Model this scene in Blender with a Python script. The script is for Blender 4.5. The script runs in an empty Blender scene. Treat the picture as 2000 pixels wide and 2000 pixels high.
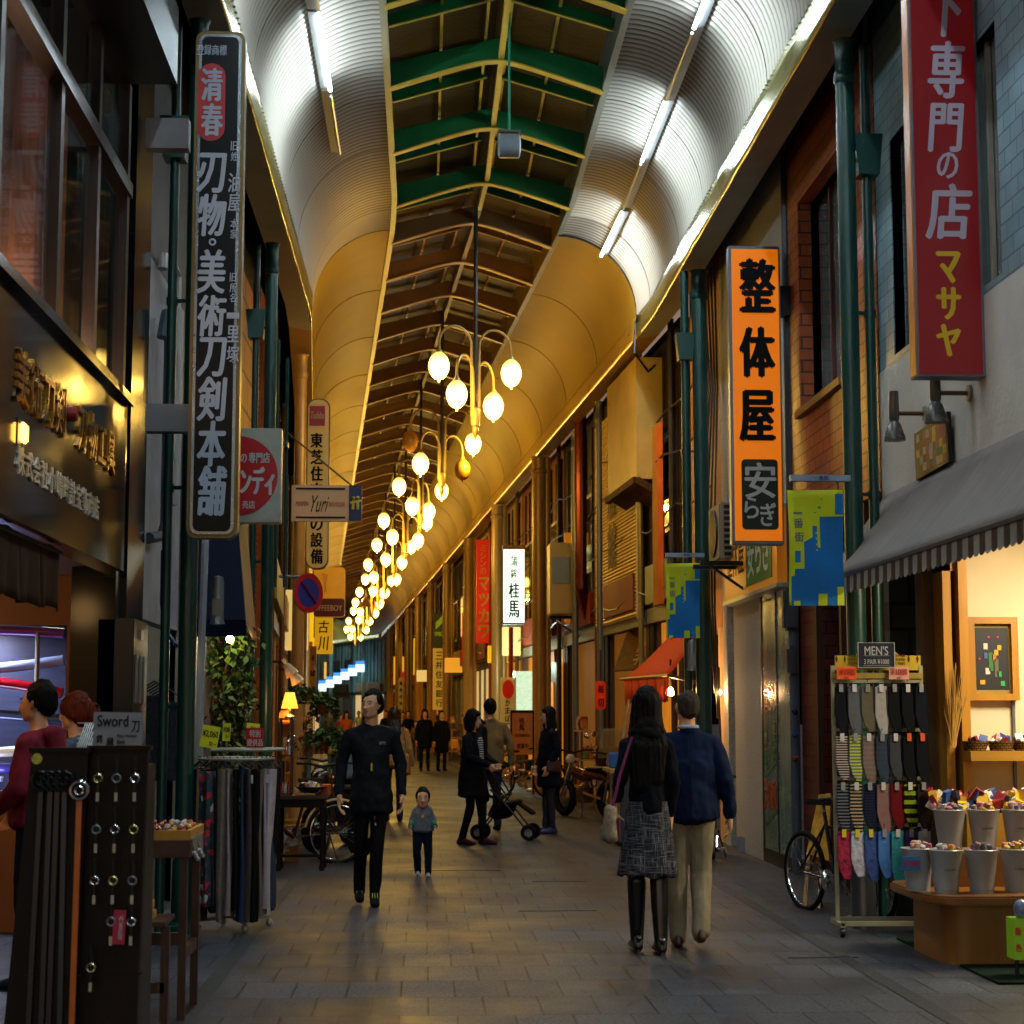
import bpy, bmesh, math, random
from mathutils import Vector, Matrix, noise
random.seed(7)
C = bpy.context.scene.collection
S = bpy.context.scene
R = math.radians
V = Vector
EYE = 1.55
# ------------------------------------------------------------------ camera, world, exposure
cam = bpy.data.cameras.new('camera'); co = bpy.data.objects.new('camera', cam); C.objects.link(co)
cam.sensor_width = 36; cam.lens = 63; cam.clip_end = 900; cam.clip_start = .1
co.location = (0, 0, EYE); co.rotation_euler = (R(90 + 6.423), 0, R(-2.747))
cam.dof.use_dof = True; cam.dof.focus_distance = 14.5; cam.dof.aperture_fstop = 5.0
S.camera = co
W = bpy.data.worlds.new('World'); S.world = W; W.use_nodes = True
nt = W.node_tree; nt.nodes.clear()
sky = nt.nodes.new('ShaderNodeTexSky'); sky.sky_type = 'NISHITA'; sky.sun_disc = False
sky.sun_elevation = R(-2.5); sky.sun_rotation = R(200)
bg = nt.nodes.new('ShaderNodeBackground'); bg.inputs[1].default_value = 1.2
wo = nt.nodes.new('ShaderNodeOutputWorld')
nt.links.new(sky.outputs[0], bg.inputs[0]); nt.links.new(bg.outputs[0], wo.inputs[0])
S.view_settings.view_transform = 'Standard'; S.view_settings.look = 'None'
S.view_settings.exposure = .75; S.view_settings.gamma = 1
S.render.engine = 'CYCLES'
cy = S.cycles
cy.use_denoising = True; cy.max_bounces = 6; cy.diffuse_bounces = 3; cy.glossy_bounces = 3
cy.transmission_bounces = 4; cy.caustics_reflective = False; cy.caustics_refractive = False
cy.sample_clamp_indirect = 4; cy.sample_clamp_direct = 0; cy.use_light_tree = True
TUBE = 30.0       # fluorescent tube brightness
TUBE_W = 25.0     # light thrown by each tube, up and down, in watts
GLOBE = 5.5       # chandelier globe brightness
GLOBE_W = 27.0    # light thrown by each globe, in watts
WARM = (1, .60, .11)
# ------------------------------------------------------------------ the street: straight, then two slight left bends
CX = .73
S1, K1, S2, K2 = 23.5, -.06, 125.0, -.36
def nrm(k):
    l = math.hypot(k, 1); return V((k / l, 1 / l))
def P(s, u, z=0.0):
    if s <= S1: return V((CX + u, s, z))
    d = nrm(K1); n = V((d.y, -d.x))
    if s <= S2:
        p = V((CX, S1)) + d * (s - S1) + n * u; return V((p.x, p.y, z))
    q = V((CX, S1)) + d * (S2 - S1); d = nrm(K2); n = V((d.y, -d.x))
    p = q + d * (s - S2) + n * u; return V((p.x, p.y, z))
# ------------------------------------------------------------------ materials
def lin(h):
    if not isinstance(h, str): return tuple(h)
    h = h.lstrip('#'); o = []
    for i in (0, 2, 4):
        v = int(h[i:i + 2], 16) / 255; o.append(v / 12.92 if v <= .04045 else ((v + .055) / 1.055) ** 2.4)
    return tuple(o)
_M = {}
def M(name, col='#808080', rough=.6, metal=0, emit=None, es=0, var=.18, vs=3.0, bump=0, bs=40, stretch=(1, 1, 1), alpha=1, coat=0, trans=0, spec=None):
    if name in _M: return _M[name]
    m = bpy.data.materials.new(name); m.use_nodes = True; n = m.node_tree; b = n.nodes['Principled BSDF']
    c = lin(col); b.inputs['Roughness'].default_value = rough; b.inputs['Metallic'].default_value = metal
    b.inputs['Coat Weight'].default_value = coat
    b.inputs['Specular IOR Level'].default_value = spec if spec is not None else (.12 if (rough > .55 and sum(c) < .15) else (.3 if rough > .5 else .5))
    if trans: b.inputs['Transmission Weight'].default_value = trans
    if alpha < 1: b.inputs['Alpha'].default_value = alpha
    tc = n.nodes.new('ShaderNodeTexCoord'); mp = n.nodes.new('ShaderNodeMapping'); mp.inputs['Scale'].default_value = stretch
    n.links.new(tc.outputs['Object'], mp.inputs[0])
    if var:
        no = n.nodes.new('ShaderNodeTexNoise'); no.inputs['Scale'].default_value = vs; no.inputs['Detail'].default_value = 6; no.inputs['Roughness'].default_value = .65
        n.links.new(mp.outputs[0], no.inputs['Vector'])
        r = n.nodes.new('ShaderNodeValToRGB'); r.color_ramp.elements[0].position = .3; r.color_ramp.elements[1].position = .7
        r.color_ramp.elements[0].color = tuple(x * (1 - var) for x in c) + (1,); r.color_ramp.elements[1].color = tuple(min(1, x * (1 + var)) for x in c) + (1,)
        n.links.new(no.outputs['Fac'], r.inputs[0]); n.links.new(r.outputs[0], b.inputs['Base Color'])
        rr = n.nodes.new('ShaderNodeMapRange'); rr.inputs['To Min'].default_value = max(.02, rough - .1); rr.inputs['To Max'].default_value = min(1, rough + .12)
        n.links.new(no.outputs['Fac'], rr.inputs[0]); n.links.new(rr.outputs[0], b.inputs['Roughness'])
    else: b.inputs['Base Color'].default_value = c + (1,)
    if bump:
        n2 = n.nodes.new('ShaderNodeTexNoise'); n2.inputs['Scale'].default_value = bs; n2.inputs['Detail'].default_value = 4
        n.links.new(mp.outputs[0], n2.inputs['Vector'])
        bu = n.nodes.new('ShaderNodeBump'); bu.inputs['Strength'].default_value = bump; bu.inputs['Distance'].default_value = .02
        n.links.new(n2.outputs['Fac'], bu.inputs['Height']); n.links.new(bu.outputs[0], b.inputs['Normal'])
    if emit:
        b.inputs['Emission Color'].default_value = lin(emit) + (1,); b.inputs['Emission Strength'].default_value = es
        if es < 2 or es == TUBE: m.cycles.emission_sampling = 'NONE'
    _M[name] = m; return m
def nodes(m):
    n = m.node_tree; return n, n.nodes['Principled BSDF']
def wave_bump(m, axis, scale, strength=.6, dist=.012, col=None):
    """corrugation: parallel ridges across the given object axis"""
    n, b = nodes(m); tc = n.nodes.new('ShaderNodeTexCoord'); w = n.nodes.new('ShaderNodeTexWave')
    w.wave_type = 'BANDS'; w.bands_direction = axis; w.inputs['Scale'].default_value = scale; w.inputs['Distortion'].default_value = 0
    n.links.new(tc.outputs['Object'], w.inputs[0])
    bu = n.nodes.new('ShaderNodeBump'); bu.inputs['Strength'].default_value = strength; bu.inputs['Distance'].default_value = dist
    n.links.new(w.outputs['Fac'], bu.inputs['Height']); n.links.new(bu.outputs[0], b.inputs['Normal'])
    return m
def brick_mat(name, c1, c2, mortar, bw, bh, ms=.012, plane='yz', rough=.5, bump=.5, off=.5, squash=1, spec=.35):
    m = bpy.data.materials.new(name); m.use_nodes = True; n, b = nodes(m)
    tc = n.nodes.new('ShaderNodeTexCoord'); sp = n.nodes.new('ShaderNodeSeparateXYZ'); cb = n.nodes.new('ShaderNodeCombineXYZ')
    n.links.new(tc.outputs['Object'], sp.inputs[0])
    if plane == 'walls':   # run along x plus y so that both facing and returning walls get courses
        ad = n.nodes.new('ShaderNodeMath'); n.links.new(sp.outputs[0], ad.inputs[0]); n.links.new(sp.outputs[1], ad.inputs[1])
        n.links.new(ad.outputs[0], cb.inputs[0]); n.links.new(sp.outputs[2], cb.inputs[1])
    else:
        i = {'x': 0, 'y': 1, 'z': 2}; n.links.new(sp.outputs[i[plane[0]]], cb.inputs[0]); n.links.new(sp.outputs[i[plane[1]]], cb.inputs[1])
    br = n.nodes.new('ShaderNodeTexBrick'); n.links.new(cb.outputs[0], br.inputs[0])
    br.inputs['Color1'].default_value = lin(c1) + (1,); br.inputs['Color2'].default_value = lin(c2) + (1,); br.inputs['Mortar'].default_value = lin(mortar) + (1,)
    br.inputs['Scale'].default_value = 1; br.inputs['Brick Width'].default_value = bw; br.inputs['Row Height'].default_value = bh
    br.inputs['Mortar Size'].default_value = ms; br.inputs['Mortar Smooth'].default_value = .1; br.offset = off; br.squash = squash
    no = n.nodes.new('ShaderNodeTexNoise'); no.inputs['Scale'].default_value = 2.2; no.inputs['Detail'].default_value = 7
    n.links.new(tc.outputs['Object'], no.inputs['Vector'])
    mr = n.nodes.new('ShaderNodeMapRange'); mr.inputs['From Min'].default_value = .3; mr.inputs['From Max'].default_value = .7
    mr.inputs['To Min'].default_value = .72; mr.inputs['To Max'].default_value = 1.15; n.links.new(no.outputs['Fac'], mr.inputs[0])
    mx = n.nodes.new('ShaderNodeMix'); mx.data_type = 'RGBA'; mx.blend_type = 'MULTIPLY'; mx.inputs[0].default_value = 1
    n.links.new(br.outputs['Color'], mx.inputs[6]); n.links.new(mr.outputs[0], mx.inputs[7]); n.links.new(mx.outputs[2], b.inputs['Base Color'])
    b.inputs['Roughness'].default_value = rough; b.inputs['Specular IOR Level'].default_value = spec
    bu = n.nodes.new('ShaderNodeBump'); bu.invert = True; bu.inputs['Strength'].default_value = bump; bu.inputs['Distance'].default_value = .01
    n.links.new(br.outputs['Fac'], bu.inputs['Height']); n.links.new(bu.outputs[0], b.inputs['Normal'])
    _M[name] = m; return m
# ------------------------------------------------------------------ mesh builder
class MB:
    def __init__(s, mp=None): s.v = []; s.f = []; s.mi = []; s.m = Matrix(); s.mp = mp; s.cur = 0
    def add(s, vs, fs, mi=None):
        b = len(s.v)
        for p in vs:
            p = s.m @ V(p); s.v.append(s.mp(p) if s.mp else p)
        for f in fs: s.f.append([b + i for i in f]); s.mi.append(s.cur if mi is None else mi)
        return s
    def box(s, x0, x1, y0, y1, z0, z1, mi=None):
        vs = [(x, y, z) for x in (x0, x1) for y in (y0, y1) for z in (z0, z1)]
        return s.add(vs, [(0, 1, 3, 2), (4, 6, 7, 5), (0, 4, 5, 1), (2, 3, 7, 6), (0, 2, 6, 4), (1, 5, 7, 3)], mi)
    def cbox(s, c, d, rz=0, rx=0, ry=0, mi=None):
        o = s.m.copy(); s.m = s.m @ Matrix.Translation(V(c)) @ Matrix.Rotation(rz, 4, 'Z') @ Matrix.Rotation(ry, 4, 'Y') @ Matrix.Rotation(rx, 4, 'X')
        s.box(-d[0] / 2, d[0] / 2, -d[1] / 2, d[1] / 2, -d[2] / 2, d[2] / 2, mi); s.m = o; return s
    def bar(s, a, b, w, h=None, mi=None, up=(0, 0, 1)):
        a = V(a); b = V(b); h = h or w; d = (b - a); L = d.length
        if L < 1e-6: return s
        d.normalize(); u = V(up)
        if abs(d.dot(u)) > .99: u = V((0, 1, 0))
        x = d.cross(u).normalized(); y = x.cross(d)
        vs = [p + x * i * w / 2 + y * j * h / 2 for p in (a, b) for i, j in ((-1, -1), (1, -1), (1, 1), (-1, 1))]
        return s.add(vs, [(0, 3, 2, 1), (4, 5, 6, 7), (0, 1, 5, 4), (1, 2, 6, 5), (2, 3, 7, 6), (3, 0, 4, 7)], mi)
    def tube(s, pts, r, seg=8, mi=None, closed=False, cap=True):
        pts = [V(p) for p in pts]; n = len(pts); rs = r if isinstance(r, (list, tuple)) else [r] * n
        vs = []; fs = []; ref = None
        for i, p in enumerate(pts):
            if closed: t = pts[(i + 1) % n] - pts[i - 1]
            else: t = pts[min(i + 1, n - 1)] - pts[max(i - 1, 0)]
            t = t.normalized() if t.length > 1e-9 else V((0, 0, 1))
            if ref is None:
                ref = t.orthogonal().normalized()
            ref = (ref - t * ref.dot(t)); ref = ref.normalized() if ref.length > 1e-6 else t.orthogonal().normalized()
            o = t.cross(ref)
            for k in range(seg):
                a = 2 * math.pi * k / seg; vs.append(p + (ref * math.cos(a) + o * math.sin(a)) * rs[i])
        for i in range(n if closed else n - 1):
            j = (i + 1) % n
            for k in range(seg):
                l = (k + 1) % seg; fs.append((i * seg + k, i * seg + l, j * seg + l, j * seg + k))
        if cap and not closed: fs.append(tuple(range(seg))[::-1]); fs.append(tuple((n - 1) * seg + k for k in range(seg)))
        return s.add(vs, fs, mi)
    def lathe(s, prof, c=(0, 0, 0), seg=24, mi=None, axis='Z', a0=0, a1=2 * math.pi):
        vs = []; fs = []; full = abs(a1 - a0 - 2 * math.pi) < 1e-6; ns = seg if full else seg + 1; c = V(c)
        for r, z in prof:
            for k in range(ns):
                a = a0 + (a1 - a0) * k / seg; x, y = r * math.cos(a), r * math.sin(a)
                q = (x, y, z) if axis == 'Z' else ((z, x, y) if axis == 'X' else (x, z, y)); vs.append(c + V(q))
        for i in range(len(prof) - 1):
            for k in range(seg):
                l = (k + 1) % ns; fs.append((i * ns + k, i * ns + l, (i + 1) * ns + l, (i + 1) * ns + k))
        return s.add(vs, fs, mi)
    def torus(s, c, R_, r, axis='X', seg=40, rs=8, mi=None, squash=1):
        pts = []
        for k in range(seg):
            a = 2 * math.pi * k / seg; x, y = R_ * math.cos(a), R_ * math.sin(a)
            pts.append(V(c) + V({'X': (0, x, y), 'Y': (x, 0, y), 'Z': (x, y, 0)}[axis]))
        return s.tube(pts, r, rs, mi, closed=True)
    def prism(s, pts, o, ax, ay, t, mi=None):
        """outline pts (2-D) on the plane o, ax, ay given thickness t along the normal"""
        o = V(o); ax = V(ax).normalized(); ay = V(ay).normalized(); nz = ax.cross(ay); n = len(pts)
        vs = [o + ax * x + ay * y for x, y in pts] + [o + ax * x + ay * y + nz * t for x, y in pts]
        fs = [tuple(range(n)), tuple(range(n, 2 * n))[::-1]] + [(i, n + i, n + (i + 1) % n, (i + 1) % n) for i in range(n)]
        return s.add(vs, fs, mi)
    def grid(s, fn, nu, nv, mi=None, both=False):
        vs = [fn(i / nu, j / nv) for i in range(nu + 1) for j in range(nv + 1)]
        fs = [(i * (nv + 1) + j, (i + 1) * (nv + 1) + j, (i + 1) * (nv + 1) + j + 1, i * (nv + 1) + j + 1) for i in range(nu) for j in range(nv)]
        return s.add(vs, fs, mi)
    def sph(s, c, r, seg=12, rg=8, mi=None):
        r = r if isinstance(r, (tuple, list)) else (r, r, r); vs = []; fs = []; c = V(c)
        for i in range(rg + 1):
            t = math.pi * i / rg
            for k in range(seg):
                a = 2 * math.pi * k / seg; vs.append(c + V((r[0] * math.sin(t) * math.cos(a), r[1] * math.sin(t) * math.sin(a), r[2] * math.cos(t))))
        for i in range(rg):
            for k in range(seg):
                l = (k + 1) % seg; fs.append((i * seg + k, (i + 1) * seg + k, (i + 1) * seg + l, i * seg + l))
        return s.add(vs, fs, mi)
    def build(s, name, mats, parent=None, smooth=False, bevel=0, solid=0, kind=None):
        me = bpy.data.meshes.new(name); org = ORG.get(parent.name, V()) if parent else V()
        me.from_pydata([tuple(p - org) for p in s.v], [], s.f)
        for m in (mats if isinstance(mats, (list, tuple)) else [mats]): me.materials.append(m)
        if any(s.mi): me.polygons.foreach_set('material_index', s.mi)
        bm = bmesh.new(); bm.from_mesh(me); bmesh.ops.remove_doubles(bm, verts=bm.verts, dist=1e-5)
        bmesh.ops.recalc_face_normals(bm, faces=bm.faces)
        if bevel: bmesh.ops.bevel(bm, geom=[e for e in bm.edges if e.is_manifold and e.calc_face_angle(0) > .6], offset=bevel, segments=2, affect='EDGES', clamp_overlap=True)
        bm.to_mesh(me); bm.free()
        if smooth:
            me.polygons.foreach_set('use_smooth', [True] * len(me.polygons))
            try: me.set_sharp_from_angle(angle=R(42))
            except Exception: pass
        o = bpy.data.objects.new(name, me); C.objects.link(o)
        if parent: o.parent = parent; ORG[o.name] = org
        if solid:
            md = o.modifiers.new('thickness', 'SOLIDIFY'); md.thickness = solid; md.offset = 0
        if kind: o['kind'] = kind
        return o
def lamp(name, loc, power, col, size=.1, typ='POINT', rot=None, sy=None, spread=None):
    l = bpy.data.lights.new(name, typ); l.energy = power; l.color = col
    if typ == 'POINT': l.shadow_soft_size = size
    else:
        l.shape = 'RECTANGLE'; l.size = size; l.size_y = sy or size
        if spread: l.spread = spread
    o = bpy.data.objects.new(name, l); C.objects.link(o); o.location = loc
    if rot: o.rotation_euler = rot
    return o
ORG = {}
def tag(o, label, cat, group=None):
    o['label'] = label; o['category'] = cat
    if group: o['group'] = group
    return o
def T(name, label, cat, loc, rz=0, group=None, world=True):
    """an Empty at the thing's base; with world=True its parts are given in world coordinates"""
    o = bpy.data.objects.new(name, None); C.objects.link(o); o.location = loc; o.empty_display_size = .1
    if world: ORG[o.name] = V(loc)
    else: o.rotation_euler = (0, 0, rz)
    return tag(o, label, cat, group)
def copy_tree(o, loc=None, rz=None, label=None, parent=None, sc=None):
    c = o.copy(); C.objects.link(c); c.parent = parent
    for ch in list(o.children): copy_tree(ch, parent=c)
    if loc is not None: c.location = loc
    if rz is not None: c.rotation_euler = (0, 0, rz)
    if label: c['label'] = label
    if sc: c.scale = (sc,) * 3
    return c
# lettering, drawn with the font built into Blender
_G = {}
_TS = bpy.data.scenes.new('modelling')     # a scratch scene: modifiers are evaluated there, away from the street, then it is removed
_OLD = []
def bake(data):
    o = bpy.data.objects.new('scratch', data); _TS.collection.objects.link(o); return o
def baked(o):
    vl = _TS.view_layers[0]; vl.update(); me = bpy.data.meshes.new_from_object(o.evaluated_get(vl.depsgraph), depsgraph=vl.depsgraph)
    d = o.data; o.modifiers.clear(); _TS.collection.objects.unlink(o); _OLD.append(o)
    return me, d
def glyph(ch, bold):
    k = (ch, bold)
    if k not in _G:
        c = bpy.data.curves.new('g', 'FONT'); c.body = ch; c.size = 1; c.offset = bold; c.resolution_u = 3
        me, c = baked(bake(c))
        _G[k] = ([v.co.copy() for v in me.vertices], [tuple(p.vertices) for p in me.polygons])
    return _G[k]
def write(mb, body, c, ax, ay, w, h, vertical=False, bold=.02, mi=None, thick=0, skew=0, bumpy=0):
    """letters in the box w x h centred on c, reading along ax with ay up; thick > 0 makes solid letters"""
    c = V(c); ax = V(ax).normalized(); ay = V(ay).normalized(); nz = ax.cross(ay); gb = 0
    rows = [[ch] for ch in body] if vertical else [body]
    out = []
    if vertical:
        n = len(rows); ch_h = h / n
        for i, r in enumerate(rows):
            if r[0] == ' ': continue
            vs, fs = glyph(r[0], gb); cy_ = h / 2 - (i + .5) * ch_h
            sx = w; sy = min(ch_h * .98, w * 1.35)
            out.append(([((v.x - .5) * sx + skew * (v.y - .38) * sy, (v.y - .38) * sy + cy_) for v in vs], fs))
    else:
        vs, fs = glyph(body, gb); x0 = min(v.x for v in vs); x1 = max(v.x for v in vs); y0 = min(v.y for v in vs); y1 = max(v.y for v in vs)
        out.append(([((v.x - (x0 + x1) / 2) / (x1 - x0) * w + skew * (v.y - .4) * h, (v.y - (y0 + y1) / 2) / (y1 - y0) * h) for v in vs], fs))
    if bold > 0 and not thick:
        d = bold * .75 * (h / max(1, len(rows)) if vertical else h); ex = []
        for i, (dx, dy) in enumerate(((d, 0), (-d, 0), (0, d * .6), (0, -d * .6))):
            for vs, fs in out: mb.add([c + ax * (x + dx) + ay * (y + dy) + nz * .0004 * (i + 1) for x, y in vs], fs, mi)
    for vs, fs in out:
        P3 = [c + ax * x + ay * y + nz * thick for x, y in vs]; mb.add(P3, fs, mi)
        if thick:
            ec = {}
            for f in fs:
                for i in range(len(f)):
                    e = (f[i], f[(i + 1) % len(f)]); ec[e] = 1
            sides = [(a, b) for (a, b) in ec if (b, a) not in ec]
            Q = [c + ax * x + ay * y for x, y in vs]; n = len(Q)
            mb.add(P3 + Q, [(b, a, a + n, b + n) for a, b in sides], mi)
    return mb
X_, Y_, Z_ = V((1, 0, 0)), V((0, 1, 0)), V((0, 0, 1))
def hull_bm(bm, sph):
    vs = []
    for c, r in sph:
        r = r if isinstance(r, (tuple, list)) else (r, r, r); c = V(c)
        for i in range(1, 8):
            t = math.pi * i / 8
            for k in range(12):
                a = 2 * math.pi * (k + .5 * (i % 2)) / 12
                vs.append(bm.verts.new(c + V((r[0] * math.sin(t) * math.cos(a), r[1] * math.sin(t) * math.sin(a), r[2] * math.cos(t)))))
        vs.append(bm.verts.new(c + V((0, 0, r[2])))); vs.append(bm.verts.new(c - V((0, 0, r[2]))))
    res = bmesh.ops.convex_hull(bm, input=vs, use_existing_faces=False)
    gi = [g for g in res['geom_interior'] if isinstance(g, bmesh.types.BMVert)] + [g for g in res['geom_unused'] if isinstance(g, bmesh.types.BMVert)]
    if gi: bmesh.ops.delete(bm, geom=list(set(gi)), context='VERTS')
def blob(name, hulls, mat, parent, vox=.009, smooth=3, fold=0, fs=(9, 9, 3), cut=None):
    """one continuous surface grown over convex hulls of spheres (voxel union, smoothed)"""
    bm = bmesh.new()
    for h in hulls: hull_bm(bm, h)
    me = bpy.data.meshes.new('tmp'); bm.to_mesh(me); bm.free()
    o = bake(me)
    md = o.modifiers.new('r', 'REMESH'); md.mode = 'VOXEL'; md.voxel_size = vox
    if smooth: ms = o.modifiers.new('s', 'SMOOTH'); ms.factor = .5; ms.iterations = smooth
    m2, me = baked(o); m2.name = name
    if fold:
        N = [(v.co.copy(), v.normal.copy()) for v in m2.vertices]; out = []
        for p, q in N:
            n = noise.noise(V((p.x * fs[0], p.y * fs[1], p.z * fs[2]))) + .5 * noise.noise(V((p.x * fs[0] * 2.3 + 5, p.y * fs[1] * 2.3, p.z * fs[2] * 2.6)))
            out += tuple(p + q * fold * n)
        m2.vertices.foreach_set('co', out); m2.update()
    m2.polygons.foreach_set('use_smooth', [True] * len(m2.polygons))
    for m in (mat if isinstance(mat, (list, tuple)) else [mat]): m2.materials.append(m)
    o = bpy.data.objects.new(name, m2); C.objects.link(o); o.parent = parent
    return o
# ================================================================== materials of the place
STEEL_G = M('green_paint', '#083a34', .32, var=.15, vs=5, bump=.05, bs=60)
BEAM_G = M('green_beam_paint', '#0c7038', .5, var=.2, vs=2)
FLANGE = M('yellow_flange_paint', '#c8b23c', .5, var=.15)
BRONZE = M('brown_beam_paint', '#6b4a1c', .5, var=.25)
POLY = M('smoky_roof_sheet', '#0e1016', .55, spec=.06, var=.3, vs=1.5, bump=.3, bs=14)
POLY2 = M('brown_roof_sheet', '#4a2e10', .5, spec=.15, var=.3, vs=1.5, bump=.3, bs=14)
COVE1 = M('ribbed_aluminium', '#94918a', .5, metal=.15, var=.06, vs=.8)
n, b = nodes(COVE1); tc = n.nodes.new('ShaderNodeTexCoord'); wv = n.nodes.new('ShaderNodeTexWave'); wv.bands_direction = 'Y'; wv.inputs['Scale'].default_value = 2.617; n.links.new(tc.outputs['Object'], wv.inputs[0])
rp = n.nodes.new('ShaderNodeValToRGB'); rp.color_ramp.elements[0].color = (.13, .12, .10, 1); rp.color_ramp.elements[1].position = .6; rp.color_ramp.elements[1].color = (.52, .47, .38, 1); n.links.new(wv.outputs['Fac'], rp.inputs[0]); n.links.new(rp.outputs[0], b.inputs['Base Color'])   # dark bands painted into the colour as shade between the ribs
COVE2 = M('ochre_ceiling', '#b09232', .6, metal=.1, var=.12, vs=.7)
BRASS = M('polished_trim', '#a9a664', .22, metal=.8, var=.12, vs=1.6, bump=.8, bs=1.7)
TRIM2 = M('ochre_trim', '#d8b04a', .3, metal=.5, var=.1, bump=.2, bs=1.2)
SOFF = M('grey_soffit', '#8a908c', .5, metal=.3, var=.2, vs=1)
DARK = M('dark_void', '#0a0b0d', .8, var=.1)
GREYM = M('grey_metal', '#6f7577', .4, metal=.5, var=.15)
ALU = M('aluminium', '#a9adad', .35, metal=.7, var=.1)
GRAN = M('black_granite', '#0a0e13', .16, var=.25, vs=30, spec=.35)
WHITE = M('white_render', '#b9b7ae', .8, var=.12, vs=2, bump=.25, bs=30)
CREAM = M('cream_plaster', '#c9a97a', .8, var=.12, vs=2)
WOOD = M('brown_wood', '#3a1f10', .45, var=.35, vs=6, stretch=(1, 1, .08), bump=.1)
WOODL = M('honey_wood', '#a8761f', .4, var=.25, vs=5, stretch=(1, 1, .1))
WOODH = M('honey_wood_shelf', '#9a7023', .4, var=.25, vs=5, stretch=(.1, 1, 1))
WOODD = M('dark_stained_wood', '#1a100a', .5, spec=.15, var=.35, vs=8, stretch=(1, 1, .06), bump=.1)
GLASSD = M('dark_window_glass', '#15181a', .05, var=.0, coat=.5)
BLACKM = M('black_metal', '#101214', .4, metal=.3, var=.1)
CHROME = M('chrome', '#c8c8c8', .15, metal=1, var=0)
RUBBER = M('black_rubber', '#0c0c0d', .75, var=.15)
NAVY = M('navy_cloth', '#0b1226', .85, var=.25, vs=10, bump=.2, bs=120)
BLACKC = M('black_cloth', '#090a0d', .85, var=.3, vs=10, bump=.2, bs=120)
REDP = M('red_paint', '#8e0f14', .4, var=.1)
WPAINT = M('white_paint', '#c9ccd2', .5, var=.05)
CARD_Y = M('yellow_card', '#c9cf1e', .6, var=.05)
BLK = M('black_ink', '#07080a', .6, var=0)
# ================================================================== ground
pave = M('granite_paving', '#4a4843', .42, var=.0, spec=.16)
def make_pave():
    n, b = nodes(pave); tc = n.nodes.new('ShaderNodeTexCoord')
    br = n.nodes.new('ShaderNodeTexBrick'); mp = n.nodes.new('ShaderNodeMapping'); mp.inputs['Location'].default_value = (.13, .1, 0)
    n.links.new(tc.outputs['Object'], mp.inputs[0]); n.links.new(mp.outputs[0], br.inputs[0])
    br.inputs['Scale'].default_value = 1; br.inputs['Brick Width'].default_value = .3; br.inputs['Row Height'].default_value = .6
    br.inputs['Mortar Size'].default_value = .007; br.inputs['Mortar Smooth'].default_value = .3
    br.inputs['Color1'].default_value = (.040, .045, .058, 1); br.inputs['Color2'].default_value = (.027, .031, .041, 1); br.inputs['Mortar'].default_value = (.012, .012, .013, 1)
    sp = n.nodes.new('ShaderNodeTexNoise'); sp.inputs['Scale'].default_value = 48; sp.inputs['Detail'].default_value = 5; sp.inputs['Roughness'].default_value = .8
    st = n.nodes.new('ShaderNodeTexNoise'); st.inputs['Scale'].default_value = .9; st.inputs['Detail'].default_value = 8; st.inputs['Roughness'].default_value = .6
    for q in (sp, st): n.links.new(tc.outputs['Object'], q.inputs['Vector'])
    a = n.nodes.new('ShaderNodeMapRange'); a.inputs['From Min'].default_value = .38; a.inputs['From Max'].default_value = .62; a.inputs['To Min'].default_value = .1; a.inputs['To Max'].default_value = 2.3; n.links.new(sp.outputs['Fac'], a.inputs[0])
    c = n.nodes.new('ShaderNodeMapRange'); c.inputs['From Min'].default_value = .35; c.inputs['From Max'].default_value = .65; c.inputs['To Min'].default_value = .5; c.inputs['To Max'].default_value = 1.3; n.links.new(st.outputs['Fac'], c.inputs[0])
    k = n.nodes.new('ShaderNodeMath'); k.operation = 'MULTIPLY'; n.links.new(a.outputs[0], k.inputs[0]); n.links.new(c.outputs[0], k.inputs[1])
    vo = n.nodes.new('ShaderNodeTexVoronoi'); vo.inputs['Scale'].default_value = 2.6; vo.inputs['Randomness'].default_value = 1; n.links.new(tc.outputs['Object'], vo.inputs['Vector'])   # gum spots
    gm = n.nodes.new('ShaderNodeMapRange'); gm.inputs['From Min'].default_value = .05; gm.inputs['From Max'].default_value = .065; gm.inputs['To Min'].default_value = .45; gm.inputs['To Max'].default_value = 1; n.links.new(vo.outputs['Distance'], gm.inputs[0])
    k2 = n.nodes.new('ShaderNodeMath'); k2.operation = 'MULTIPLY'; n.links.new(k.outputs[0], k2.inputs[0]); n.links.new(gm.outputs[0], k2.inputs[1]); k = k2
    mx = n.nodes.new('ShaderNodeMix'); mx.data_type = 'RGBA'; mx.blend_type = 'MULTIPLY'; mx.inputs[0].default_value = 1
    n.links.new(br.outputs['Color'], mx.inputs[6]); n.links.new(k.outputs[0], mx.inputs[7]); n.links.new(mx.outputs[2], b.inputs['Base Color'])
    rr = n.nodes.new('ShaderNodeMapRange'); rr.inputs['From Min'].default_value = .3; rr.inputs['From Max'].default_value = .7; rr.inputs['To Min'].default_value = .36; rr.inputs['To Max'].default_value = .68
    n.links.new(st.outputs['Fac'], rr.inputs[0]); n.links.new(rr.outputs[0], b.inputs['Roughness'])
    b1 = n.nodes.new('ShaderNodeBump'); b1.inputs['Strength'].default_value = .5; b1.inputs['Distance'].default_value = .004; n.links.new(sp.outputs['Fac'], b1.inputs['Height'])
    b2 = n.nodes.new('ShaderNodeBump'); b2.invert = True; b2.inputs['Strength'].default_value = .8; b2.inputs['Distance'].default_value = .006
    n.links.new(br.outputs['Fac'], b2.inputs['Height']); n.links.new(b1.outputs[0], b2.inputs['Normal']); n.links.new(b2.outputs[0], b.inputs['Normal'])
make_pave()
MB().box(-60, 60, -20, 260, -.3, 0).build('street_paving', pave, kind='structure')
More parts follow.
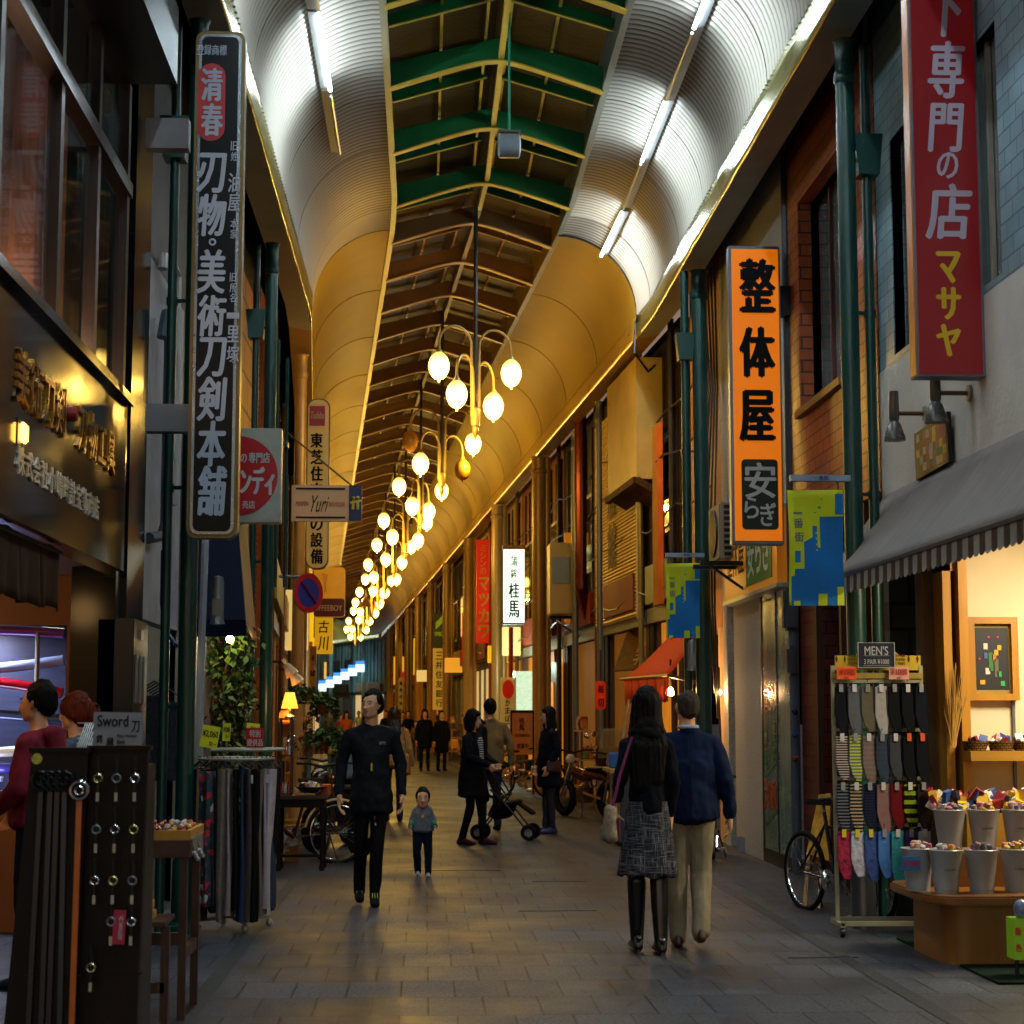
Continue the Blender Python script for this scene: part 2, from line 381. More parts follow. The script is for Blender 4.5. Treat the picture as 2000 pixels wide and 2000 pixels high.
DRAIN = M('drain_grate', '#2c2f33', .5, metal=.4, var=.2)
wave_bump(DRAIN, 'Y', 9, 1, .02)
for sd in (-1, 1):
    g = MB()
    ss = [-8, S1, 60, 124]
    for a, b in zip(ss, ss[1:]):
        q = [P(a, CX * 0 + sd * 1.95 + (.11 if sd > 0 else .11) - .16, .004), P(a, sd * 1.95 + .05, .004), P(b, sd * 1.95 + .05, .004), P(b, sd * 1.95 - .05, .004)]
        q[0] = P(a, sd * 1.95 - .05, .004); g.add(q, [(0, 1, 2, 3)])
    g.build('drain_strip', DRAIN, kind='structure')
# two other drain covers let into the paving
for x, y, w, l in ((1.05, 14.4, .62, .035), (1.25, 16.9, .5, .03), (.3, 18.1, .9, .03), (2.55, 11.6, .45, .05)):
    MB().box(x - w / 2, x + w / 2, y - l / 2, y + l / 2, -.01, .004).build('drain_cover', DRAIN, kind='structure')
GREENMAT = M('green_mat', '#071f18', .95, var=.3, vs=60, bump=.5, bs=200)
for n_, (x0, x1, y0, y1), lb in (('a', (3.26, 3.6, 11.95, 12.5), 'small dark green mat edge showing between the socks rack and the counter'), ('b', (3.3, 4.5, 10.4, 11.15), 'dark green mat on the paving in front of the wooden bucket counter')):
    tag(MB().box(x0, x1, y0, y1, .001, .014).build('door_mat', GREENMAT), lb, 'mat')
# ================================================================== arcade canopy
ZF, ZL, ZC = EYE + 5.24, EYE + 6.7, EYE + 7.0
def prof():
    a, b = 1.11, ZL - (ZF + .32); o = []
    for i in range(15):
        t = math.pi / 2 * i / 14; o.append((1.16 + a * math.cos(t), ZF + .32 + b * math.sin(t)))
    return o
PR = prof()
def stations(a, b, step=1.6):
    n = max(1, int(round((b - a) / step))); return [a + (b - a) * i / n for i in range(n + 1)]
def canopy(s0, s1, second, label, group=None):
    root = T('arcade_canopy', label, 'arcade roof', P((s0 + s1) / 2, 0, ZF))
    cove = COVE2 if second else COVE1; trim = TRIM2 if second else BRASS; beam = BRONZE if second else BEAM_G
    fl = M('brown_flange', '#a9793a', .45, var=.1) if second else FLANGE; sheet = POLY2 if second else POLY
    st = stations(s0, s1)
    for sd in (-1, 1):
        mb = MB(); vs = []; fs = []; n = len(PR)
        rs = st if second else [s0 + .03 * i for i in range(int((s1 - s0) / .03) + 1)]
        for q, s in enumerate(rs):   # ribs run round the curve, one every 120 mm
            o = 0 if second else (0, .015, .0, -.015)[q % 4]
            for j, (u, z) in enumerate(PR):
                t = math.pi / 2 * j / 14; vs.append(P(s, sd * (u + o * math.cos(t)), z + o * math.sin(t)))
        for i in range(len(rs) - 1):
            for j in range(n - 1): fs.append((i * n + j, (i + 1) * n + j, (i + 1) * n + j + 1, i * n + j + 1))
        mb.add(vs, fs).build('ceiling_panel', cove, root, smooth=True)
        # polished fascia strip, gently dented so that it throws warped reflections
        mb = MB(); vs = []; fs = []; fst = stations(s0, s1, .4)
        for i, s in enumerate(fst):
            for k, z in enumerate((0, .08, .16, .24, .32)):
                w = 0 if second else .011 * noise.noise(V((s * 1.7, z * 5, sd * 7)))
                vs.append(P(s, sd * (2.272 - .0 + w), ZF + z))
        for i in range(len(fst) - 1):
            for k in range(4): fs.append((i * 5 + k, (i + 1) * 5 + k, (i + 1) * 5 + k + 1, i * 5 + k + 1))
        mb.add(vs, fs).build('fascia_strip', trim, root, smooth=True, solid=.01)
        mb = MB()
        for a, b in zip(st, st[1:]):   # soffit outside the fascia and the gutter side
            for (ua, za), (ub, zb) in (((2.275, ZF), (2.58, ZF + .05)), ((2.58, ZF + .05), (2.58, ZF + .55))):
                mb.add([P(a, sd * ua, za), P(b, sd * ua, za), P(b, sd * ub, zb), P(a, sd * ub, zb)], [(0, 1, 2, 3)])
        mb.build('soffit', M('ochre_soffit', '#8f6a2a', .5, metal=.3) if second else SOFF, root)
        mb = MB(); k_ = 0
        for s in (stations(s0, s1, 1.83) if not second else stations(s0, s1, 3.6)):
            if k_: mb.tube([P(s, sd * (u - .004), z - .004) for u, z in PR], .005, 4)
            k_ += 1
        mb.build('panel_seam', M('seam_grey2', '#8a7434', .6) if second else M('seam_grey', '#5c584c', .6), root)
        mb = MB()   # lip and upright side of the roof lantern
        for a, b in zip(st, st[1:]):
            mb.add([P(a, sd * 1.16, ZL), P(b, sd * 1.16, ZL), P(b, sd * 1.16, ZL + .62), P(a, sd * 1.16, ZL + .62)], [(0, 1, 2, 3)])
            for k in (a, b): pass
            p0, p1 = P(a, sd * 1.17, ZL + .01), P(b, sd * 1.17, ZL + .01); mb.bar(p0, p1, .07, .07)
        mb.build('lantern_side', M('cream_lip', '#a8924a', .4, metal=.3) if second else M('steel_lip', '#7d8a80', .35, metal=.5), root)
    s = s0 + (.9 if not second else .6)
    def arc(u):   # underside of a roof beam
        return ZC - (math.hypot(u, .22) - .22) / .95 * .33
    while s < s1:
        w = MB(); f = MB(); us = [-1.15 + 2.3 * i / 24 for i in range(25)]
        for a, b in zip(us, us[1:]):
            for ds, dt in ((-.012, .012),):
                q = [P(s + ds, a, arc(a)), P(s + ds, b, arc(b)), P(s + ds, b, ZC + .25 - abs(b) * .26), P(s + ds, a, ZC + .25 - abs(a) * .26)]
                q2 = [P(s + dt, a, arc(a)), P(s + dt, b, arc(b)), P(s + dt, b, ZC + .25 - abs(b) * .26), P(s + dt, a, ZC + .25 - abs(a) * .26)]
                w.add(q + q2, [(0, 1, 2, 3), (7, 6, 5, 4)])
            f.add([P(s + i, c, arc(c) + j) for c in (a, b) for i in (-.055, .055) for j in (-.02, 0)], [(0, 1, 3, 2), (4, 6, 7, 5), (0, 2, 6, 4), (1, 5, 7, 3), (0, 4, 5, 1), (2, 3, 7, 6)])
        bo = w.build('roof_beam', beam, root); f.build('flange', fl, bo)
        # lesser rafters, purlins and sash bars between this beam and the next
        r = MB(); f = MB()
        for sd in (-1, 1):
            for ds, h, t in ((1.1, .13, .05),):
                a, b = P(s + ds, sd * .08, ZC + .27), P(s + ds, sd * 1.15, ZC - .04); r.bar(a, b, t, h)
                if ds != 1.6: f.bar(a - V((0, .03, h / 2 + .003)), b - V((0, .03, h / 2 + .003)), .02, .015)
            for uu in (.12, .6):
                z = ZC + .30 - uu * .22; r.bar(P(s, sd * uu, z), P(min(s + 2.25, s1), sd * uu, z), .03, .05)
                f.bar(P(s + .05, sd * uu, z - .03), P(min(s + 2.2, s1), sd * uu, z - .03), .03, .01)
        ro = r.build('rafter', beam, root); f.build('sash_edge', fl, ro)
        s += 2.25
    mb = MB()
    for a, b in zip(st, st[1:]):
        for sd in (-1, 1): mb.add([P(a, 0, ZC + .52), P(b, 0, ZC + .52), P(b, sd * 1.2, ZC + .2), P(a, sd * 1.2, ZC + .2)], [(0, 1, 2, 3)])
    mb.build('roof_sheet', sheet, root)
    mb = MB()
    for a, b in zip(st, st[1:]): mb.bar(P(a, .05, ZC + .06), P(b, .05, ZC + .06), .06, .09)
    mb.build('ridge_beam', fl if not second else beam, root)
    return root
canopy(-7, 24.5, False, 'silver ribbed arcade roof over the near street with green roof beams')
canopy(24.5, 125, True, 'ochre arcade roof over the far street with brown roof beams')
canopy(125, 190, True, 'end of the arcade roof in white light where the street turns away')
# fluorescent tubes under the ribbed ceiling
tube_on = M('fluorescent_tube', '#ffffff', .5, var=0, emit=(.70, .88, 1), es=TUBE)
def tube_light(sd, a, b, on, label):
    u, z = sd * 1.74, ZF + 1.12
    r = T('fluorescent_lamp', label, 'lamp', P((a + b) / 2, u, z), group='fluorescent lamps in rows under the ribbed ceiling')
    mb = MB(); mb.bar(P(a - .02, u + sd * .05, z + .05), P(b + .02, u + sd * .05, z + .05), .11, .03).build('housing', ALU, r)
    if on:
        for up in (0, 1): lamp('tube_glow', P((a + b) / 2, u + (.0 if not up else -sd * .0), z + (-.022 if not up else .022)), TUBE_W * (.33 if up else 1), (.74, .90, 1), .05, 'AREA', (R(180) if up else 0, 0, 0), b - a - .1)
    if on: MB().tube([P(a + .04, u, z), P(b - .04, u, z)], .019, 8).build('tube', tube_on, r, smooth=True)
    else: MB().tube([P(a + .04, u, z), P(b - .04, u, z)], .019, 8).build('tube', ALU, r, smooth=True)
for i, (a, b) in enumerate(((-2.8, -.8), (1.4, 3.4), (5.6, 7.6), (9.8, 11.8), (14.05, 16.05), (18.1, 20.1), (22.3, 24.35))):
    tube_light(1, a, b, True, ['lit fluorescent lamp on the right, far behind the viewer', 'lit fluorescent lamp on the right just behind the viewer', 'lit fluorescent lamp on the right above the viewer', 'lit fluorescent lamp on the right out of view overhead', 'lit white fluorescent lamp on the right cut by the top edge of the photo', 'second lit white fluorescent lamp from the top on the right ceiling', 'lit fluorescent lamp lowest on the right, by the seam with the ochre ceiling'][i])
    if i > 3: tube_light(1, b + .05, min(b + 2.0, 24.4), False, ['dark lamp housing on the right between the topmost and middle lit tubes', 'dark lamp housing on the right between the middle and lowest lit tubes', ''][i - 4]) if i < 6 else None
for i, (a, b) in enumerate(((-.9, 1.1), (3.3, 5.3), (7.5, 9.5), (11.7, 13.7), (15.9, 17.9))):
    tube_light(-1, a, b, True, ['lit fluorescent lamp on the left, behind the viewer', 'lit fluorescent lamp on the left, above the viewer', 'lit fluorescent lamp on the left, overhead', 'lit fluorescent lamp on the left, just out of the top of the photo', 'lit white fluorescent lamp on the left ceiling above the green column'][i])
tube_light(-1, 18.0, 20.0, False, 'unlit lamp housing on the left ceiling below the lit tube')
tube_light(-1, 13.8, 15.8, False, 'unlit lamp housing on the left ceiling at the top edge of the photo')
# conduit and cable at the seam of the two ceilings
mb = MB()
pts = [P(24.42, u - .0, z - .03) for u, z in reversed(PR)] + [P(24.45, 2.25, ZF + .2), P(24.3, 2.2, ZF - .25), P(24.6, 2.45, ZF - .45), P(25.4, 2.7, ZF - .2)]
tag(mb.tube(pts, .018, 6).build('black_cable', BLACKM), 'black cable draped along the seam between silver and ochre ceilings', 'cable')
# speaker box hung from a green rod
r = T('hanging_loudspeaker', 'grey loudspeaker drum hung from the roof ridge on a thin green rod', 'loudspeaker', (.83, 17.9, 7.2))
MB().tube([(.83, 17.9, 9.0), (.83, 17.9, 7.52)], .014, 6).build('rod', M('pale_green_rod', '#3fae86', .4), r)
mb = MB(); mb.cbox((.83, 17.9, 7.50), (.24, .16, .02)); mb.cbox((.715, 17.9, 7.40), (.012, .05, .2)); mb.cbox((.945, 17.9, 7.40), (.012, .05, .2)); mb.build('bracket', GREYM, r)
MB().lathe([(.0, -.11), (.10, -.115), (.125, -.10), (.125, .10), (.1, .115), (0, .11)], (.83, 17.9, 7.36), 24, axis='X').build('drum', M('pale_grey_paint', '#8b98a0', .4), r, smooth=True)
# ================================================================== chandeliers
GLOBEM = bpy.data.materials.new('lit_globe'); GLOBEM.use_nodes = True
GLOBEM.cycles.emission_sampling = 'NONE'; n, b = nodes(GLOBEM); tc = n.nodes.new('ShaderNodeTexCoord'); sp = n.nodes.new('ShaderNodeSeparateXYZ'); n.links.new(tc.outputs['Object'], sp.inputs[0])
mr = n.nodes.new('ShaderNodeMapRange'); mr.inputs['From Min'].default_value = -.04; mr.inputs['From Max'].default_value = -.17; mr.inputs['To Min'].default_value = .14; mr.inputs['To Max'].default_value = 1; n.links.new(sp.outputs[2], mr.inputs[0])
mu = n.nodes.new('ShaderNodeMath'); mu.operation = 'MULTIPLY'; mu.inputs[1].default_value = GLOBE; n.links.new(mr.outputs[0], mu.inputs[0]); n.links.new(mu.outputs[0], b.inputs['Emission Strength'])
b.inputs['Emission Color'].default_value = WARM + (1,); b.inputs['Base Color'].default_value = (.8, .6, .3, 1)
GLOBE_OFF = M('unlit_globe', '#b8822c', .25, var=.1)
ARM = M('cream_lamp_metal', '#b39a5a', .35, metal=.3, var=.1)
def globe_prof(): return [(0, 0), (.045, -.008), (.075, -.03), (.115, -.08), (.138, -.15), (.143, -.2), (.132, -.27), (.1, -.335), (.055, -.375), (.015, -.385), (.012, -.42), (0, -.42)]
_gm = {}
def globe(parent, loc, on):
    if on not in _gm:
        o = MB().lathe(globe_prof(), (0, 0, 0), 20).build('globe', GLOBEM if on else GLOBE_OFF, parent, smooth=True); _gm[on] = o.data
    else:
        o = bpy.data.objects.new('globe', _gm[on]); C.objects.link(o); o.parent = parent
    o.location = loc; return o
def chandelier(s, label, states=(1, 1, 1, 1), rot=0.35, dz=0.0):
    p = P(s, -.02, 0); zb = 5.27 + dz
    r = T('street_chandelier', label, 'chandelier', (p.x, p.y, zb), rot, 'chandeliers hung along the middle of the arcade', world=False)
    top = ZC - zb
    MB().tube([(0, 0, top), (0, 0, .3)], .03, 10).build('rod', M('dark_rod', '#3a3834', .35, metal=.4), r, smooth=True)
    MB().lathe([(0, -.02), (.012, .03), (.04, .12), (.045, .17), (.03, .2), (.06, .21), (.065, .42), (.05, .45), (.03, .46)], (0, 0, 0), 14).build('finial', ARM, r, smooth=True)
    k = 0
    for j, (hh, reach, rise) in enumerate(((.42, .47, .72), (.42, .5, 1.15))):
        for q in (0, 1):
            a = math.pi * q + (.15 if j else .75); d = V((math.cos(a), math.sin(a), 0))
            z0 = hh; zt = hh + rise
            pts = [d * .05 + V((0, 0, z0 - .1)), d * .055 + V((0, 0, z0 + (zt - z0) * .45))] + [d * (.06 + reach / 2 * (1 - math.cos(math.pi * t / 12))) + V((0, 0, zt - .26 + .26 * math.sin(math.pi * t / 12))) for t in range(13)]
            e = pts[-1]; pts.append(e - V((0, 0, .12)))
            a_ = MB().tube(pts, [.022] * 2 + [.018] * 14, 8).build('arm', ARM, r, smooth=True)
            end = pts[-1]
            MB().lathe([(.018, .06), (.03, .03), (.05, .0), (.052, -.015)], end, 12).build('collar', ARM, a_, smooth=True)
            globe(r, end - V((0, 0, .005)), bool(states[k]))
            if states[k] and (s < 45 or k == 3):
                q_ = Matrix.Rotation(rot, 3, 'Z') @ end; lamp('globe_glow', V((p.x, p.y, zb)) + q_ - V((0, 0, .50)), GLOBE_W * (1 if s < 45 else 4), WARM, .06)
            k += 1
    return r
ch = [(24.3, (1, 1, 1, 1), 'nearest and largest chandelier with four lit globes, below the green beams'), (31, (0, 1, 1, 0), 'second chandelier down the arcade, two of its globes unlit and brown'), (37.5, (1, 1, 1, 1), 'third chandelier down the arcade'), (44, (1, 1, 1, 1), 'fourth chandelier down the arcade'), (50.5, (1, 1, 1, 1), 'fifth chandelier down the arcade'), (57, (1, 1, 0, 1), 'sixth chandelier down the arcade, one globe unlit'), (63.5, (1, 1, 1, 1), 'seventh chandelier down the arcade'), (70, (1, 0, 1, 1), 'eighth chandelier down the arcade, one globe unlit'), (76.5, (1, 1, 1, 1), 'ninth chandelier down the arcade'), (83, (1, 1, 1, 1), 'tenth chandelier down the arcade'), (92, (1, 1, 1, 1), 'eleventh chandelier, far down the arcade'), (101, (1, 1, 1, 1), 'twelfth and farthest chandelier of the arcade')]
for i, (s, st_, lb) in enumerate(ch): chandelier(s, lb, st_, rot=(.3, .05, .5, .2, .4, .1, .5, .3, .2, .4, .1, .3)[i])
# cool lamps at the far end
far_on = M('far_tube', '#ffffff', .5, var=0, emit=(.65, .95, 1), es=26)
for i, s in enumerate((134, 146, 158)):
    r = T('ceiling_lamp', ['first', 'second', 'third'][i] + ' of three cool white lamps where the street turns away', 'lamp', P(s, 0, 7.6))
    MB().cbox(P(s, 0, 7.6), (2.2, .12, .12)).build('tube', far_on, r); MB().cbox(P(s, 0, 7.72), (2.3, .2, .06)).build('housing', ALU, r)
# ------------------------------------------------------------------ a surveyor's helper: the point at distance Y seen in direction (px, py)
_f, _th = 3500.0, math.atan(394 / 3500); _ps = math.atan(169 / 3500 * math.cos(_th))
def ray(px, py):
    x = (px - 1000) / _f; u = -(py - 1000) / _f
    fy = math.cos(_th) - u * math.sin(_th); z = math.sin(_th) + u * math.cos(_th)
    X = x * math.cos(_ps) + fy * math.sin(_ps); Y = -x * math.sin(_ps) + fy * math.cos(_ps)
    return X / Y, z / Y
def at(px, py, Y): a, b_ = ray(px, py); return V((a * Y, Y, EYE + b_ * Y))
def px2(p):  # metres per source pixel at distance p
    return p / 3500
# ================================================================== buildings on the left (wall line x = -2.12)
LX = -2.12; RX = 3.6

# --- sword shop
sw = T('sword_shop', 'black granite shop with gold raised lettering at the left edge', 'shop building', (LX, 9, 0))
tile_gr = brick_mat('granite_tiles', '#10171d', '#0b1015', '#1c252b', 2.2, .62, .004, 'walls', .14, .1, spec=.16)
MB().box(LX - .12, LX + .05, 4, 12.35, 2.52, 3.66).build('fascia', tile_gr, sw)
MB().box(LX - .14, LX + .10, 4, 12.36, 3.66, 3.72).build('ledge', GRAN, sw)
mb = MB(); mb.box(LX - .35, LX + .03, 12.62, 13.35, 0, 8); mb.box(LX - .3, LX, 12.35, 12.62, 0, 3.66); mb.build('granite_column', tile_gr, sw)
MB().box(LX - .05, LX - .02, 12.36, 12.61, 3.73, 8).build('side_window', M('reflection_tinted_glass', '#6b4a22', .12, var=.4, vs=1.3, coat=.4), sw)  # brown-yellow reflection in the glass painted as its base colour
MB().box(LX - .1, LX + .35, 4, 12.3, 5.95, 6.5).build('granite_ledge', M('speckled_granite', '#10161c', .45, var=.5, vs=90), sw)
mb = MB(); mb.box(LX - .6, LX - .05, 4, 12.3, 6.5, 8.3); mb.box(-5.6, LX, 13.36, 13.45, 2.62, 8); mb.build('wall', M('shop_dark_wall', '#15171c', .6, var=.2), sw)
# glazing: bronze frames, dark glass and drapes behind
FR = M('bronze_frame', '#2b211b', .35, metal=.5, var=.1)
g = MB(); g.box(LX - .02, LX, 4, 12.35, 3.73, 5.9); g.build('window_glass', M('tinted_glass', '#1a1512', .04, var=0, alpha=.22, coat=1), sw)
f = MB()
f.box(LX - .06, LX + .05, 4, 12.36, 5.14, 5.24)
for y in (7.2, 8.6, 10.05, 11.2, 12.3): f.box(LX - .05, LX + .03, y - .045, y + .045, 3.73, 5.94)
f.build('window_frame', FR, sw)
DR = M('drape', '#8a6148', .9, var=.3, vs=2, stretch=(1, 5, .1))
MB().grid(lambda a, b_: V((LX - .42 + .05 * math.sin(a * 130) + .02 * math.sin(a * 47), 6 + a * 6.2, 3.7 + b_ * 2.2)), 240, 2).build('drape', DR, sw, smooth=True)
MB().box(LX - .1, LX + .01, 8.0, 8.8, 3.1, 3.2)
lamp('drape_uplight', (LX - .25, 10.6, 3.8), 26, (1, .62, .38), .15)
lamp('drape_uplight', (LX - .25, 8.2, 3.8), 20, (1, .5, .2), .15)
GOLD = M('gold_letters', '#9a6a14', .28, metal=.8, var=.2, vs=20)
WL = M('silver_letters', '#bdb9ac', .35, metal=.5, var=.1)
for body, y0, y1, zc, hh, mat_, lab in (('美術刀剣・刃物工具', 8.95, 11.85, 3.25, .31, GOLD, 'l'), ('株式会社小嶋時計宝飾商店', 9.05, 11.35, 2.83, .155, WL, 's')):
    n_ = len(body); ltr = MB()
    for i, ch_ in enumerate(body):
        yy = y0 + (y1 - y0) * (i + .5) / n_
        vs, fs = glyph(ch_, .012)
        if ch_ == '・': continue
        q = MB(); w_ = (y1 - y0) / n_ * .95
        P1 = [V((LX + (.066 if mat_ is GOLD else .06), yy + (v.x - .5) * w_, zc + (v.y - .38) * hh)) for v in vs]; P0 = [V((LX + .05, p.y, p.z)) for p in P1]
        ec = {}
        for fa in fs:
            for j in range(len(fa)): ec[(fa[j], fa[(j + 1) % len(fa)])] = 1
        ltr.add(P1, fs); ltr.add(P1 + P0, [(b_, a_, a_ + len(P1), b_ + len(P1)) for (a_, b_) in ec if (b_, a_) not in ec])
    ltr.build('lettering', mat_, sw)
MB().lathe([(0, .05), (.04, .05), (.045, 0)], (LX + .05, 8.95 + 2.77 * 4.5 / 9, 3.27), 14, axis='X').build('emblem', REDP, sw)
# shop recess
IN = M('amber_interior', '#8a5a26', .7, var=.15)
mb = MB(); mb.box(-5.6, -5.5, 4, 13.3, 0, 2.6); mb.box(-5.6, LX - .12, 4, 13.3, 2.55, 2.62); mb.build('interior_wall', IN, sw)
FRW = M('orange_wood', '#9a5a1c', .35, var=.15, vs=5, stretch=(1, 1, .1))
yb = 13.2
a = at(0, 1205, yb); b_ = at(172, 1500, yb)
mb = MB()
mb.box(-5.5, at(172, 1400, yb).x, yb, yb + .1, 2.25, 2.6); mb.box(at(134, 1400, yb).x, at(172, 1400, yb).x, yb, yb + .1, 0, 2.25); mb.box(-5.5, at(134, 1400, yb).x, yb, yb + .1, 0, .9)
mb.build('display_surround', FRW, sw)
mb = MB(); mb.box(-5.5, at(134, 1400, yb).x, yb - .03, yb, 2.19, 2.26); mb.box(at(128, 1400, yb).x, at(136, 1400, yb).x, yb - .03, yb, .9, 2.19); mb.build('display_frame', FRW, sw)
MB().box(-5.5, at(128, 1400, yb).x, yb + .6, yb + .62, .8, 2.3).build('display_backdrop', M('violet_backdrop', '#1a2040', .5, var=.5, vs=4, stretch=(1, 1, 5)), sw)
lamp('display_light', (-3.4, yb + .25, 2.15), 60, (.8, .86, 1), .3, 'AREA', (0, 0, 0), .15)
lamp('display_light', (-3.3, yb + .1, 1.0), 12, (.55, .6, 1), .2)
mb = MB(); mb.box(at(172, 1400, yb).x, at(218, 1400, yb).x, yb - .15, yb + .12, 0, 2.52); mb.box(at(218, 1400, yb).x, LX + .02, yb - .1, yb + .1, 0, 2.52); mb.build('granite_post', GRAN, sw)
# swords in the display: each its own thing
cols = [('violet_scabbard', '#7a35a8', 'violet scabbard with gold binding, topmost sword in the window'), ('lavender_scabbard', '#9fb0e8', 'pale lavender scabbard, second sword in the window'), ('red_scabbard', '#b3122c', 'glossy red scabbard in the middle of the sword window'), ('slate_scabbard', '#48618f', 'slate blue scabbard below the red one'), ('cream_scabbard', '#cfc4a0', 'cream scabbard tied with a yellow bow'), ('purple_cord_scabbard', '#4a3f9c', 'dark purple corded scabbard behind the man'), ('black_scabbard', '#22293f', 'near black scabbard at the bottom of the sword window')]
for i, (nm, cl, lb) in enumerate(cols):
    z = 2.15 - i * .195; y = yb + .25 + .02 * (i % 2)
    r = T('sword', lb, 'sword', (-3.2, y, z), group='swords hung in the lit shop window')
    pts = [V((-4.0 + t * .11, y, z - .06 + .09 * math.sin(math.pi * (t / 12)) * (-1 if i in (1, 4) else 1) * (.5 if i != 2 else 1) + (.05 * t / 12 if i < 2 else -.0))) for t in range(13)]
    mm = M(nm, cl, .18, var=.05, coat=1)
    MB().tube(pts, .040, 12).build('scabbard', mm, r, smooth=True)
    MB().tube([pts[5] + V((0, -.002, 0)), pts[6] + V((0, -.002, 0))], .046, 12).build('binding', M('gold_cord', '#c79a1e', .5), r, smooth=True)
mb = MB()
mb.tube([(-2.86, yb + .2, 2.15), (-2.86, yb + .2, .95)], .018, 8)
tag(mb.build('bamboo_pole', M('bamboo', '#7a7263', .5)), 'thin pale pole crossing the swords in the display window', 'pole')
# goods on the sill below the swords
mb = MB()
for i in range(40): mb.sph((random.uniform(-4, -2.75), yb + random.uniform(.1, .35), .92 + random.uniform(0, .16)), random.uniform(.02, .05), 8, 5, mi=i % 4)
tag(mb.build('trinket_pile', [M('tr_w', '#9aa3bd', .4), M('tr_y', '#c7a017', .4), M('tr_b', '#1d2a55', .4), M('tr_r', '#8a1420', .4)]), 'pile of small wrapped trinkets along the bottom of the sword window', 'goods')['kind'] = 'stuff'
# noren curtain, five split panels
NOR = M('brown_noren', '#3a2618', .9, var=.3, vs=12, stretch=(1, 1, .2), bump=.2, bs=90)
r = T('noren_curtain', 'dark brown split curtain hung over the sword shop entrance', 'curtain', (LX, 8.6, 2.2))
MB().tube([(LX - .03, 5, 2.49), (LX - .03, 10.62, 2.49)], .014, 6).build('rod', BLACKM, r)
for i in range(8):
    y0 = 6.35 + i * .53; dz = random.uniform(-.02, .02)
    MB().grid(lambda a, b_: V((LX - .03 + .02 * math.sin(a * 9 + i) * (1 - b_), y0 + a * .515 + .004 * math.sin(i), 2.14 + dz + b_ * .35 - .012 * math.cos(a * 6))), 10, 6).build('curtain_panel', NOR, r, smooth=True, solid=.006)
mb = MB(); pts = [V((LX + .02, 6 + i * .23, 2.60 - .03 * abs(math.sin(i * .8)))) for i in range(23)]
mb.tube(pts, .006, 5)
for p in pts: mb.tube([p, p - V((0, 0, .05))], .008, 5)
tag(mb.build('string_lights', BLACKM), 'unlit string of small bulbs draped above the brown split curtain', 'string lights')
lamp('entrance_lamp_light', (-2.7, 10.4, 2.35), 5, (1, .55, .2), .12)
lamp('shop_light', (-4.2, 10.8, 2.35), 14, (1, .6, .28), .3)
r = T('wall_lamp', 'glowing amber box lamp reflected on the granite sign', 'lamp', (LX + .14, 9.15, 2.98))
MB().box(LX + .055, LX + .085, 9.08, 9.18, 2.92, 3.02).build('lamp_glass', M('amber_glow', '#ffb030', .4, var=0, emit=(1, .55, .08), es=4), r, bevel=.01)
MB().box(LX + .05, LX + .055, 9.06, 9.20, 2.90, 3.04).build('lamp_plate', BLACKM, r)
lamp('wall_lamp_light', (LX + .25, 9.15, 2.98), .35, (1, .6, .15), .08)
# black switch cabinet beside the entrance
r = T('control_cabinet', 'tall black cabinet with gauge slots standing beside the sword shop door', 'cabinet', (-2.1, 12.7, 0))
MB().box(-2.24, -1.99, 12.35, 12.98, 0, 2.2).build('cabinet_body', BLACKM, r, bevel=.01)
mb = MB()
for k in range(3): mb.box(-1.99, -1.983, 12.45 + k * .17, 12.53 + k * .17, 1.62, 1.95)
mb.box(-1.99, -1.983, 12.78, 12.88, 1.35, 1.56); mb.box(-1.99, -1.983, 12.62, 12.75, 2.06, 2.13)
mb.build('slot', GREYM, r)
# --- building B: narrow dark shop with pipes, vines and a navy awning
bb = T('clothes_shop', 'narrow dark building with pipes between the black sign and the vine lattice', 'shop building', (LX, 16, 0))
mb = MB(); mb.box(LX - .3, LX, 13.36, 22.2, 3.1, 8.2); mb.build('upper_wall', wave_bump(M('dark_ribbed_wall', '#23252b', .5, metal=.3, var=.3, vs=2), 'Y', 9, .8, .02), bb)
MB().box(LX - .1, LX + .02, 13.4, 15.3, 2.25, 5.0).build('white_wall', M('grey_white_wall', '#8f9092', .8, var=.25, vs=2, bump=.2), bb)
MB().box(LX - 2.5, LX - 1.5, 13.5, 22, 0, 3.1).build('interior_wall', M('mint_interior', '#8fa08a', .8), bb)
mb = MB(); mb.box(LX - 1.5, LX, 15.35, 15.45, 0, 3.1); mb.box(LX - .08, LX + .04, 15.35, 17.6, 0, 2.6); mb.build('pale_wall', M('mauve_wall', '#77706c', .8, var=.15), bb)
lamp('clothes_shop_light', (-2.9, 14.4, 2.6), 10, (.9, 1, .75), .2)
mb = MB(); mb.box(LX - .05, LX, 17.6, 22.2, 0, 3.0)
for i in range(34): mb.box(LX, LX + .03, 17.6 + i * .135, 17.66 + i * .135, 0, 2.6)
mb.build('slatted_wall', M('lattice_wood', '#6a3f1e', .6, var=.3, vs=6), bb)
MB().box(LX - .2, LX + .01, 18.9, 22.1, 4.6, 6.6).build('amber_upper_wall', brick_mat('amber_tiles', '#a3611f', '#8f5318', '#2d1a0b', .9, .42, .02, 'walls', .6, .3), bb)
tag(MB().tube([(LX + .08, 13.6, 4.95), (LX + .08, 13.62, 5.05), (LX + .1, 13.9, 5.1), (LX + .1, 14.25, 5.05), (LX + .1, 14.3, 3.2), (LX + .1, 14.3, 2.9), (LX + .02, 14.0, 2.75)][0:5], .04, 8).build('white_pipe', M('white_pipe_paint', '#9a9a96', .4)), 'white elbowed pipe on the wall behind the black hanging sign', 'pipe')
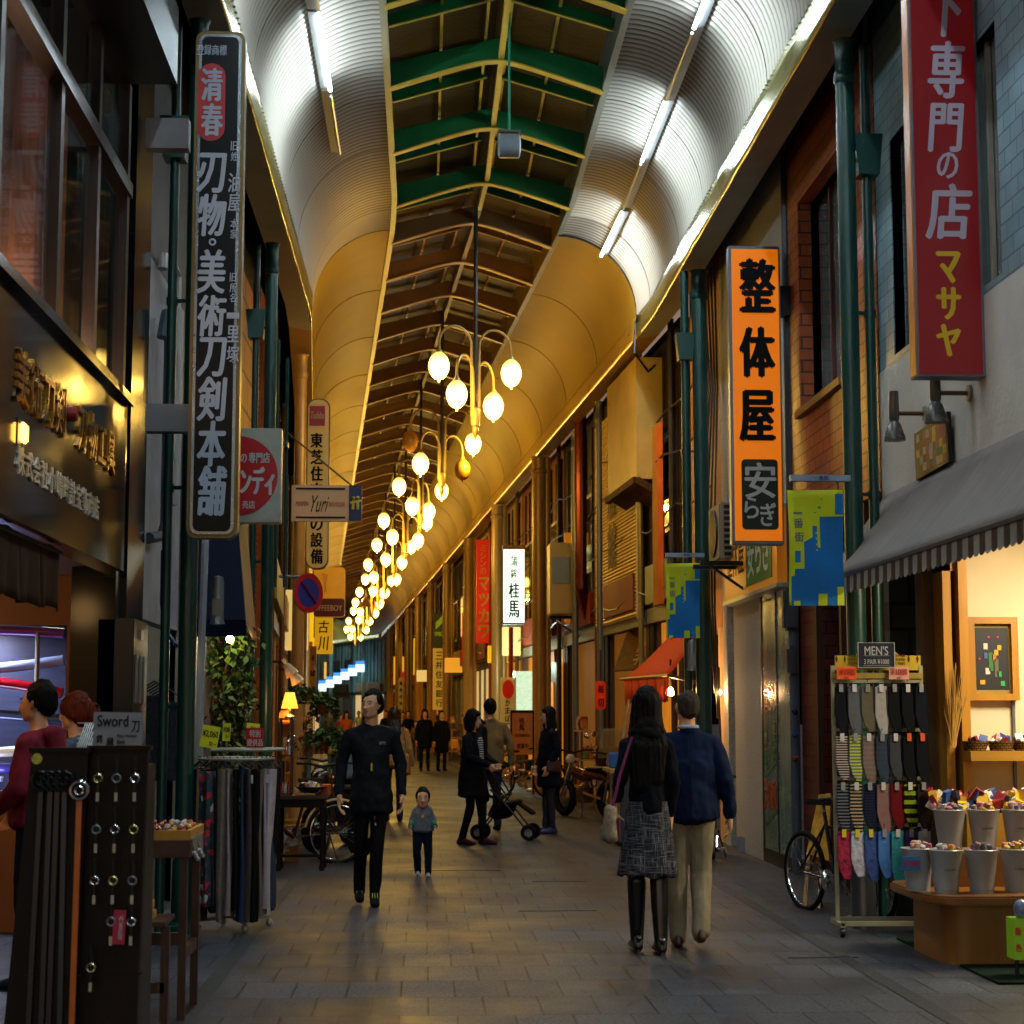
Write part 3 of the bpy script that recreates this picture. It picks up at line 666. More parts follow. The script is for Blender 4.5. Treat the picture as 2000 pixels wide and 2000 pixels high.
tag(MB().tube([(LX + .1, 13.55, 4.4), (LX + .12, 13.6, 4.6), (LX + .12, 13.75, 4.62), (LX + .12, 13.8, 4.4), (LX + .12, 13.8, 3.0), (LX + .1, 13.75, 2.9), (LX + .04, 13.5, 2.86)], .045, 8).build('grey_pipe', M('blue_grey_pipe', '#39454f', .4)), 'blue grey hooked drain pipe beside the granite column', 'pipe')
tag(MB().tube([at(403, 1000, 15.3), at(392, 1300, 15.3), V((at(391, 1500, 15.3).x, 15.3, 0))], .032, 8).build('downpipe', M('pale_pipe', '#8c8f96', .4)), 'pale grey downpipe running to the ground behind the price cards', 'pipe')
tag(MB().tube([at(318, 1075, 13.3), at(316, 1180, 13.3), at(322, 1230, 13.3), at(345, 1262, 13.1)], .016, 6).build('blue_hose', M('blue_hose_rubber', '#16386a', .5)), 'blue hose curving into the nearest left green column', 'hose')
# clothes hangers behind the columns
r = T('hanging_clothes', 'row of black hangers with dark clothes inside the mint lit shop', 'clothes', (-2.2, 14.2, 1.0))
for k in range(6):
    p = at(302 + k * 5, 1330 + k * 3, 13.9 + k * .12)
    MB().tube([p + V((-.1, 0, -.06)), p, p + V((.1, 0, -.06))], .008, 5).build('hanger', BLACKM, r)
    MB().cbox(p + V((0, 0, -.42)), (.16, .03, .62), rz=.5).build('garment', M('speckled_cloth', '#2a2c33', .9, var=.8, vs=60), r)
CARD = lambda nm, px0, py0, px1, py1, Y, mat_, lb, cat='price card', tilt=0, rows=(), ink=BLK, stick=0, group=None: _card(nm, px0, py0, px1, py1, Y, mat_, lb, cat, tilt, rows, ink, stick, group)
def _card(nm, px0, py0, px1, py1, Y, mat_, lb, cat, tilt, rows, ink, stick, group):
    c = at((px0 + px1) / 2, (py0 + py1) / 2, Y); w = (px1 - px0) / 3500 * Y; h = (py1 - py0) / 3500 * Y
    r = T(nm, lb, cat, c, group=group)
    ax = V((math.cos(tilt), 0, math.sin(tilt))); ay = V((-math.sin(tilt), 0, math.cos(tilt)))
    MB().prism([(-w / 2, -h / 2), (w / 2, -h / 2), (w / 2, h / 2), (-w / 2, h / 2)], c, ax, ay, -.006).build('card', mat_, r)
    if rows:
        m_ = MB()
        for (txt, fx, fy, fw, fh) in rows: write(m_, txt, c + ax * fx * w + ay * fy * h + V((0, -.004, 0)), ax, ay, fw * w, fh * h, bold=.02)
        m_.build('lettering', ink, r)
    if stick: MB().tube([c + V((0, .006, -h / 2)), c + V((0, .006, -h / 2 - stick))], .006, 6).build('stick', GREYM, r)
    return r
# navy awning
r = T('navy_awning', 'navy cloth awning with a pale side, folded down beside the second green column', 'awning', at(440, 1140, 16.6))
pa, pb, pc_, pd = at(385, 1040, 16.4), at(466, 1035, 16.4), at(480, 1212, 15.6), at(372, 1212, 15.6)
MB().add([pa, pb, pc_, pd], [(0, 1, 2, 3)]).build('cover', NAVY, r, solid=.02)
MB().add([pd, pc_, at(482, 1242, 15.6), at(372, 1244, 15.6)], [(0, 1, 2, 3)]).build('valance', NAVY, r, solid=.02)
MB().add([pb, at(478, 1000, 18.4), at(500, 1262, 17.6), pc_], [(0, 1, 2, 3)]).build('side_cloth', M('beige_cloth', '#8d6a3c', .8, var=.2), r, solid=.02)
# vines
def leafmass(mb, c, ext, n, size, mi=0, droop=0):
    for i in range(n):
        p = V((c[0] + random.gauss(0, ext[0] * .5), c[1] + random.gauss(0, ext[1] * .5), c[2] + random.uniform(-ext[2], ext[2])))
        a = random.uniform(0, 6.28); t = random.uniform(.2, 1.3); s_ = size * random.uniform(.6, 1.3)
        d = V((math.cos(a) * math.cos(t), math.sin(a) * math.cos(t), -math.sin(t) * .8)).normalized(); w = d.cross(V((random.uniform(-1, 1), random.uniform(-1, 1), 1))).normalized() * s_ * .38
        tip = p + d * s_; mid = p + d * s_ * .45 + V((0, 0, s_ * .08))
        mb.add([p, mid + w, tip, mid - w], [(0, 1, 2, 3)], mi=random.choice((0, 0, 1)) if mi == 0 else mi)
LEAF = M('ivy_leaf', '#1d3c10', .5, var=.4, vs=20); LEAF2 = M('young_ivy_leaf', '#4a641a', .5, var=.3, vs=20)
STEM = M('vine_stem', '#3a2a16', .8)
r = T('climbing_vine', 'green climbing vine on the slatted wall lit by a small bulb', 'plant', (-1.75, 17.8, .2))
mb = MB(); st_ = MB()
for k in range(9):
    x = -1.98 + random.uniform(-.03, .25); y = 17.3 + random.uniform(-.3, .9); pts = []
    for j in range(12):
        z = .55 + j * .16; x2 = x + .06 * math.sin(j * .8 + k) + (.02 * j if k % 3 == 0 else -.006 * j); pts.append(V((x2, y - .1, z)))
        leafmass(mb, (x2, y - .1, z), (.1, .12, .1), 26 if k < 5 else 14, .075)
    st_.tube(pts, .008, 5)
leafmass(mb, (-2.03, 17.2, 2.1), (.05, .1, .2), 120, .06); leafmass(mb, (-2.2, 17.0, 1.25), (.10, .1, .25), 90, .07)
mb.build('foliage', [LEAF, LEAF2], r); st_.build('stem', STEM, r)
r = T('vine_bulb', 'small bare white bulb above the climbing vine', 'lamp', at(449, 1248, 16.8))
MB().sph(at(449, 1248, 16.8), .035).build('bulb', M('bulb_glow', '#ffffff', .4, var=0, emit=(1, .85, .6), es=40), r, smooth=True)
MB().tube([at(449, 1241, 16.8), at(449, 1225, 16.8)], .012, 6).build('holder', BLACKM, r)
lamp('vine_bulb_light', at(452, 1255, 16.65), 9, (1, .75, .38), .04)
# --- building C: orange brick corner with poles, beyond the second column
bc = T('brick_corner_shop', 'narrow orange brick shop beyond the second left column', 'shop building', (LX, 23.5, 0))
mb = MB(MB and None); mb.box(LX - .3, LX + .02, 22.25, 24.4, 0, 6.9)
mb.build('brick_wall', brick_mat('orange_brick', '#a0441a', '#8a3714', '#2a120a', .22, .08, .01, 'walls', .6, .5), bc)
MB().box(LX + .02, LX + .1, 22.3, 22.42, 0, 6.5).build('corner_strip', M('amber_strip', '#a5561d', .6), bc)
# --- far buildings: both sides of the second arcade section
TAN = M('tan_wall', '#9b7b46', .8, var=.2, vs=1.5); TAN2 = M('olive_wall', '#7c6a3c', .8, var=.25, vs=1.5)
BRN = M('brown_siding', '#6a3517', .6, var=.25, vs=3); wave_bump(BRN, 'Y', 3.2, .7, .03)
DKW = M('dark_timber', '#241a12', .6, var=.3, vs=4)
GRN = M('pale_siding', '#8b8f6a', .7, var=.2)
LITW = M('lit_window', '#8a6a30', .2, emit='#e0a040', es=.8, var=.6, vs=3)
def unit(s0, s1, sd, wall, label, kind=0, h0=3.0, h1=7.1, ins=0.0):
    """a shop-house: upper wall, opening with lit back wall, windows with panes, lintel"""
    U = sd * (2.87 + ins); c = P((s0 + s1) / 2, U)
    r = T('shop_house', label, 'shop building', c)
    mp = lambda p: P(p.y, sd * p.x, p.z)
    def box(x0, x1, y0, y1, z0, z1, nm, mt, par=r):
        m_ = MB(); ys = stations(y0, y1, 4)
        for a_, b_ in zip(ys, ys[1:]):
            vs = [P(y, sd * x, z) for x in (x0, x1) for y in (a_, b_) for z in (z0, z1)]
            m_.add(vs, [(0, 1, 3, 2), (4, 6, 7, 5), (0, 4, 5, 1), (2, 3, 7, 6), (0, 2, 6, 4), (1, 5, 7, 3)])
        return m_.build(nm, mt, par)
    u = 2.87 + ins
    box(u, u + .4, s0 + .01, s1 - .01, h0, h1, 'upper_wall', wall)
    box(u - .05, u + .02, s0 + .03, s1 - .03, h0 - .1, h0 + .12, 'lintel', WOODD if kind % 2 else GREYM)
    w = s1 - s0; ng = max(1, int(w / 2.6))
    if kind != 3:
        for i in range(ng):
            a_ = s0 + w * (i + .22) / ng; b_ = s0 + w * (i + .78) / ng
            fr = box(u - .03, u + .01, a_, b_, h0 + 1.15, h0 + 2.6, 'window', FR); box(u - .034, u - .031, a_ + .07, (a_ + b_) / 2 - .03, h0 + 1.22, h0 + 2.53, 'pane', GLASSD, fr); box(u - .034, u - .031, (a_ + b_) / 2 + .03, b_ - .07, h0 + 1.22, h0 + 2.53, 'pane', LITW if (int(s0) + i) % 3 == 0 else GLASSD, fr)
    for a_ in (s0, s1 - .3): box(u, u + .35, a_ + .01, a_ + .29, 0, h0 - .1, 'pier', wall)
    inn = [M('amber_shop', '#b0762e', .7, emit='#c87820', es=.45, var=.5, vs=1.5), M('closed_shutter', '#5c5345', .5, metal=.4, var=.2), M('dim_shop', '#5a3a1c', .7, emit='#b06a20', es=.16, var=.6, vs=2.5), M('white_shop', '#b8b19a', .7, emit='#d8b070', es=.5, var=.5, vs=2)][kind % 4]
    if kind % 4 == 1: wave_bump(inn, 'Z', 6, .8, .02)
    box(u + .12, u + .2, s0 + .3, s1 - .3, 0, h0 - .1, 'shopfront', inn)
    m_ = MB(); n_ = max(1, int(w / (1.7 + .5 * (kind % 3))))
    for i in range(n_ + 1):
        y = s0 + .3 + (w - .6) * i / n_; m_.bar(P(y, sd * (u + .08), 0), P(y, sd * (u + .08), h0 - .1), .07)
    m_.build('door_frame', WOOD if kind % 2 == 0 else GREYM, r)
    box(u - .16, u - .06, s0 + w * .12, s0 + w * .8, h0 + .16, h0 + .72, 'signboard', M('board_%d' % (int(s0) % 5), ('#a8752c', '#7a2418', '#c8b080', '#3a2a18', '#8a8a5a')[int(s0) % 5], .6, var=.25, vs=2))
    m_ = MB()
    for k in range(int(w / .8)): y = s0 + .3 + k * .8; m_.bar(P(y, sd * (u - .02), h0 + .8), P(y, sd * (u - .02), h1 - .3), .035 if k % 3 else .07)
    m_.build('wall_rib', DKW if wall is not DKW else WOOD, r)
    m_ = MB(); m_.tube([P(s0 + .12, sd * (u - .1), 0), P(s0 + .12, sd * (u - .1), h1)], .045, 8); m_.build('rain_pipe', M('pipe_%d' % (int(s1) % 3), ('#6a4a24', '#8a7a4a', '#3a3226')[int(s1) % 3], .4, metal=.3), r, smooth=True)
    return r
walls = [TAN, BRN, TAN2, CREAM, DKW, GRN]
sR = [(24.45, 26.9, 4, 0, 'dark timber shop behind the red awning'), (26.95, 31.2, 4, 2, 'shop with a louvred panel above, beyond the red awning'), (31.3, 36.2, 4, 2, 'dark shop front behind the parked motorbikes'), (36.3, 44, 1, 0, 'brown ribbed upper wall shop with a wooden door'), (44.1, 51, 0, 0, 'tan walled shop above the lit white sign'), (51.1, 60, 3, 3, 'cream walled shop behind the red vertical sign'), (60.1, 70, 4, 1, 'dark timber shop in the middle distance on the right'), (70.1, 81, 2, 0, 'olive walled bank front behind the vertical bank sign'), (81.1, 95, 0, 1, 'tan shop far down the right side'), (95.1, 110, 1, 2, 'brown shop far down the right side'), (110.1, 124.8, 3, 0, 'last cream shop on the right before the street turns')]
for a_, b_, w_, k_, lb in sR: unit(a_, b_, 1, walls[w_], lb, k_)
sL = [(24.45, 32, 3, 2, 'cream shop house behind the yellow hanging signs'), (32.1, 42, 0, 0, 'tan shop house beyond the yellow signs on the left'), (42.1, 56, 5, 3, 'pale siding shop house on the far left'), (56.1, 75, 2, 0, 'olive shop house far down the left side'), (75.1, 100, 0, 1, 'tan shop house near the far left end'), (100.1, 124.8, 3, 0, 'last shop house on the left before the street turns')]
for a_, b_, w_, k_, lb in sL: unit(a_, b_, -1, walls[w_], lb, k_)
COOLW = M('cool_wall', '#6f8f88', .7, var=.3, vs=1); COOLD = M('cool_dark_wall', '#5a7474', .7, var=.3, vs=1)
for i, (a_, b_) in enumerate(((125.3, 133), (133.1, 141), (141.1, 151), (151.1, 165), (165.1, 188))):
    unit(a_, b_, 1, [COOLW, COOLD][i % 2], ['first', 'second', 'third', 'fourth', 'fifth'][i] + ' grey green shop house along the turned end of the street', [3, 1, 3, 2, 3][i])
    unit(a_, b_, -1, [COOLD, COOLW][i % 2], ['first', 'second', 'third', 'fourth', 'fifth'][i] + ' shop house on the inner side of the turned street', [1, 3, 2, 3, 1][i])
tag(MB().box(-70, -8, 178, 179, 0, 12).build('end_building', COOLD), 'dark building closing the far end of the street', 'building')
# ================================================================== columns
def column(p, top, label, col=None, r0=.065, group='columns carrying the arcade roof', far=False, box_=True, pipe=1):
    m_ = col or STEEL_G; r = T('arcade_column', label, 'column', (p.x, p.y, 0), group=group)
    MB().tube([(p.x, p.y, 0), (p.x, p.y, top - .25), (p.x, p.y, top)], [r0, r0, r0], 18).build('shaft', m_, r, smooth=True)
    MB().lathe([(r0 * 1.9, 0), (r0 * 1.9, .05), (r0 * 1.25, .08), (r0 * 1.15, .5), (r0, .52)], (p.x, p.y, 0), 18).build('base', m_, r, smooth=True)
    MB().lathe([(r0, -.35), (r0 * 1.18, -.33), (r0 * 1.18, -.27), (r0, -.25), (r0 * 1.05, -.03), (r0 * 1.3, 0.0)], (p.x, p.y, top), 18).build('capital', m_, r, smooth=True)
    if pipe:
        q = V((p.x + .17 * pipe, p.y + .05, 0)); MB().tube([(q.x, q.y, 0), (q.x, q.y, top)], r0 * .55, 12).build('rain_pipe', m_, r, smooth=True)
        mb = MB()
        for z in (1.6, 3.2, 4.6, 5.8): mb.lathe([(r0 * .68, -.03), (r0 * .68, .03)], (q.x, q.y, z), 12); mb.bar((p.x, p.y, z), (q.x, q.y, z), .025)
        mb.build('clamp', m_, r)
        if box_:
            MB().prism([(-.11, .2), (.11, .2), (.08, -.12), (-.08, -.12)], (q.x, q.y - .09, top - .95), X_, Z_, -.18).build('hopper', m_, r)
    return r
column(V((-1.73, 13.14)), 6.75, 'nearest green column on the left, below the black hanging sign', pipe=-1)
column(V((-1.73, 19.6)), 6.75, 'second green column on the left, behind the round red sign', r0=.068, pipe=-1)
column(V((3.22, 13.3)), 6.75, 'nearest green column on the right, behind the socks rack', r0=.07, pipe=1)
column(V((3.2, 20.6)), 6.75, 'second green column on the right, beyond the orange sign', r0=.09, pipe=-1)
mb = MB(); mb.tube([(-1.62, 19.3, 2.9), (-1.62, 19.3, 5.6)], .02, 6); mb.tube([(-1.52, 19.3, 2.9), (-1.52, 19.3, 5.4)], .02, 6); mb.box(-2.1, -1.5, 19.2, 19.4, 4.42, 4.47); mb.bar((-2.1, 19.3, 4.3), (-1.62, 19.3, 4.2), .04)
tag(mb.build('bracket_frame', STEEL_G), 'green steel bracket frame standing off the second left column', 'bracket')
TCOL = M('tan_column_paint', '#a08048', .35, metal=.2, var=.1)
lbl = ['nearest tan column on the right, a thick round post beyond the woman with glasses', 'second tan column on the right', 'third tan column on the right', 'fourth tan column on the right', 'fifth tan column on the right', 'sixth tan column on the right', 'seventh tan column on the right', 'eighth tan column on the right', 'ninth tan column on the right']
for i, s in enumerate((36, 44.5, 53, 62, 71, 80, 89, 100, 112)): column(P(s, 2.3), 6.75, lbl[i], TCOL, .14, pipe=1, box_=False)
lbl = [l.replace('right', 'left').replace(', a thick round post beyond the woman with glasses', ', beside the yellow hanging sign') for l in lbl]
for i, s in enumerate((26, 34, 42.5, 51, 62, 71, 80, 92, 106)): column(P(s, -2.42), 6.75, lbl[i], TCOL, .085, pipe=0, box_=False)
CCOL = M('mint_column_paint', '#8fb0a4', .4)
for i, s in enumerate((129, 137, 145, 154)): column(P(s, 2.4), 6.75, ['first', 'second', 'third', 'fourth'][i] + ' pale mint column past the turn of the street', CCOL, .16, pipe=0, box_=False)
column(P(29.4, 2.5), 6.75, 'slim pale pole on the right in front of the louvred shop', GREYM, .05, pipe=0, box_=False)
column(P(32.6, 2.55), 6.75, 'slim grey pole beside the neon sign', GREYM, .06, pipe=0, box_=False)
# ================================================================== buildings on the right
TILE_B = brick_mat('blue_tiles', '#6d909c', '#84a5ae', '#4a5f6a', .23, .115, .006, 'walls', .28, .4)
BRICK_O = brick_mat('orange_tile_brick', '#a3542e', '#924826', '#3b2620', .24, .115, .008, 'walls', .42, .5)
BRICK_R = brick_mat('red_brick', '#6b2c1c', '#5a2517', '#2a1712', .24, .115, .008, 'walls', .45, .5)
def winr(par, x, y0, y1, z0, z1, fm, curt=None, split=2, depth=.12):
    f_ = MB(); t = .06
    f_.box(x - .03, x + .05, y0, y1, z0 - t, z0); f_.box(x - .03, x + .05, y0, y1, z1, z1 + t); f_.box(x - .03, x + .05, y0 - t, y0, z0 - t, z1 + t); f_.box(x - .03, x + .05, y1, y1 + t, z0 - t, z1 + t)
    w_ = f_.build('window', fm, par)
    s_ = MB(); ys = [y0 + (y1 - y0) * i / split for i in range(split + 1)]
    for y in ys[1:-1]: s_.box(x + .02, x + .05, y - .02, y + .02, z0, z1)
    s_.build('sash', fm, w_)
    MB().box(x + .055, x + .06, y0, y1, z0, z1).build('pane', GLASSD if not curt else M('grey_curtained_glass', '#76827f', .08, var=.25, vs=1.2, stretch=(1, 9, .1), coat=1), w_)
    return w_
sk = T('socks_shop', 'blue tiled corner shop selling socks, with an open lit front', 'shop building', (RX, 10.5, 0))
def wall_with_holes(x0, x1, y0, y1, z0, z1, holes, mt, par, nm):
    """wall slab pierced by window openings (y0, y1, z0, z1)"""
    m_ = MB(); holes = sorted(holes); y = y0
    for (a_, b_, c_, d_) in holes:
        m_.box(x0, x1, y, a_, z0, z1); m_.box(x0, x1, a_, b_, z0, c_); m_.box(x0, x1, a_, b_, d_, z1); y = b_
    m_.box(x0, x1, y, y1, z0, z1); return m_.build(nm, mt, par)
wall_with_holes(RX, RX + .25, 3, 13.9, 4.24, 8.2, [(5.5, 7.2, 4.3, 5.95), (8.7, 10.3, 4.3, 5.95), (10.85, 11.62, 4.3, 5.95), (12.75, 13.45, 4.3, 6.0)], TILE_B, sk, 'tiled_wall')
wall_with_holes(RX - .005, RX + .25, 3, 13.9, 3.05, 4.24, [], M('stucco', '#c4bfb4', .75, var=.12, vs=1.6, bump=.2, bs=25), sk, 'stucco_band')
WF = M('pale_window_frame', '#8d857a', .5)
for (a_, b_, c_, d_) in ((5.5, 7.2, 4.3, 5.95), (8.7, 10.3, 4.3, 5.95), (10.85, 11.62, 4.3, 5.95), (12.75, 13.45, 4.3, 6.0)): winr(sk, RX + .04, a_, b_, c_, d_, WF, 1, 2 if b_ - a_ > 1 else 2)
CW = M('cream_interior', '#d8ccb0', .8, var=.08, vs=1)
yb = 13.3
mb = MB(); mb.box(at(1872, 1400, yb).x, 7.5, yb, yb + .1, 0, 3.05); mb.box(7.4, 7.5, 4, yb, 0, 3.05); mb.build('interior_wall', CW, sk)
MB().box(RX + .25, 7.5, 4, yb, 3.0, 3.06).build('interior_ceiling', CW, sk)
mb = MB(); xa, xb = at(1836, 1400, 13.2).x, at(1852, 1400, 13.2).x; mb.box(xa, xb, 13.05, 13.3, 0, 3.0); mb.box(at(1863, 1400, 13.2).x, at(1880, 1400, 13.2).x, 13.0, 13.3, 0, 3.0); mb.box(xa, at(1880, 1400, 13.2).x, 13.05, 13.3, 2.6, 2.72); mb.build('timber_post', WOODL, sk)
MB().box(at(1800, 1400, 13.4).x, at(1836, 1400, 13.4).x, 13.3, 13.5, 0, 3.05).build('beige_pier', M('beige_pier_paint', '#6e5f4c', .6), sk)
MB().box(at(1745, 1400, 13.7).x, at(1800, 1400, 13.7).x, 13.75, 13.9, 0, 3.05).build('stone_pier', brick_mat('rough_stone', '#3f4a42', '#2c3630', '#20261f', .3, .2, .015, 'xz', .85, 1), sk)
lamp('shop_ceiling_light', (5.0, 11.6, 2.9), 95, (1, .84, .55), .9, 'AREA', (0, 0, 0), .9)
lamp('shop_spot_light', (4.3, 12.4, 2.85), 10, (1, .72, .36), .08)
# shelves, framed picture and baskets inside
r = T('wall_shelf', 'honey wood wall shelf inside the socks shop', 'shelf', at(1940, 1480, 13.0))
z1 = at(1900, 1466, 13.0).z; z2 = at(1900, 1575, 13.0).z
MB().box(at(1878, 1400, 13).x, 6.5, 12.8, 13.28, z1 - .07, z1).build('board', WOODH, r)
MB().box(at(1878, 1400, 13).x, 6.5, 12.7, 13.28, z2 - .07, z2).build('board', WOODH, r)
MB().box(at(1984, 1400, 13.2).x, at(1989, 1400, 13.2).x, 13.27, 13.3, .3, 2.1).build('rail', GREYM, r)
WIK = brick_mat('wicker', '#7a5a26', '#5e431a', '#1d140a', .03, .018, .003, 'xz', .7, 1)
goods = [M('goods%d' % i, c_, .4, var=.2, vs=9) for i, c_ in enumerate(('#c9a21c', '#12182e', '#c8c3bd', '#7a1422', '#2f4f8e', '#c98a8a'))]
def goods_pile(mb, c, ex, n, sz=.05):
    for i in range(n):
        mb.cbox((c[0] + random.uniform(-ex[0], ex[0]), c[1] + random.uniform(-ex[1], ex[1]), c[2] + random.uniform(0, ex[2])), (sz * random.uniform(.6, 1.4), sz * .5, sz * random.uniform(.8, 1.8)), rz=random.uniform(-1, 1), rx=random.uniform(-.6, .6), ry=random.uniform(-.7, .7), mi=random.randrange(len(goods)))
for i, (a_, lb) in enumerate(((1905, 'left wicker basket of socks on the upper shelf'), (1955, 'middle wicker basket of wrapped socks on the upper shelf'), (2002, 'right wicker basket on the upper shelf, cut by the photo edge'))):
    p = at(a_, 1466, 12.95); r = T('wicker_basket', lb, 'basket', (p.x, p.y, z1), group='wicker baskets on the shelf')
    MB().lathe([(0, 0), (.075, 0), (.1, .07), (.094, .07), (.07, .01)], (p.x, p.y, z1), 20).build('basket', WIK, r, smooth=True)
    mb = MB(); goods_pile(mb, (p.x, p.y, z1 + .04), (.06, .05, .05), 16, .045); mb.build('wrapped_goods', goods, r)
r = T('framed_picture', 'small abstract picture of coloured squares in a honey wood frame', 'picture', at(1936, 1288, 13.25))
a_, b_ = at(1890, 1368, 13.28), at(1982, 1206, 13.28); t = .05
mb = MB(); mb.box(a_.x, b_.x, 13.22, 13.3, a_.z, a_.z + t); mb.box(a_.x, b_.x, 13.22, 13.3, b_.z - t, b_.z); mb.box(a_.x, a_.x + t, 13.22, 13.3, a_.z + t, b_.z - t); mb.box(b_.x - t, b_.x, 13.22, 13.3, a_.z + t, b_.z - t); mb.build('frame', WOODL, r)
MB().box(a_.x + t, b_.x - t, 13.262, 13.3, a_.z + t, b_.z - t).build('mount', M('mount_card', '#8f7d3c', .7), r)
mb = MB(); mb.box(a_.x + .065, b_.x - .065, 13.258, 13.28, a_.z + .08, b_.z - .08, mi=0)
for (u_, v_, w_, h_, m_) in ((.3, .7, .12, .1, 1), (.72, .68, .12, .08, 2), (.62, .6, .12, .09, 2), (.55, .52, .12, .1, 3), (.3, .55, .1, .1, 4), (.45, .45, .14, .3, 5), (.35, .3, .14, .1, 1), (.7, .25, .13, .09, 6), (.18, .12, .15, .07, 2), (.8, .1, .13, .08, 6), (.4, .85, .06, .03, 7), (.68, .85, .06, .03, 7), (.1, .5, .06, .03, 7), (.62, .35, .12, .3, 8)):
    W_ = b_.x - a_.x - .13; H_ = b_.z - a_.z - .16; x = a_.x + .065 + u_ * W_; z = a_.z + .08 + v_ * H_
    mb.box(x - w_ * W_ / 2, x + w_ * W_ / 2, 13.252, 13.258, z - h_ * H_ / 2, z + h_ * H_ / 2, mi=m_)
mb.build('painting', [M('pic%d' % i, c_, .5, var=0) for i, c_ in enumerate(('#14131f', '#c9c4c4', '#d8a01c', '#d9731c', '#3a5aa0', '#2f6a2f', '#2f9a52', '#c8205a', '#5a5a4a'))], r)
r = T('dried_grass', 'bunch of dried pampas grass beside the framed picture', 'plant', at(1868, 1450, 13.1)); mb = MB()
for i in range(60):
    p = at(1862, 1460, 13.0) + V((random.uniform(-.02, .02), 0, 0)); q = p + V((random.gauss(.02, .045), random.gauss(-.03, .03), random.uniform(.25, .62))); mb.tube([p, (p + q) / 2 + V((0, 0, .03)), q], [.003, .004, .001], 4)
mb.build('stalks', M('straw', '#b58d42', .8), r)
# --- brick building
bk = T('brick_house', 'orange brick building with a tall window, between blue tiles and white stucco', 'building', (RX, 15.6, 0))
wall_with_holes(RX, RX + .3, 13.92, 17.4, 3.3, 8.2, [(15.2, 16.9, 4.45, 6.5)], BRICK_O, bk, 'brick_wall')
MB().box(RX + .06, RX + .3, 16.75, 17.4, 0, 3.3).build('brick_pier', BRICK_R, bk)
mb = MB(); mb.box(RX + .28, RX + .32, 13.95, 16.75, 0, 3.3); mb.build('back_wall', M('dim_passage', '#3a1d10', .7, var=.3), bk)
mb = MB(); mb.box(RX + .02, RX + .08, 16.5, 16.6, 0, 3.3); mb.box(RX + .02, RX + .08, 15.5, 15.58, 0, 3.3); mb.box(RX + .02, RX + .08, 14.6, 14.68, 0, 3.3); mb.build('door_frame', WOOD, bk)
w_ = winr(bk, RX + .16, 15.2, 16.9, 4.45, 6.5, M('dark_red_frame', '#4a2418', .5), 1, 3)
MB().box(RX - .05, RX + .14, 15.12, 16.98, 4.38, 4.45).build('sill', M('sill_wood', '#8a6226', .5), w_)
tag(MB().tube([(RX + .0, 17.45, 7.2), (RX + .0, 17.45, 5.0), (RX + .0, 17.45, 0)], .05, 12).build('downpipe', M('blue_grey_pipe2', '#3c4954', .4)), 'blue grey downpipe at the edge of the orange brick wall', 'pipe')
tag(MB().tube([(RX - .05, 13.92, 7.2), (RX - .05, 13.92, 3.4), (RX - .12, 13.75, 3.1), (RX - .2, 13.4, 3.0)], .022, 8).build('cable_duct', M('pale_duct', '#8a8f86', .5)), 'thin pale conduit running down between the tiles and the bricks', 'conduit')
tag(MB().tube([(RX - .05, 14.02, 7.2), (RX - .05, 14.02, 2.9)], .035, 8).build('dark_duct', BLACKM), 'dark conduit beside the thin pale one', 'conduit')
# --- white stucco building
PEB = M('pebble_stucco', '#b5b5ae', .85, var=.35, vs=45, bump=.6, bs=60)
wt = T('massage_shop', 'white pebble stucco building with a glass door and a yellow sign', 'shop building', (RX, 19.2, 0))
mb = MB(); mb.box(RX, RX + .3, 17.5, 21.6, 2.82, 8.2); mb.box(RX, RX + .3, 19.15, 20.85, 0, 2.82); mb.box(RX, RX + .3, 21.3, 21.6, 0, 2.82); mb.build('stucco_wall', PEB, wt)
MB().box(RX + .1, RX + .16, 20.85, 21.3, 0, 2.3).build('brown_door', M('door_brown', '#2e1710', .5, var=.2), wt)
dg = MB().box(RX + .0, RX + .03, 17.55, 19.15, .15, 2.8).build('glass_door', M('milky_glass', '#8ba08f', .15, var=.15, vs=1.2, coat=.6), wt)
mb = MB(); mb.box(RX - .01, RX + .05, 18.3, 18.33, .15, 2.82); mb.box(RX - .01, RX + .17, 17.5, 19.15, 0, .15); mb.box(RX - .01, RX + .05, 19.1, 19.15, .15, 2.82); mb.build('door_frame', BLACKM, dg)
ORG_P = M('orange_decal', '#c24a1c', .5, var=0); GR_P = M('green_decal', '#0f6a4a', .5, var=0)
mb = MB(); write(mb, '肩こり', (RX - .004, 18.72, 1.72), -Y_, Z_, .62, .3, bold=.03); write(mb, '足の疲れ', (RX - .004, 18.72, .72), -Y_, Z_, .7, .34, bold=.03, skew=.0); mb.build('orange_lettering', ORG_P, dg)
mb = MB(); write(mb, '腰痛', (RX - .004, 18.5, 1.25), -Y_, Z_, .2, .5, vertical=True, bold=.03); write(mb, '骨盤', (RX - .004, 18.95, 1.2), -Y_, Z_, .2, .45, vertical=True, bold=.03)
for z_ in (.98, .48): mb.add([(RX - .004, 19.05, z_ - .12), (RX - .004, 18.4, z_ + .06), (RX - .004, 18.4, z_ + .1), (RX - .004, 19.05, z_ - .07)], [(0, 1, 2, 3)])
mb.build('green_lettering', GR_P, dg)
r = T('wall_sign', 'wide yellow wall sign with a green panel above the massage shop door', 'sign', (RX - .06, 19.2, 2.9))
YEL = M('amber_sign_face', '#d8861a', .4, emit='#d0741a', es=.12, var=.04); GSG = M('green_sign_panel', '#1f5a1c', .5, emit='#1f5a1c', es=.08, var=.3, vs=3)
MB().box(RX - .12, RX - .0, 17.6, 20.75, 2.84, 3.6).build('sign_box', YEL, r)
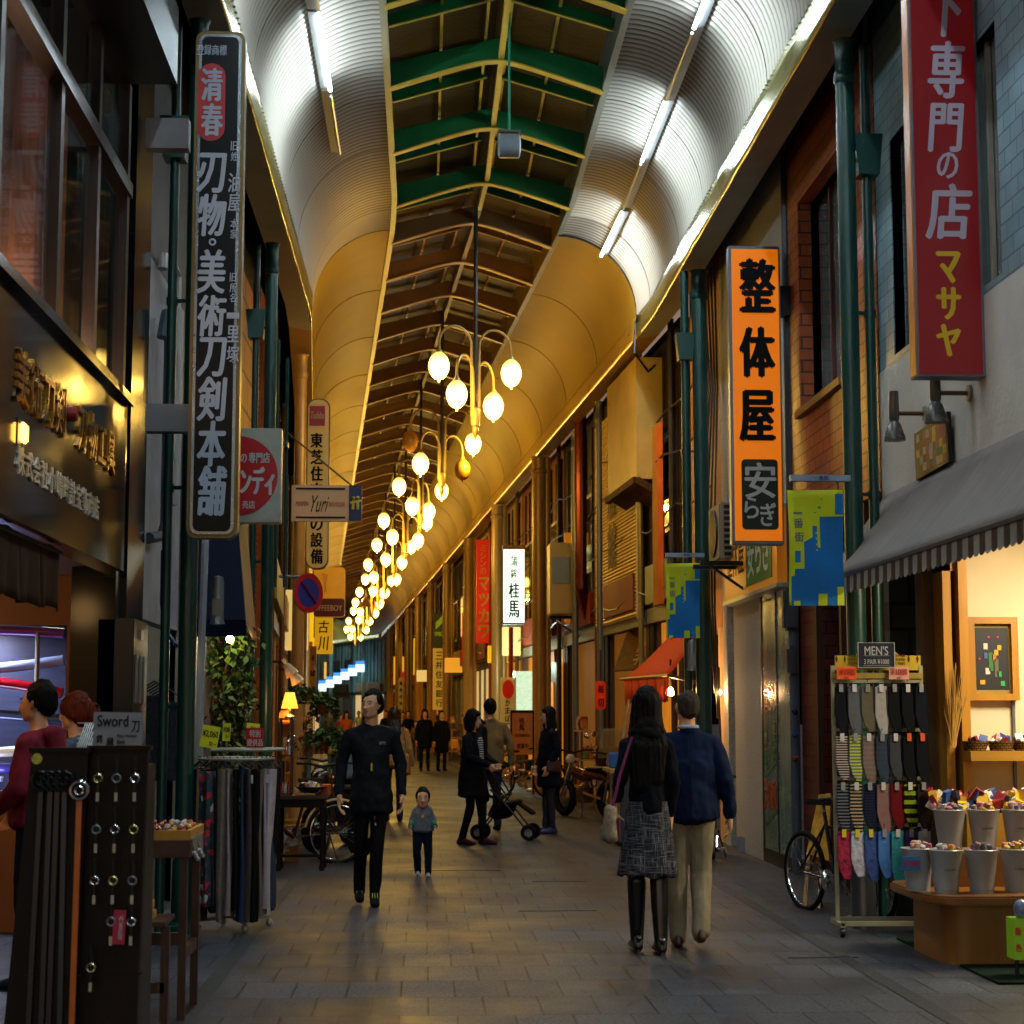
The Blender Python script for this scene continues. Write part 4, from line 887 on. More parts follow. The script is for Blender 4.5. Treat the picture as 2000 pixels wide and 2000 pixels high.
mb = MB(); mb.box(RX - .14, RX, 17.56, 20.79, 2.80, 2.84); mb.box(RX - .14, RX, 17.56, 20.79, 3.6, 3.63); mb.build('trim', ALU, r)
MB().box(RX - .128, RX - .12, 17.85, 19.3, 2.92, 3.54).build('green_panel', GSG, r)
mb = MB(); write(mb, '安らぎ', (RX - .131, 18.55, 3.25), -Y_, Z_, 1.25, .5, bold=.04); mb.build('pale_lettering', M('cream_ink', '#d5cfc0', .5, var=0), r)
mb = MB(); write(mb, '整体屋', (RX - .122, 20.0, 3.3), -Y_, Z_, 1.1, .42, bold=.03); mb.build('lettering', BLK, r)
# meters and boxes on the white wall, hung at the brick edge
for (a_, b_, c_, d_, lb) in ((1530, 1558, 1148, 1232, 'grey rounded meter box under the banner'), (1537, 1558, 1262, 1320, 'small grey meter box below the other one')):
    p, q = at(a_, d_, 17.4), at(b_, c_, 17.4); r = T('meter_box', lb, 'meter', (q + p) / 2)
    MB().box(p.x, q.x, 17.35, 17.5, p.z, q.z).build('case', M('meter_grey', '#33353a', .35), r, bevel=.03)
# glass ornaments hanging by the door
for i, (y_, c_, lb) in enumerate(((1390, '#20242c', 'dark crystal ball'), (1435, '#2b5aa0', 'blue crystal ball'), (1482, '#8a4a3a', 'copper crystal ball'))):
    p = at(1553, y_, 17.3); tag(MB().sph(p, .035, 8, 5).build('crystal_ornament', M('crys%d' % i, c_, .1, metal=.6, var=.3, vs=30)), lb + ' hung on a cord beside the downpipe', 'ornament', 'crystal balls by the downpipe')
# ================================================================== gap fillers above and beside
mb = MB()
for a_, b_ in zip(stations(-7, 124), stations(-7, 124)[1:]):
    for sd in (-1, 1): mb.add([P(a_, sd * 2.3, 8.25), P(b_, sd * 2.3, 8.25), P(b_, sd * 3.4, 8.25), P(a_, sd * 3.4, 8.25)], [(0, 1, 2, 3)]); [mb.add([P(a_, sd * 2.6, ZF + .5), P(b_, sd * 2.6, ZF + .5), P(b_, sd * 2.6, 8.25), P(a_, sd * 2.6, 8.25)], [(0, 1, 2, 3)]) for _ in (0,)]
tag(mb.build('sky_blocker', DARK, solid=.04), 'dark sheet added to shut the sky out of the gap between the arcade and the house fronts', 'roof')  # added sheet: hides bright sky and stands in for the dark open gap
aw = T('awning_shop', 'warm lit shop under the red awning', 'shop building', (RX, 23, 0))
MB().box(RX + .05, RX + .3, 21.62, 24.4, 2.6, 8.2).build('upper_wall', M('peach_wall', '#b0804e', .8, var=.2, vs=1.4, bump=.2), aw)
MB().box(RX + .02, RX + .3, 21.62, 22.1, 0, 2.6).build('pier', CREAM, aw)
MB().box(RX + .6, RX + .7, 22.1, 24.4, 0, 2.6).build('shopfront', M('orange_shopfront', '#b5651c', .6, emit='#d07018', es=.25, var=.5, vs=2), aw)
mb = MB()
for y in (22.3, 23.1, 23.9): mb.box(RX + .5, RX + .58, y, y + .07, 0, 2.6)
for z in (.8, 1.4, 2.0): mb.box(RX + .45, RX + .6, 22.1, 24.4, z, z + .03)
mb.build('door_frame', WOOD, aw)
# ================================================================== hanging signs, left side
def rrect(w, h, r, n=6):
    o = []
    for cx, cy_, a0 in ((w / 2 - r, h / 2 - r, 0), (-w / 2 + r, h / 2 - r, 90), (-w / 2 + r, -h / 2 + r, 180), (w / 2 - r, -h / 2 + r, 270)):
        for i in range(n + 1):
            a = R(a0 + 90 * i / n); o.append((cx + r * math.cos(a), cy_ + r * math.sin(a)))
    return o
def facing(px0, py0, px1, py1, Y):
    c = at((px0 + px1) / 2, (py0 + py1) / 2, Y); a, b_ = at(px0, py1, Y), at(px1, py0, Y); return c, b_.x - a.x, b_.z - a.z
GOLDF = M('gold_frame', '#6e5a30', .4, metal=.4, var=.1)
SF = M('sign_black_face', '#05080d', .3, var=.1, spec=.2)
SIL = M('pale_blue_letters', '#a5b2c4', .6, var=.05)
c, w, h = facing(364, 54, 481, 1042, 12.2)
r = T('hanging_sign', 'tall black hanging sign with pale brush lettering and a gold frame', 'sign', c)
MB().prism(rrect(w, h, .07), c - Y_ * .0, X_, Z_, -.12).build('case', GOLDF, r)
rim = rrect(w - .05, h - .05, .055); MB().prism(rim, c - Y_ * .008, X_, Z_, -.008).build('rim', M('steel_rim', '#8c96a0', .25, metal=.8), r)
MB().prism(rrect(w - .09, h - .09, .042), c - Y_ * .014, X_, Z_, -.008).build('face', SF, r)
YF = 12.2 - .016
def wr(mb, t, px0, py0, px1, py1, Y=YF, bold=.03, **k):
    c_, w_, h_ = facing(px0, py0, px1, py1, Y); write(mb, t, c_, X_, Z_, w_, h_, bold=bold, **k)
mb = MB()
wr(mb, '登録商標', 384, 88, 443, 107, bold=.02)
for ch_, y0, y1 in (('刃', 300, 375), ('物', 380, 460), ('美', 488, 572), ('術', 577, 656), ('刀', 660, 735), ('剣', 737, 821), ('本', 823, 910), ('舗', 911, 1006)): wr(mb, ch_, 387, y0, 440, y1, bold=.035, skew=.06)
for ch_, y0, y1, x0, x1 in (('旧', 276, 294, 451, 464), ('姓', 297, 314, 451, 464), ('油', 338, 375, 446, 469), ('屋', 380, 412, 446, 469), ('本', 428, 446, 450, 464), ('家', 448, 466, 450, 464), ('旧', 533, 550, 449, 461), ('所', 553, 571, 449, 461), ('名', 573, 590, 449, 461), ('一', 611, 622, 443, 467), ('里', 636, 668, 443, 467), ('塚', 677, 709, 443, 467)): wr(mb, ch_, x0, y0, x1, y1, bold=.02, skew=.05)
c_, w_, h_ = facing(411, 465, 419, 480, YF); mb.lathe([(w_ * .5, 0), (w_ * .95, 0)], c_, 16, axis='Y')
mb.build('lettering', SIL, r)
c_, w_, h_ = facing(385, 124, 441, 274, YF); REDS = M('red_sign_paint', '#b00f18', .35, var=.03)
em = MB().prism(rrect(w_, h_, w_ * .49), c_, X_, Z_, -.004).build('red_emblem', REDS, r)
mb = MB(); wr(mb, '清', 394, 134, 434, 196, YF - .006, bold=.04); wr(mb, '春', 394, 203, 434, 264, YF - .006, bold=.04); mb.build('lettering', SIL, em)
for y0, y1 in ((231, 288), (789, 842)):
    c_, w_, h_ = facing(283, y0, 366, y1, 12.3); MB().box(c_.x - w_ / 2, c_.x + w_ / 2 + .01, 12.3, 12.42, c_.z - h_ / 2, c_.z + h_ / 2).build('bracket', M('grey_bracket', '#74767b', .5, var=.15), r)
# round red speciality sign
c, w, h = facing(375, 836, 551, 1020, 17.0)
r = T('projecting_sign', 'white square sign with a big red disc, half hidden by the black hanging sign', 'sign', c)
MB().box(c.x - w / 2, c.x + w / 2, 17.0, 17.16, c.z - h / 2, c.z + h / 2).build('case', M('offwhite_sign', '#9fa195', .4), r, bevel=.008)
c2, w2, h2 = facing(384, 849, 544, 1008, 16.99); MB().lathe([(0, 0), (w2 / 2, 0)], c2, 48, axis='Y').build('red_disc', REDS, r)
mb = MB(); Y_d = 16.984
for t, b4 in (('専門店', (486, 884, 527, 904)), ('ンディ', (470, 912, 535, 966)), ('売店', (473, 978, 498, 993)), ('洋服の', (440, 884, 482, 904)), ('レ', (436, 915, 466, 962))): wr(mb, t, *b4, Y=Y_d, bold=.03 if t != 'ンディ' else .05)
mb.build('lettering', M('white_letters', '#b9bcbc', .5, var=0), r)
# cream vertical appliance sign
c, w, h = facing(598, 780, 643, 1108, 24); CRF = M('cream_sign_face', '#d2b05a', .4, emit='#c79a3a', es=.10, var=.05)
r = T('projecting_sign', 'cream vertical sign with rounded ends and black characters under a red square', 'sign', c)
MB().prism(rrect(w + .03, h + .03, w * .5 * .9), c, X_, Z_, -.16).build('case', M('dark_gold_edge', '#5e4a1c', .4, metal=.4), r)
MB().prism(rrect(w, h, w * .5 * .85), c - Y_ * .004, X_, Z_, -.01).build('face', CRF, r)
c2, w2, h2 = facing(604, 793, 635, 831, 23.98); lg = MB().box(c2.x - w2 / 2, c2.x + w2 / 2, 23.975, 23.99, c2.z - h2 / 2, c2.z + h2 / 2).build('red_square', REDS, r)
mb = MB(); wr(mb, 'Toshiba', 607, 804, 633, 818, Y=23.97, skew=.2); mb.build('lettering', M('cream_ink2', '#d8b060', .5, var=0), lg)
mb = MB()
for i, ch_ in enumerate('東芝住まいの設備'): wr(mb, ch_, 607, 846 + i * 32.4, 630, 874 + i * 32.4, Y=23.97, bold=.05)
mb.build('lettering', BLK, r)
# boutique sign
c, w, h = facing(569, 948, 707, 1017, 21.6)
r = T('projecting_sign', 'horizontal cream boutique sign with a navy end panel, held by a slanting stay', 'sign', c)
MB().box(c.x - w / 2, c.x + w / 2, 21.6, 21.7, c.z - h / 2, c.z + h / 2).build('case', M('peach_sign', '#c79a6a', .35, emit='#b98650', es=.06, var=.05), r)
c2, w2, h2 = facing(681, 948, 707, 1017, 21.59); np_ = MB().box(c2.x - w2 / 2, c2.x + w2 / 2, 21.585, 21.6, c2.z - h2 / 2, c2.z + h2 / 2).build('navy_panel', M('navy_panel', '#141c4a', .4), r)
mb = MB(); x0, z0 = c2.x, c2.z
mb.sph((x0 - .02, 21.58, z0 + .06), .022, 8, 6); mb.sph((x0 + .03, 21.58, z0 + .065), .022, 8, 6); mb.bar((x0 - .02, 21.58, z0 + .03), (x0 - .03, 21.58, z0 - .08), .03); mb.bar((x0 + .03, 21.58, z0 + .03), (x0 + .03, 21.58, z0 - .08), .03); mb.bar((x0 - .06, 21.58, z0 + .0), (x0 + .07, 21.58, z0 + .03), .025)
mb.build('emblem', M('yellow_emblem', '#c9b020', .5), np_)
mb = MB(); wr(mb, 'Yuri', 606, 968, 641, 1000, Y=21.59, bold=-.0, skew=.35); 
for y in (953, 1009): wr(mb, 'ー', 578, y, 674, y + 3, Y=21.59)
mb.build('lettering', BLK, r)
mb = MB(); wr(mb, 'MINMIN', 578, 979, 602, 988, Y=21.59); wr(mb, 'BOUTIQUE', 643, 981, 673, 990, Y=21.59); mb.build('red_lettering', M('orange_ink', '#b5301a', .5, var=0), r)
MB().tube([V((c.x + .3, 21.65, c.z + h / 2)), at(561, 845, 21.6)], .012, 6).build('stay', BRONZE, r)
# no parking disc, turned away
cc = at(602, 1158, 21.3); r = T('no_parking_sign', 'round blue and red no parking sign turned aside', 'traffic sign', cc)
rot = Matrix.Translation(cc) @ Matrix.Rotation(R(47), 4, 'Z')
def disc(r0, r1, y, nm, mt, extra=None):
    m_ = MB(); m_.m = rot; m_.lathe([(r0, y), (r1, y)], (0, 0, 0), 40, axis='Y')
    if extra: extra(m_)
    return m_.build(nm, mt, r)
BLUES = M('sign_blue', '#142a7a', .35, var=.05)
disc(0, .235, .0, 'disc', BLUES); disc(.172, .235, -.004, 'ring', REDS, lambda m_: m_.bar((-.125, -.006, .125), (.125, -.006, -.125), .004, .05, up=(0, 1, 0)))
m_ = MB(); m_.m = rot; m_.lathe([(.238, -.006), (.238, .012), (0, .012)], (0, 0, 0), 40, axis='Y'); m_.build('rim', ALU, r)
MB().tube([cc + V((.0, .05, .2)), cc + V((-.35, .1, .2))], .02, 8).build('arm', ALU, r)
c, w, h = facing(586, 1090, 618, 1200, 24.0); 
c, w, h = facing(612, 1108, 674, 1205, 27.5)
r = T('projecting_sign', 'amber coffee shop sign with a brown bottom band', 'sign', c)
MB().prism(rrect(w, h, .05), c, X_, Z_, -.14).build('case', M('amber_face', '#d89a22', .4, emit='#d08a18', es=.18, var=.15, vs=2), r)
c2, w2, h2 = facing(613, 1169, 673, 1204, 27.49); bp = MB().prism(rrect(w2, h2, .04), c2, X_, Z_, -.006).build('brown_band', M('brown_band', '#5a1408', .4), r)
mb = MB(); wr(mb, 'COFFEEBOY', 605, 1182, 668, 1193, Y=27.48, bold=.02); mb.build('lettering', M('cream_ink3', '#c9a86a', .5, var=0), bp)
mb = MB()
for k in range(9): mb.bar(at(628 + k * 1.2, 1120 + k * 4, 27.48), at(641 - k * 1.0, 1124 + k * 4.2, 27.48), .008)
mb.build('line_drawing', M('orange_ink', '#b5301a', .5), r)
c, w, h = facing(614, 1204, 650, 1277, 30); r = T('projecting_sign', 'yellow vertical sign with two black brush characters below the coffee sign', 'sign', c)
MB().box(c.x - w / 2, c.x + w / 2, 30, 30.12, c.z - h / 2, c.z + h / 2).build('case', M('yellow_face', '#e0b020', .4, emit='#e0a818', es=.28, var=.03), r)
mb = MB(); wr(mb, '古', 622, 1212, 642, 1236, Y=29.99, bold=.02, skew=.1); wr(mb, '川', 622, 1243, 641, 1270, Y=29.99, bold=.02, skew=.1); mb.build('lettering', BLK, r)
c, w, h = facing(604, 1262, 618, 1368, 28.5); r = T('vertical_board', 'narrow amber board with dark brush marks beside the hanging fern', 'sign', c)
MB().box(c.x - w / 2, c.x + w / 2, 28.5, 28.56, c.z - h / 2, c.z + h / 2).build('board', M('amber_board', '#a8752c', .6), r)
mb = MB(); wr(mb, 'そば処', 606, 1270, 616, 1360, Y=28.49, vertical=True, bold=.02); mb.build('lettering', BLK, r)
# six white lit box signs far away
BOXL = M('white_lit_box', '#ffffff', .5, var=0, emit=(.55, .88, 1), es=1.1); BOXB = M('blue_lit_band', '#2a6ad0', .5, var=0, emit=(.08, .35, 1), es=.6)
for i in range(6):
    c, w, h = facing(622 + i * 14.5, 1329 - i * 7.6, 636.5 + i * 14.5 + i * .5, 1347 - i * 7.6 + 3, 133 - i * 1.0)
    r = T('box_sign', ['leftmost and lowest', 'second from the left', 'third from the left', 'fourth from the left', 'fifth from the left', 'rightmost and highest'][i] + ' of six lit white box signs at the far end', 'sign', c, group='row of white lit box signs at the far end')
    MB().box(c.x - w / 2, c.x + w / 2, c.y, c.y + .5, c.z - h / 2, c.z + h * .18).build('lit_face', BOXL, r)
    MB().box(c.x - w / 2, c.x + w / 2, c.y, c.y + .5, c.z + h * .19, c.z + h / 2).build('blue_band', BOXB, r)
# ================================================================== hanging signs, right side
c, w, h = facing(1793, -60, 1903, 728, 11.2)
r = T('hanging_sign', 'tall dark red sign with white and yellow characters and an orange side', 'sign', c)
MB().box(c.x - w / 2, c.x + w / 2, 11.2, 11.36, c.z - h / 2, c.z + h / 2).build('case', M('sign_case_grey', '#6a6d74', .4, metal=.3), r)
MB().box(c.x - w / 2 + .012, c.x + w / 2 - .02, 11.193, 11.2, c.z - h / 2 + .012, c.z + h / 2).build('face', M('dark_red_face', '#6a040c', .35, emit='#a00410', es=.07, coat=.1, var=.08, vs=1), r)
MB().box(c.x - w / 2 - .006, c.x - w / 2, 11.22, 11.35, c.z - h / 2 + .01, c.z + h / 2).build('orange_side', wave_bump(M('orange_side', '#c8761c', .35, var=.03), 'Y', 10, .5, .01), r)
mb = MB()
for ch_, y0, y1, x0, x1 in (('下', -35, 70, 1818, 1878), ('専', 82, 190, 1818, 1880), ('門', 203, 295, 1819, 1877), ('の', 298, 348, 1832, 1870), ('店', 360, 466, 1815, 1893)): wr(mb, ch_, x0, y0, x1, y1, Y=11.19, bold=.035, skew=.1)
mb.build('lettering', M('lilac_white_letters', '#b0a8b8', .5, var=0), r)
mb = MB()
for ch_, y0, y1 in (('マ', 492, 552), ('サ', 562, 623), ('ヤ', 634, 695)): wr(mb, ch_, 1832, y0, 1874, y1, Y=11.19, bold=.06)
mb.build('yellow_lettering', M('yellow_letters', '#c9a800', .5, var=0), r)
mb = MB(); p0, p1 = at(1903, 645, 11.28), at(1905, 706, 11.3)
mb.box(p0.x, RX, 11.3, 11.36, p0.z - .03, p0.z + .03); mb.box(p1.x, RX, 11.3, 11.36, p1.z - .025, p1.z + .025); mb.box(RX - .05, RX, 11.28, 11.38, p1.z - .1, p0.z + .1); mb.build('bracket', BLACKM, r)
# orange sign
c, w, h = facing(1431, 478, 1523, 1061, 17.2)
OR_F = M('orange_sign_face', '#cf6a06', .35, emit='#e07004', es=.38, var=.04, vs=.8)
r = T('hanging_sign', 'tall orange sign with thick black characters and a green panel at the bottom', 'sign', c)
MB().box(c.x - w / 2, c.x + w / 2, 17.2, 17.34, c.z - h / 2, c.z + h / 2).build('case', M('grey_case', '#6b737c', .4, metal=.3), r, bevel=.01)
MB().box(c.x - w / 2 + .028, c.x + w / 2 - .02, 17.19, 17.2, c.z - h / 2 + .04, c.z + h / 2 - .035).build('face', OR_F, r)
mb = MB()
for ch_, y0, y1 in (('整', 507, 608), ('体', 640, 735), ('屋', 764, 861)): wr(mb, ch_, 1448, y0, 1510, y1, Y=17.18, bold=.055)
mb.build('lettering', BLK, r)
c2, w2, h2 = facing(1450, 897, 1519, 1034, 17.18); gp = MB().prism(rrect(w2, h2, .04), c2, X_, Z_, -.006).build('green_panel', M('dark_green_panel', '#07231a', .3), r)
mb = MB(); wr(mb, '安', 1456, 904, 1514, 972, Y=17.17, bold=.03); wr(mb, 'ら', 1455, 971, 1481, 1012, Y=17.17, bold=.03); wr(mb, 'ぎ', 1486, 982, 1515, 1027, Y=17.17, bold=.03); mb.build('lettering', M('pale_letters', '#a7aba6', .5, var=0), gp)
p0 = at(1523, 558, 17.3); p1 = at(1523, 615, 17.3); mb = MB(); mb.box(p0.x, RX + .02, 17.3, 17.45, p1.z, p0.z); mb.build('bracket', BLACKM, r)
# banners
BY = M('lime_banner', '#b9c40c', .6, var=.06, vs=2); BB = M('blue_banner', '#0b66a8', .6, var=.08, vs=2); BGL = M('grey_banner_ink', '#5a6468', .6, var=0)
def banner(px0, py0, px1, py1, Y, pole, lb):
    c, w, h = facing(px0, py0, px1, py1, Y); r = T('street_banner', lb, 'banner', c, group='shopping street banners on the green columns')
    wv = lambda x, z: V((c.x + x * w, Y + .02 * math.sin(z * 7 + x * 4), c.z + z * h))
    def poly(pts, dy, mt, nm, par):
        m_ = MB(); m_.add([wv(x, z) + V((0, dy, 0)) for x, z in pts], [tuple(range(len(pts)))]); return m_.build(nm, mt, par)
    cl = MB().grid(lambda a, b_: wv(a - .5, b_ - .5), 8, 16).build('cloth', BY, r, smooth=True, solid=.004)
    segs = [(-.5, -.5, .5, 0, 0)]
    m_ = MB()
    def rect(x0, z0, x1, z1, dy=-.006):
        n_ = max(1, int((z1 - z0) / .06)); 
        for i in range(n_):
            a, b_ = z0 + (z1 - z0) * i / n_, z0 + (z1 - z0) * (i + 1) / n_; k_ = max(1, int((x1 - x0) / .1)); m_.grid(lambda p_, q_: wv(x0 + (x1 - x0) * p_, a + (b_ - a) * q_) + V((0, dy, 0)), k_, 1)
    for x0_, x1_, t0, t1 in ((-.46, -.4, -.247, -.247), (-.4, -.234, -.184, -.184), (-.234, -.057, .046, .092), (-.057, .03, .19, .19), (.03, .08, -.0, -.0), (.08, .35, .27, .27), (.35, .5, .465, .465)):
        m_.grid(lambda p_, q_: wv(x0_ + (x1_ - x0_) * p_, -.5 + (t0 + (t1 - t0) * p_ + .5) * q_) + V((0, -.006, 0)), 2, 14)
    rect(-.4, -.13, -.3, -.03)
    rect(.05, .34, .1, .355); rect(-.02, .3, .01, .31); rect(.1, .41, .12, .425)
    m_.build('skyline_print', BB, cl)
    m_ = MB()
    rect(.0, .02, .025, .035, -.009); rect(.0, .07, .025, .085, -.009); rect(.0, .12, .025, .135, -.009); rect(-.0, -.03, .025, -.015, -.009); rect(.02, -.5, .18, -.40, -.009); rect(.36, -.5, .5 - .02, -.34, -.009); rect(-.42, -.5, -.3, -.46, -.009); rect(.2, .27, .5, .285, -.009)
    m_.build('lime_print', BY, cl)
    m_ = MB()
    for ch_, z in (('一', .30), ('番', .21), ('街', .09)): write(m_, ch_, wv(-.32, z) - V((0, .012, 0)), X_, Z_, w * .17, h * (.015 if ch_ == '一' else .085), bold=.02)
    m_.build('lettering', BGL, cl)
    x0, y_, x1 = pole; a, b_ = at(x0, y_, Y), at(x1, y_, Y); pl = MB().box(a.x, b_.x, Y - .03, Y + .03, a.z - .022, a.z + .022).build('pole', M('pale_blue_pole', '#7f93a8', .4), r)
    m_ = MB(); write(m_, '一番街', V(((a.x + b_.x) / 2, Y - .034, a.z)), X_, Z_, w * .28, .03, bold=.03); m_.build('lettering', BLUES, pl)
    m_ = MB()
    for fx in (-.42, .42): m_.tube([V((c.x + fx * w, Y, a.z)), wv(fx, .5)], .005, 5)
    m_.build('cord', BLACKM, r)
banner(1543, 957, 1645, 1182, 12.9, (1543, 934, 1660), 'lime and blue street banner on the nearest right column, beside the orange sign')
banner(1302, 1100, 1366, 1246, 20.3, (1300, 1084, 1375), 'lime and blue street banner farther off, above the red awning')
# framed art and two spot lamps on the white band
r = T('framed_picture', 'small black framed painting on the white wall above the grey awning', 'picture', (RX, 12.35, 3.4))
MB().prism([(-.4, -.17), (.42, -.15), (.40, .2), (-.42, .17)], (RX - .06, 12.32, 3.40), -Y_, Z_, -.03).build('frame', BLACKM, r)
mb = MB()
for i in range(9):
    for j in range(5):
        x = -.36 + i * .082; z = -.13 + j * .056; mb.add([(RX - .062, 12.32 - a_, 3.4 + b_) for a_, b_ in ((x, z), (x + .082, z), (x + .082, z + .056), (x, z + .056))], [(0, 1, 2, 3)], mi=random.choice((0, 0, 1, 2, 3, 4)))
mb.build('painting', [M('p_br', '#7a4a24', .5, var=.6, vs=20), M('p_ye', '#a88a20', .5, var=.6, vs=20), M('p_gr', '#35513a', .5, var=.6, vs=20), M('p_wh', '#9a8f86', .5, var=.6, vs=20), M('p_rd', '#8a4a3a', .5, var=.6, vs=20)], r)
for i, (y_, z_, lb) in enumerate(((11.55, 3.66, 'right hand and higher grey spot lamp on the white wall'), (12.6, 3.7, 'left hand spot lamp on the white wall above the small painting'))):
    r = T('spot_lamp', lb, 'lamp', (RX, y_, z_), group='spot lamps on the white wall')
    MB().lathe([(0, -.03), (.055, -.025), (.06, 0)], (RX, y_, z_), 16, axis='X').build('wall_plate', M('lamp_grey', '#77736c', .4), r)
    MB().tube([(RX, y_, z_), (RX - .22, y_, z_)], .016, 8).build('arm', M('lamp_bronze', '#5a3a20', .4), r)
    x = RX - .24; MB().lathe([(0, .14), (.035, .14), (.037, -.06), (.03, -.08), (.045, -.1), (.078, -.2), (.078, -.22), (0, -.23)], (x, y_, z_ + .02), 16).build('lamp_head', M('lamp_smoke', '#55544f', .25, metal=.3), r, smooth=True)
# grey awning over the socks shop
AWN = M('grey_awning_cloth', '#736c68', .85, var=.15, vs=3, bump=.15, bs=80, stretch=(1, 4, 1)); 
r = T('shop_awning', 'grey cloth awning with a scalloped striped valance over the socks shop', 'awning', (3.4, 10.5, 2.7))
fx, fz = 3.06, 2.56
MB().grid(lambda a, b_: V((RX - .02 + (fx - RX) * a, 5 + 8.75 * b_ , 3.24 + (fz - 3.24) * a - .03 * math.sin(math.pi * a))), 8, 30).build('cover', AWN, r, smooth=True, solid=.01)
mb = MB(); y = 5.0; k = 0
while y < 13.74:
    n_ = 6; w_ = .105
    pts = [(fx - .004, y, fz - .0), (fx - .004, y + w_, fz)] + [(fx - .004 - .01 * math.sin(t), y + w_ / 2 + w_ / 2 * math.cos(t), fz - .11 - .035 * math.sin(t)) for t in [math.pi * q / n_ for q in range(n_ + 1)]]
    mb.add(pts, [tuple(range(len(pts)))], mi=k % 2); y += w_; k += 1
mb.build('valance', [M('valance_brown', '#4d3a2e', .85), M('valance_grey', '#8d877b', .85)], r, solid=.004)
mb = MB(); mb.tube([(fx, 5, fz), (fx, 13.75, fz)], .02, 8); mb.tube([(fx, 13.7, fz), (RX, 13.7, 2.75)], .014, 6); mb.build('bar', GREYM, r)
# red awning and things about it
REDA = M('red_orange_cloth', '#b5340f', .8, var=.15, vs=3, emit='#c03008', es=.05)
r = T('red_awning', 'small red orange awning with a fringed valance over the lit stall', 'awning', (3.2, 23.5, 2.4))
q = [(RX + .03, 21.9, 2.78), (RX + .03, 25.6, 2.95), (2.85, 25.0, 2.16), (3.0, 22.0, 2.10)]
q = [at(1370, 1222, 22.2), at(1308, 1243, 25.5), at(1219, 1326, 25.3), at(1306, 1319, 22.2)]
MB().grid(lambda a, b_: (V(q[0]) * (1 - a) + V(q[3]) * a) * (1 - b_) + (V(q[1]) * (1 - a) + V(q[2]) * a) * b_ - V((0, 0, .03 * math.sin(math.pi * a))), 8, 8).build('cover', REDA, r, smooth=True, solid=.01)
mb = MB(); A_, B_ = V(q[2]), V(q[3]); n_ = 26
for i in range(n_):
    a_, b_ = A_.lerp(B_, i / n_), A_.lerp(B_, (i + 1) / n_); d_ = .34 + random.uniform(-.02, .03); o_ = .015 * math.sin(i * 1.3)
    mb.add([a_, b_, b_ - V((o_, 0, d_)), a_ - V((.015 * math.sin((i - 1) * 1.3), 0, d_))], [(0, 1, 2, 3)])
mb.build('valance', REDA, r, smooth=True, solid=.006)
MB().tube([A_ + (A_ - B_) * .08, B_ + V((0, 0, 0))], .022, 8).build('bar', M('tan_bar', '#b08a4a', .5), r)
MB().tube([B_, V((RX - .3, 21.4, B_.z - .12))], .02, 8).build('brace', BLACKM, r)
p = at(1310, 1350, 22.6); r = T('bare_bulb', 'bare glowing bulb under the red awning', 'lamp', p)
MB().lathe([(0, -.06), (.03, -.05), (.042, -.02), (.03, .02), (.016, .045), (0, .05)], p, 14).build('bulb', M('bulb_hot', '#ffffff', .4, var=0, emit=(1, .72, .35), es=60), r, smooth=True)
MB().tube([p + V((0, 0, .04)), p + V((0, 0, .4))], .012, 6).build('cord', BLACKM, r)
lamp('bulb_light', p - V((.06, .1, .02)), 38, (1, .5, .16), .05)
p = at(1405, 1352, 21.5); r = T('bare_bulb', 'bare bulb glimpsed between the poles beside the white pebble wall', 'lamp', p)
MB().sph(p, .03, 10, 6).build('bulb', _M['bulb_hot'], r, smooth=True); MB().tube([p, p + V((0, 0, .3))], .01, 6).build('cord', BLACKM, r)
lamp('bulb_light', p - V((.06, .1, 0)), 3, (1, .55, .2), .05)
# clutter on the right wall, 25 to 40 m
LOUV = wave_bump(M('cream_louvre', '#dcb850', .5, metal=.2, var=.15, vs=2), 'Z', 5.5, 1, .04)
def flat(px0, py0, px1, py1, s0, s1, zb, zt, u=2.8, t=.08, nm='panel', mt=None, par=None):
    m_ = MB(); m_.add([P(s0, u, zb), P(s1, u, zb), P(s1, u, zt), P(s0, u, zt)] + [P(s0, u + t, zb), P(s1, u + t, zb), P(s1, u + t, zt), P(s0, u + t, zt)], [(0, 1, 2, 3), (4, 5, 6, 7), (0, 1, 5, 4), (2, 3, 7, 6), (0, 3, 7, 4), (1, 2, 6, 5)]); return m_.build(nm, mt, par)
r = T('louvred_panel', 'tall cream louvred wall panel with rusty lettering, above the leaning boards', 'wall panel', P(29, 2.75, 3))
flat(0, 1400, 0, 0, 27.2, 31.4, 3.05, 6.6, 2.74, nm='louvre', mt=LOUV, par=r); flat(0, 1400, 0, 0, 27.12, 27.2, 3.0, 6.2, 2.72, nm='edge_strip', mt=M('pale_edge', '#b5aa90', .5), par=r)
m_ = MB(); d1 = -(P(30, 2.7) - P(29, 2.7)).normalized(); write(m_, '旅館', P(29.5, 2.725, 4.75), d1, Z_, .9, 1.7, vertical=True, bold=.04); write(m_, '御宿泊 御宴会', P(29.3, 2.725, 3.5), d1, Z_, 1.6, .25, bold=.02); m_.build('faded_lettering', M('rust_ink', '#5c4012', .7, var=.5, vs=20), r)
r = T('balcony_box', 'cream corrugated balcony box hanging over the street, high on the right', 'balcony', P(26.2, 2.6, 5))
m_ = MB(); s0, s1 = 25.6, 28.2
for u0, u1, a_, b_, zz, zt in ((2.45, 2.87, s0, s1, 4.95, 6.75),):
    vs = [P(y, u, z) for u in (u0, u1) for y in (a_, b_) for z in (zz, zt)]; m_.add(vs, [(0, 1, 3, 2), (4, 6, 7, 5), (0, 4, 5, 1), (2, 3, 7, 6), (1, 5, 7, 3)])
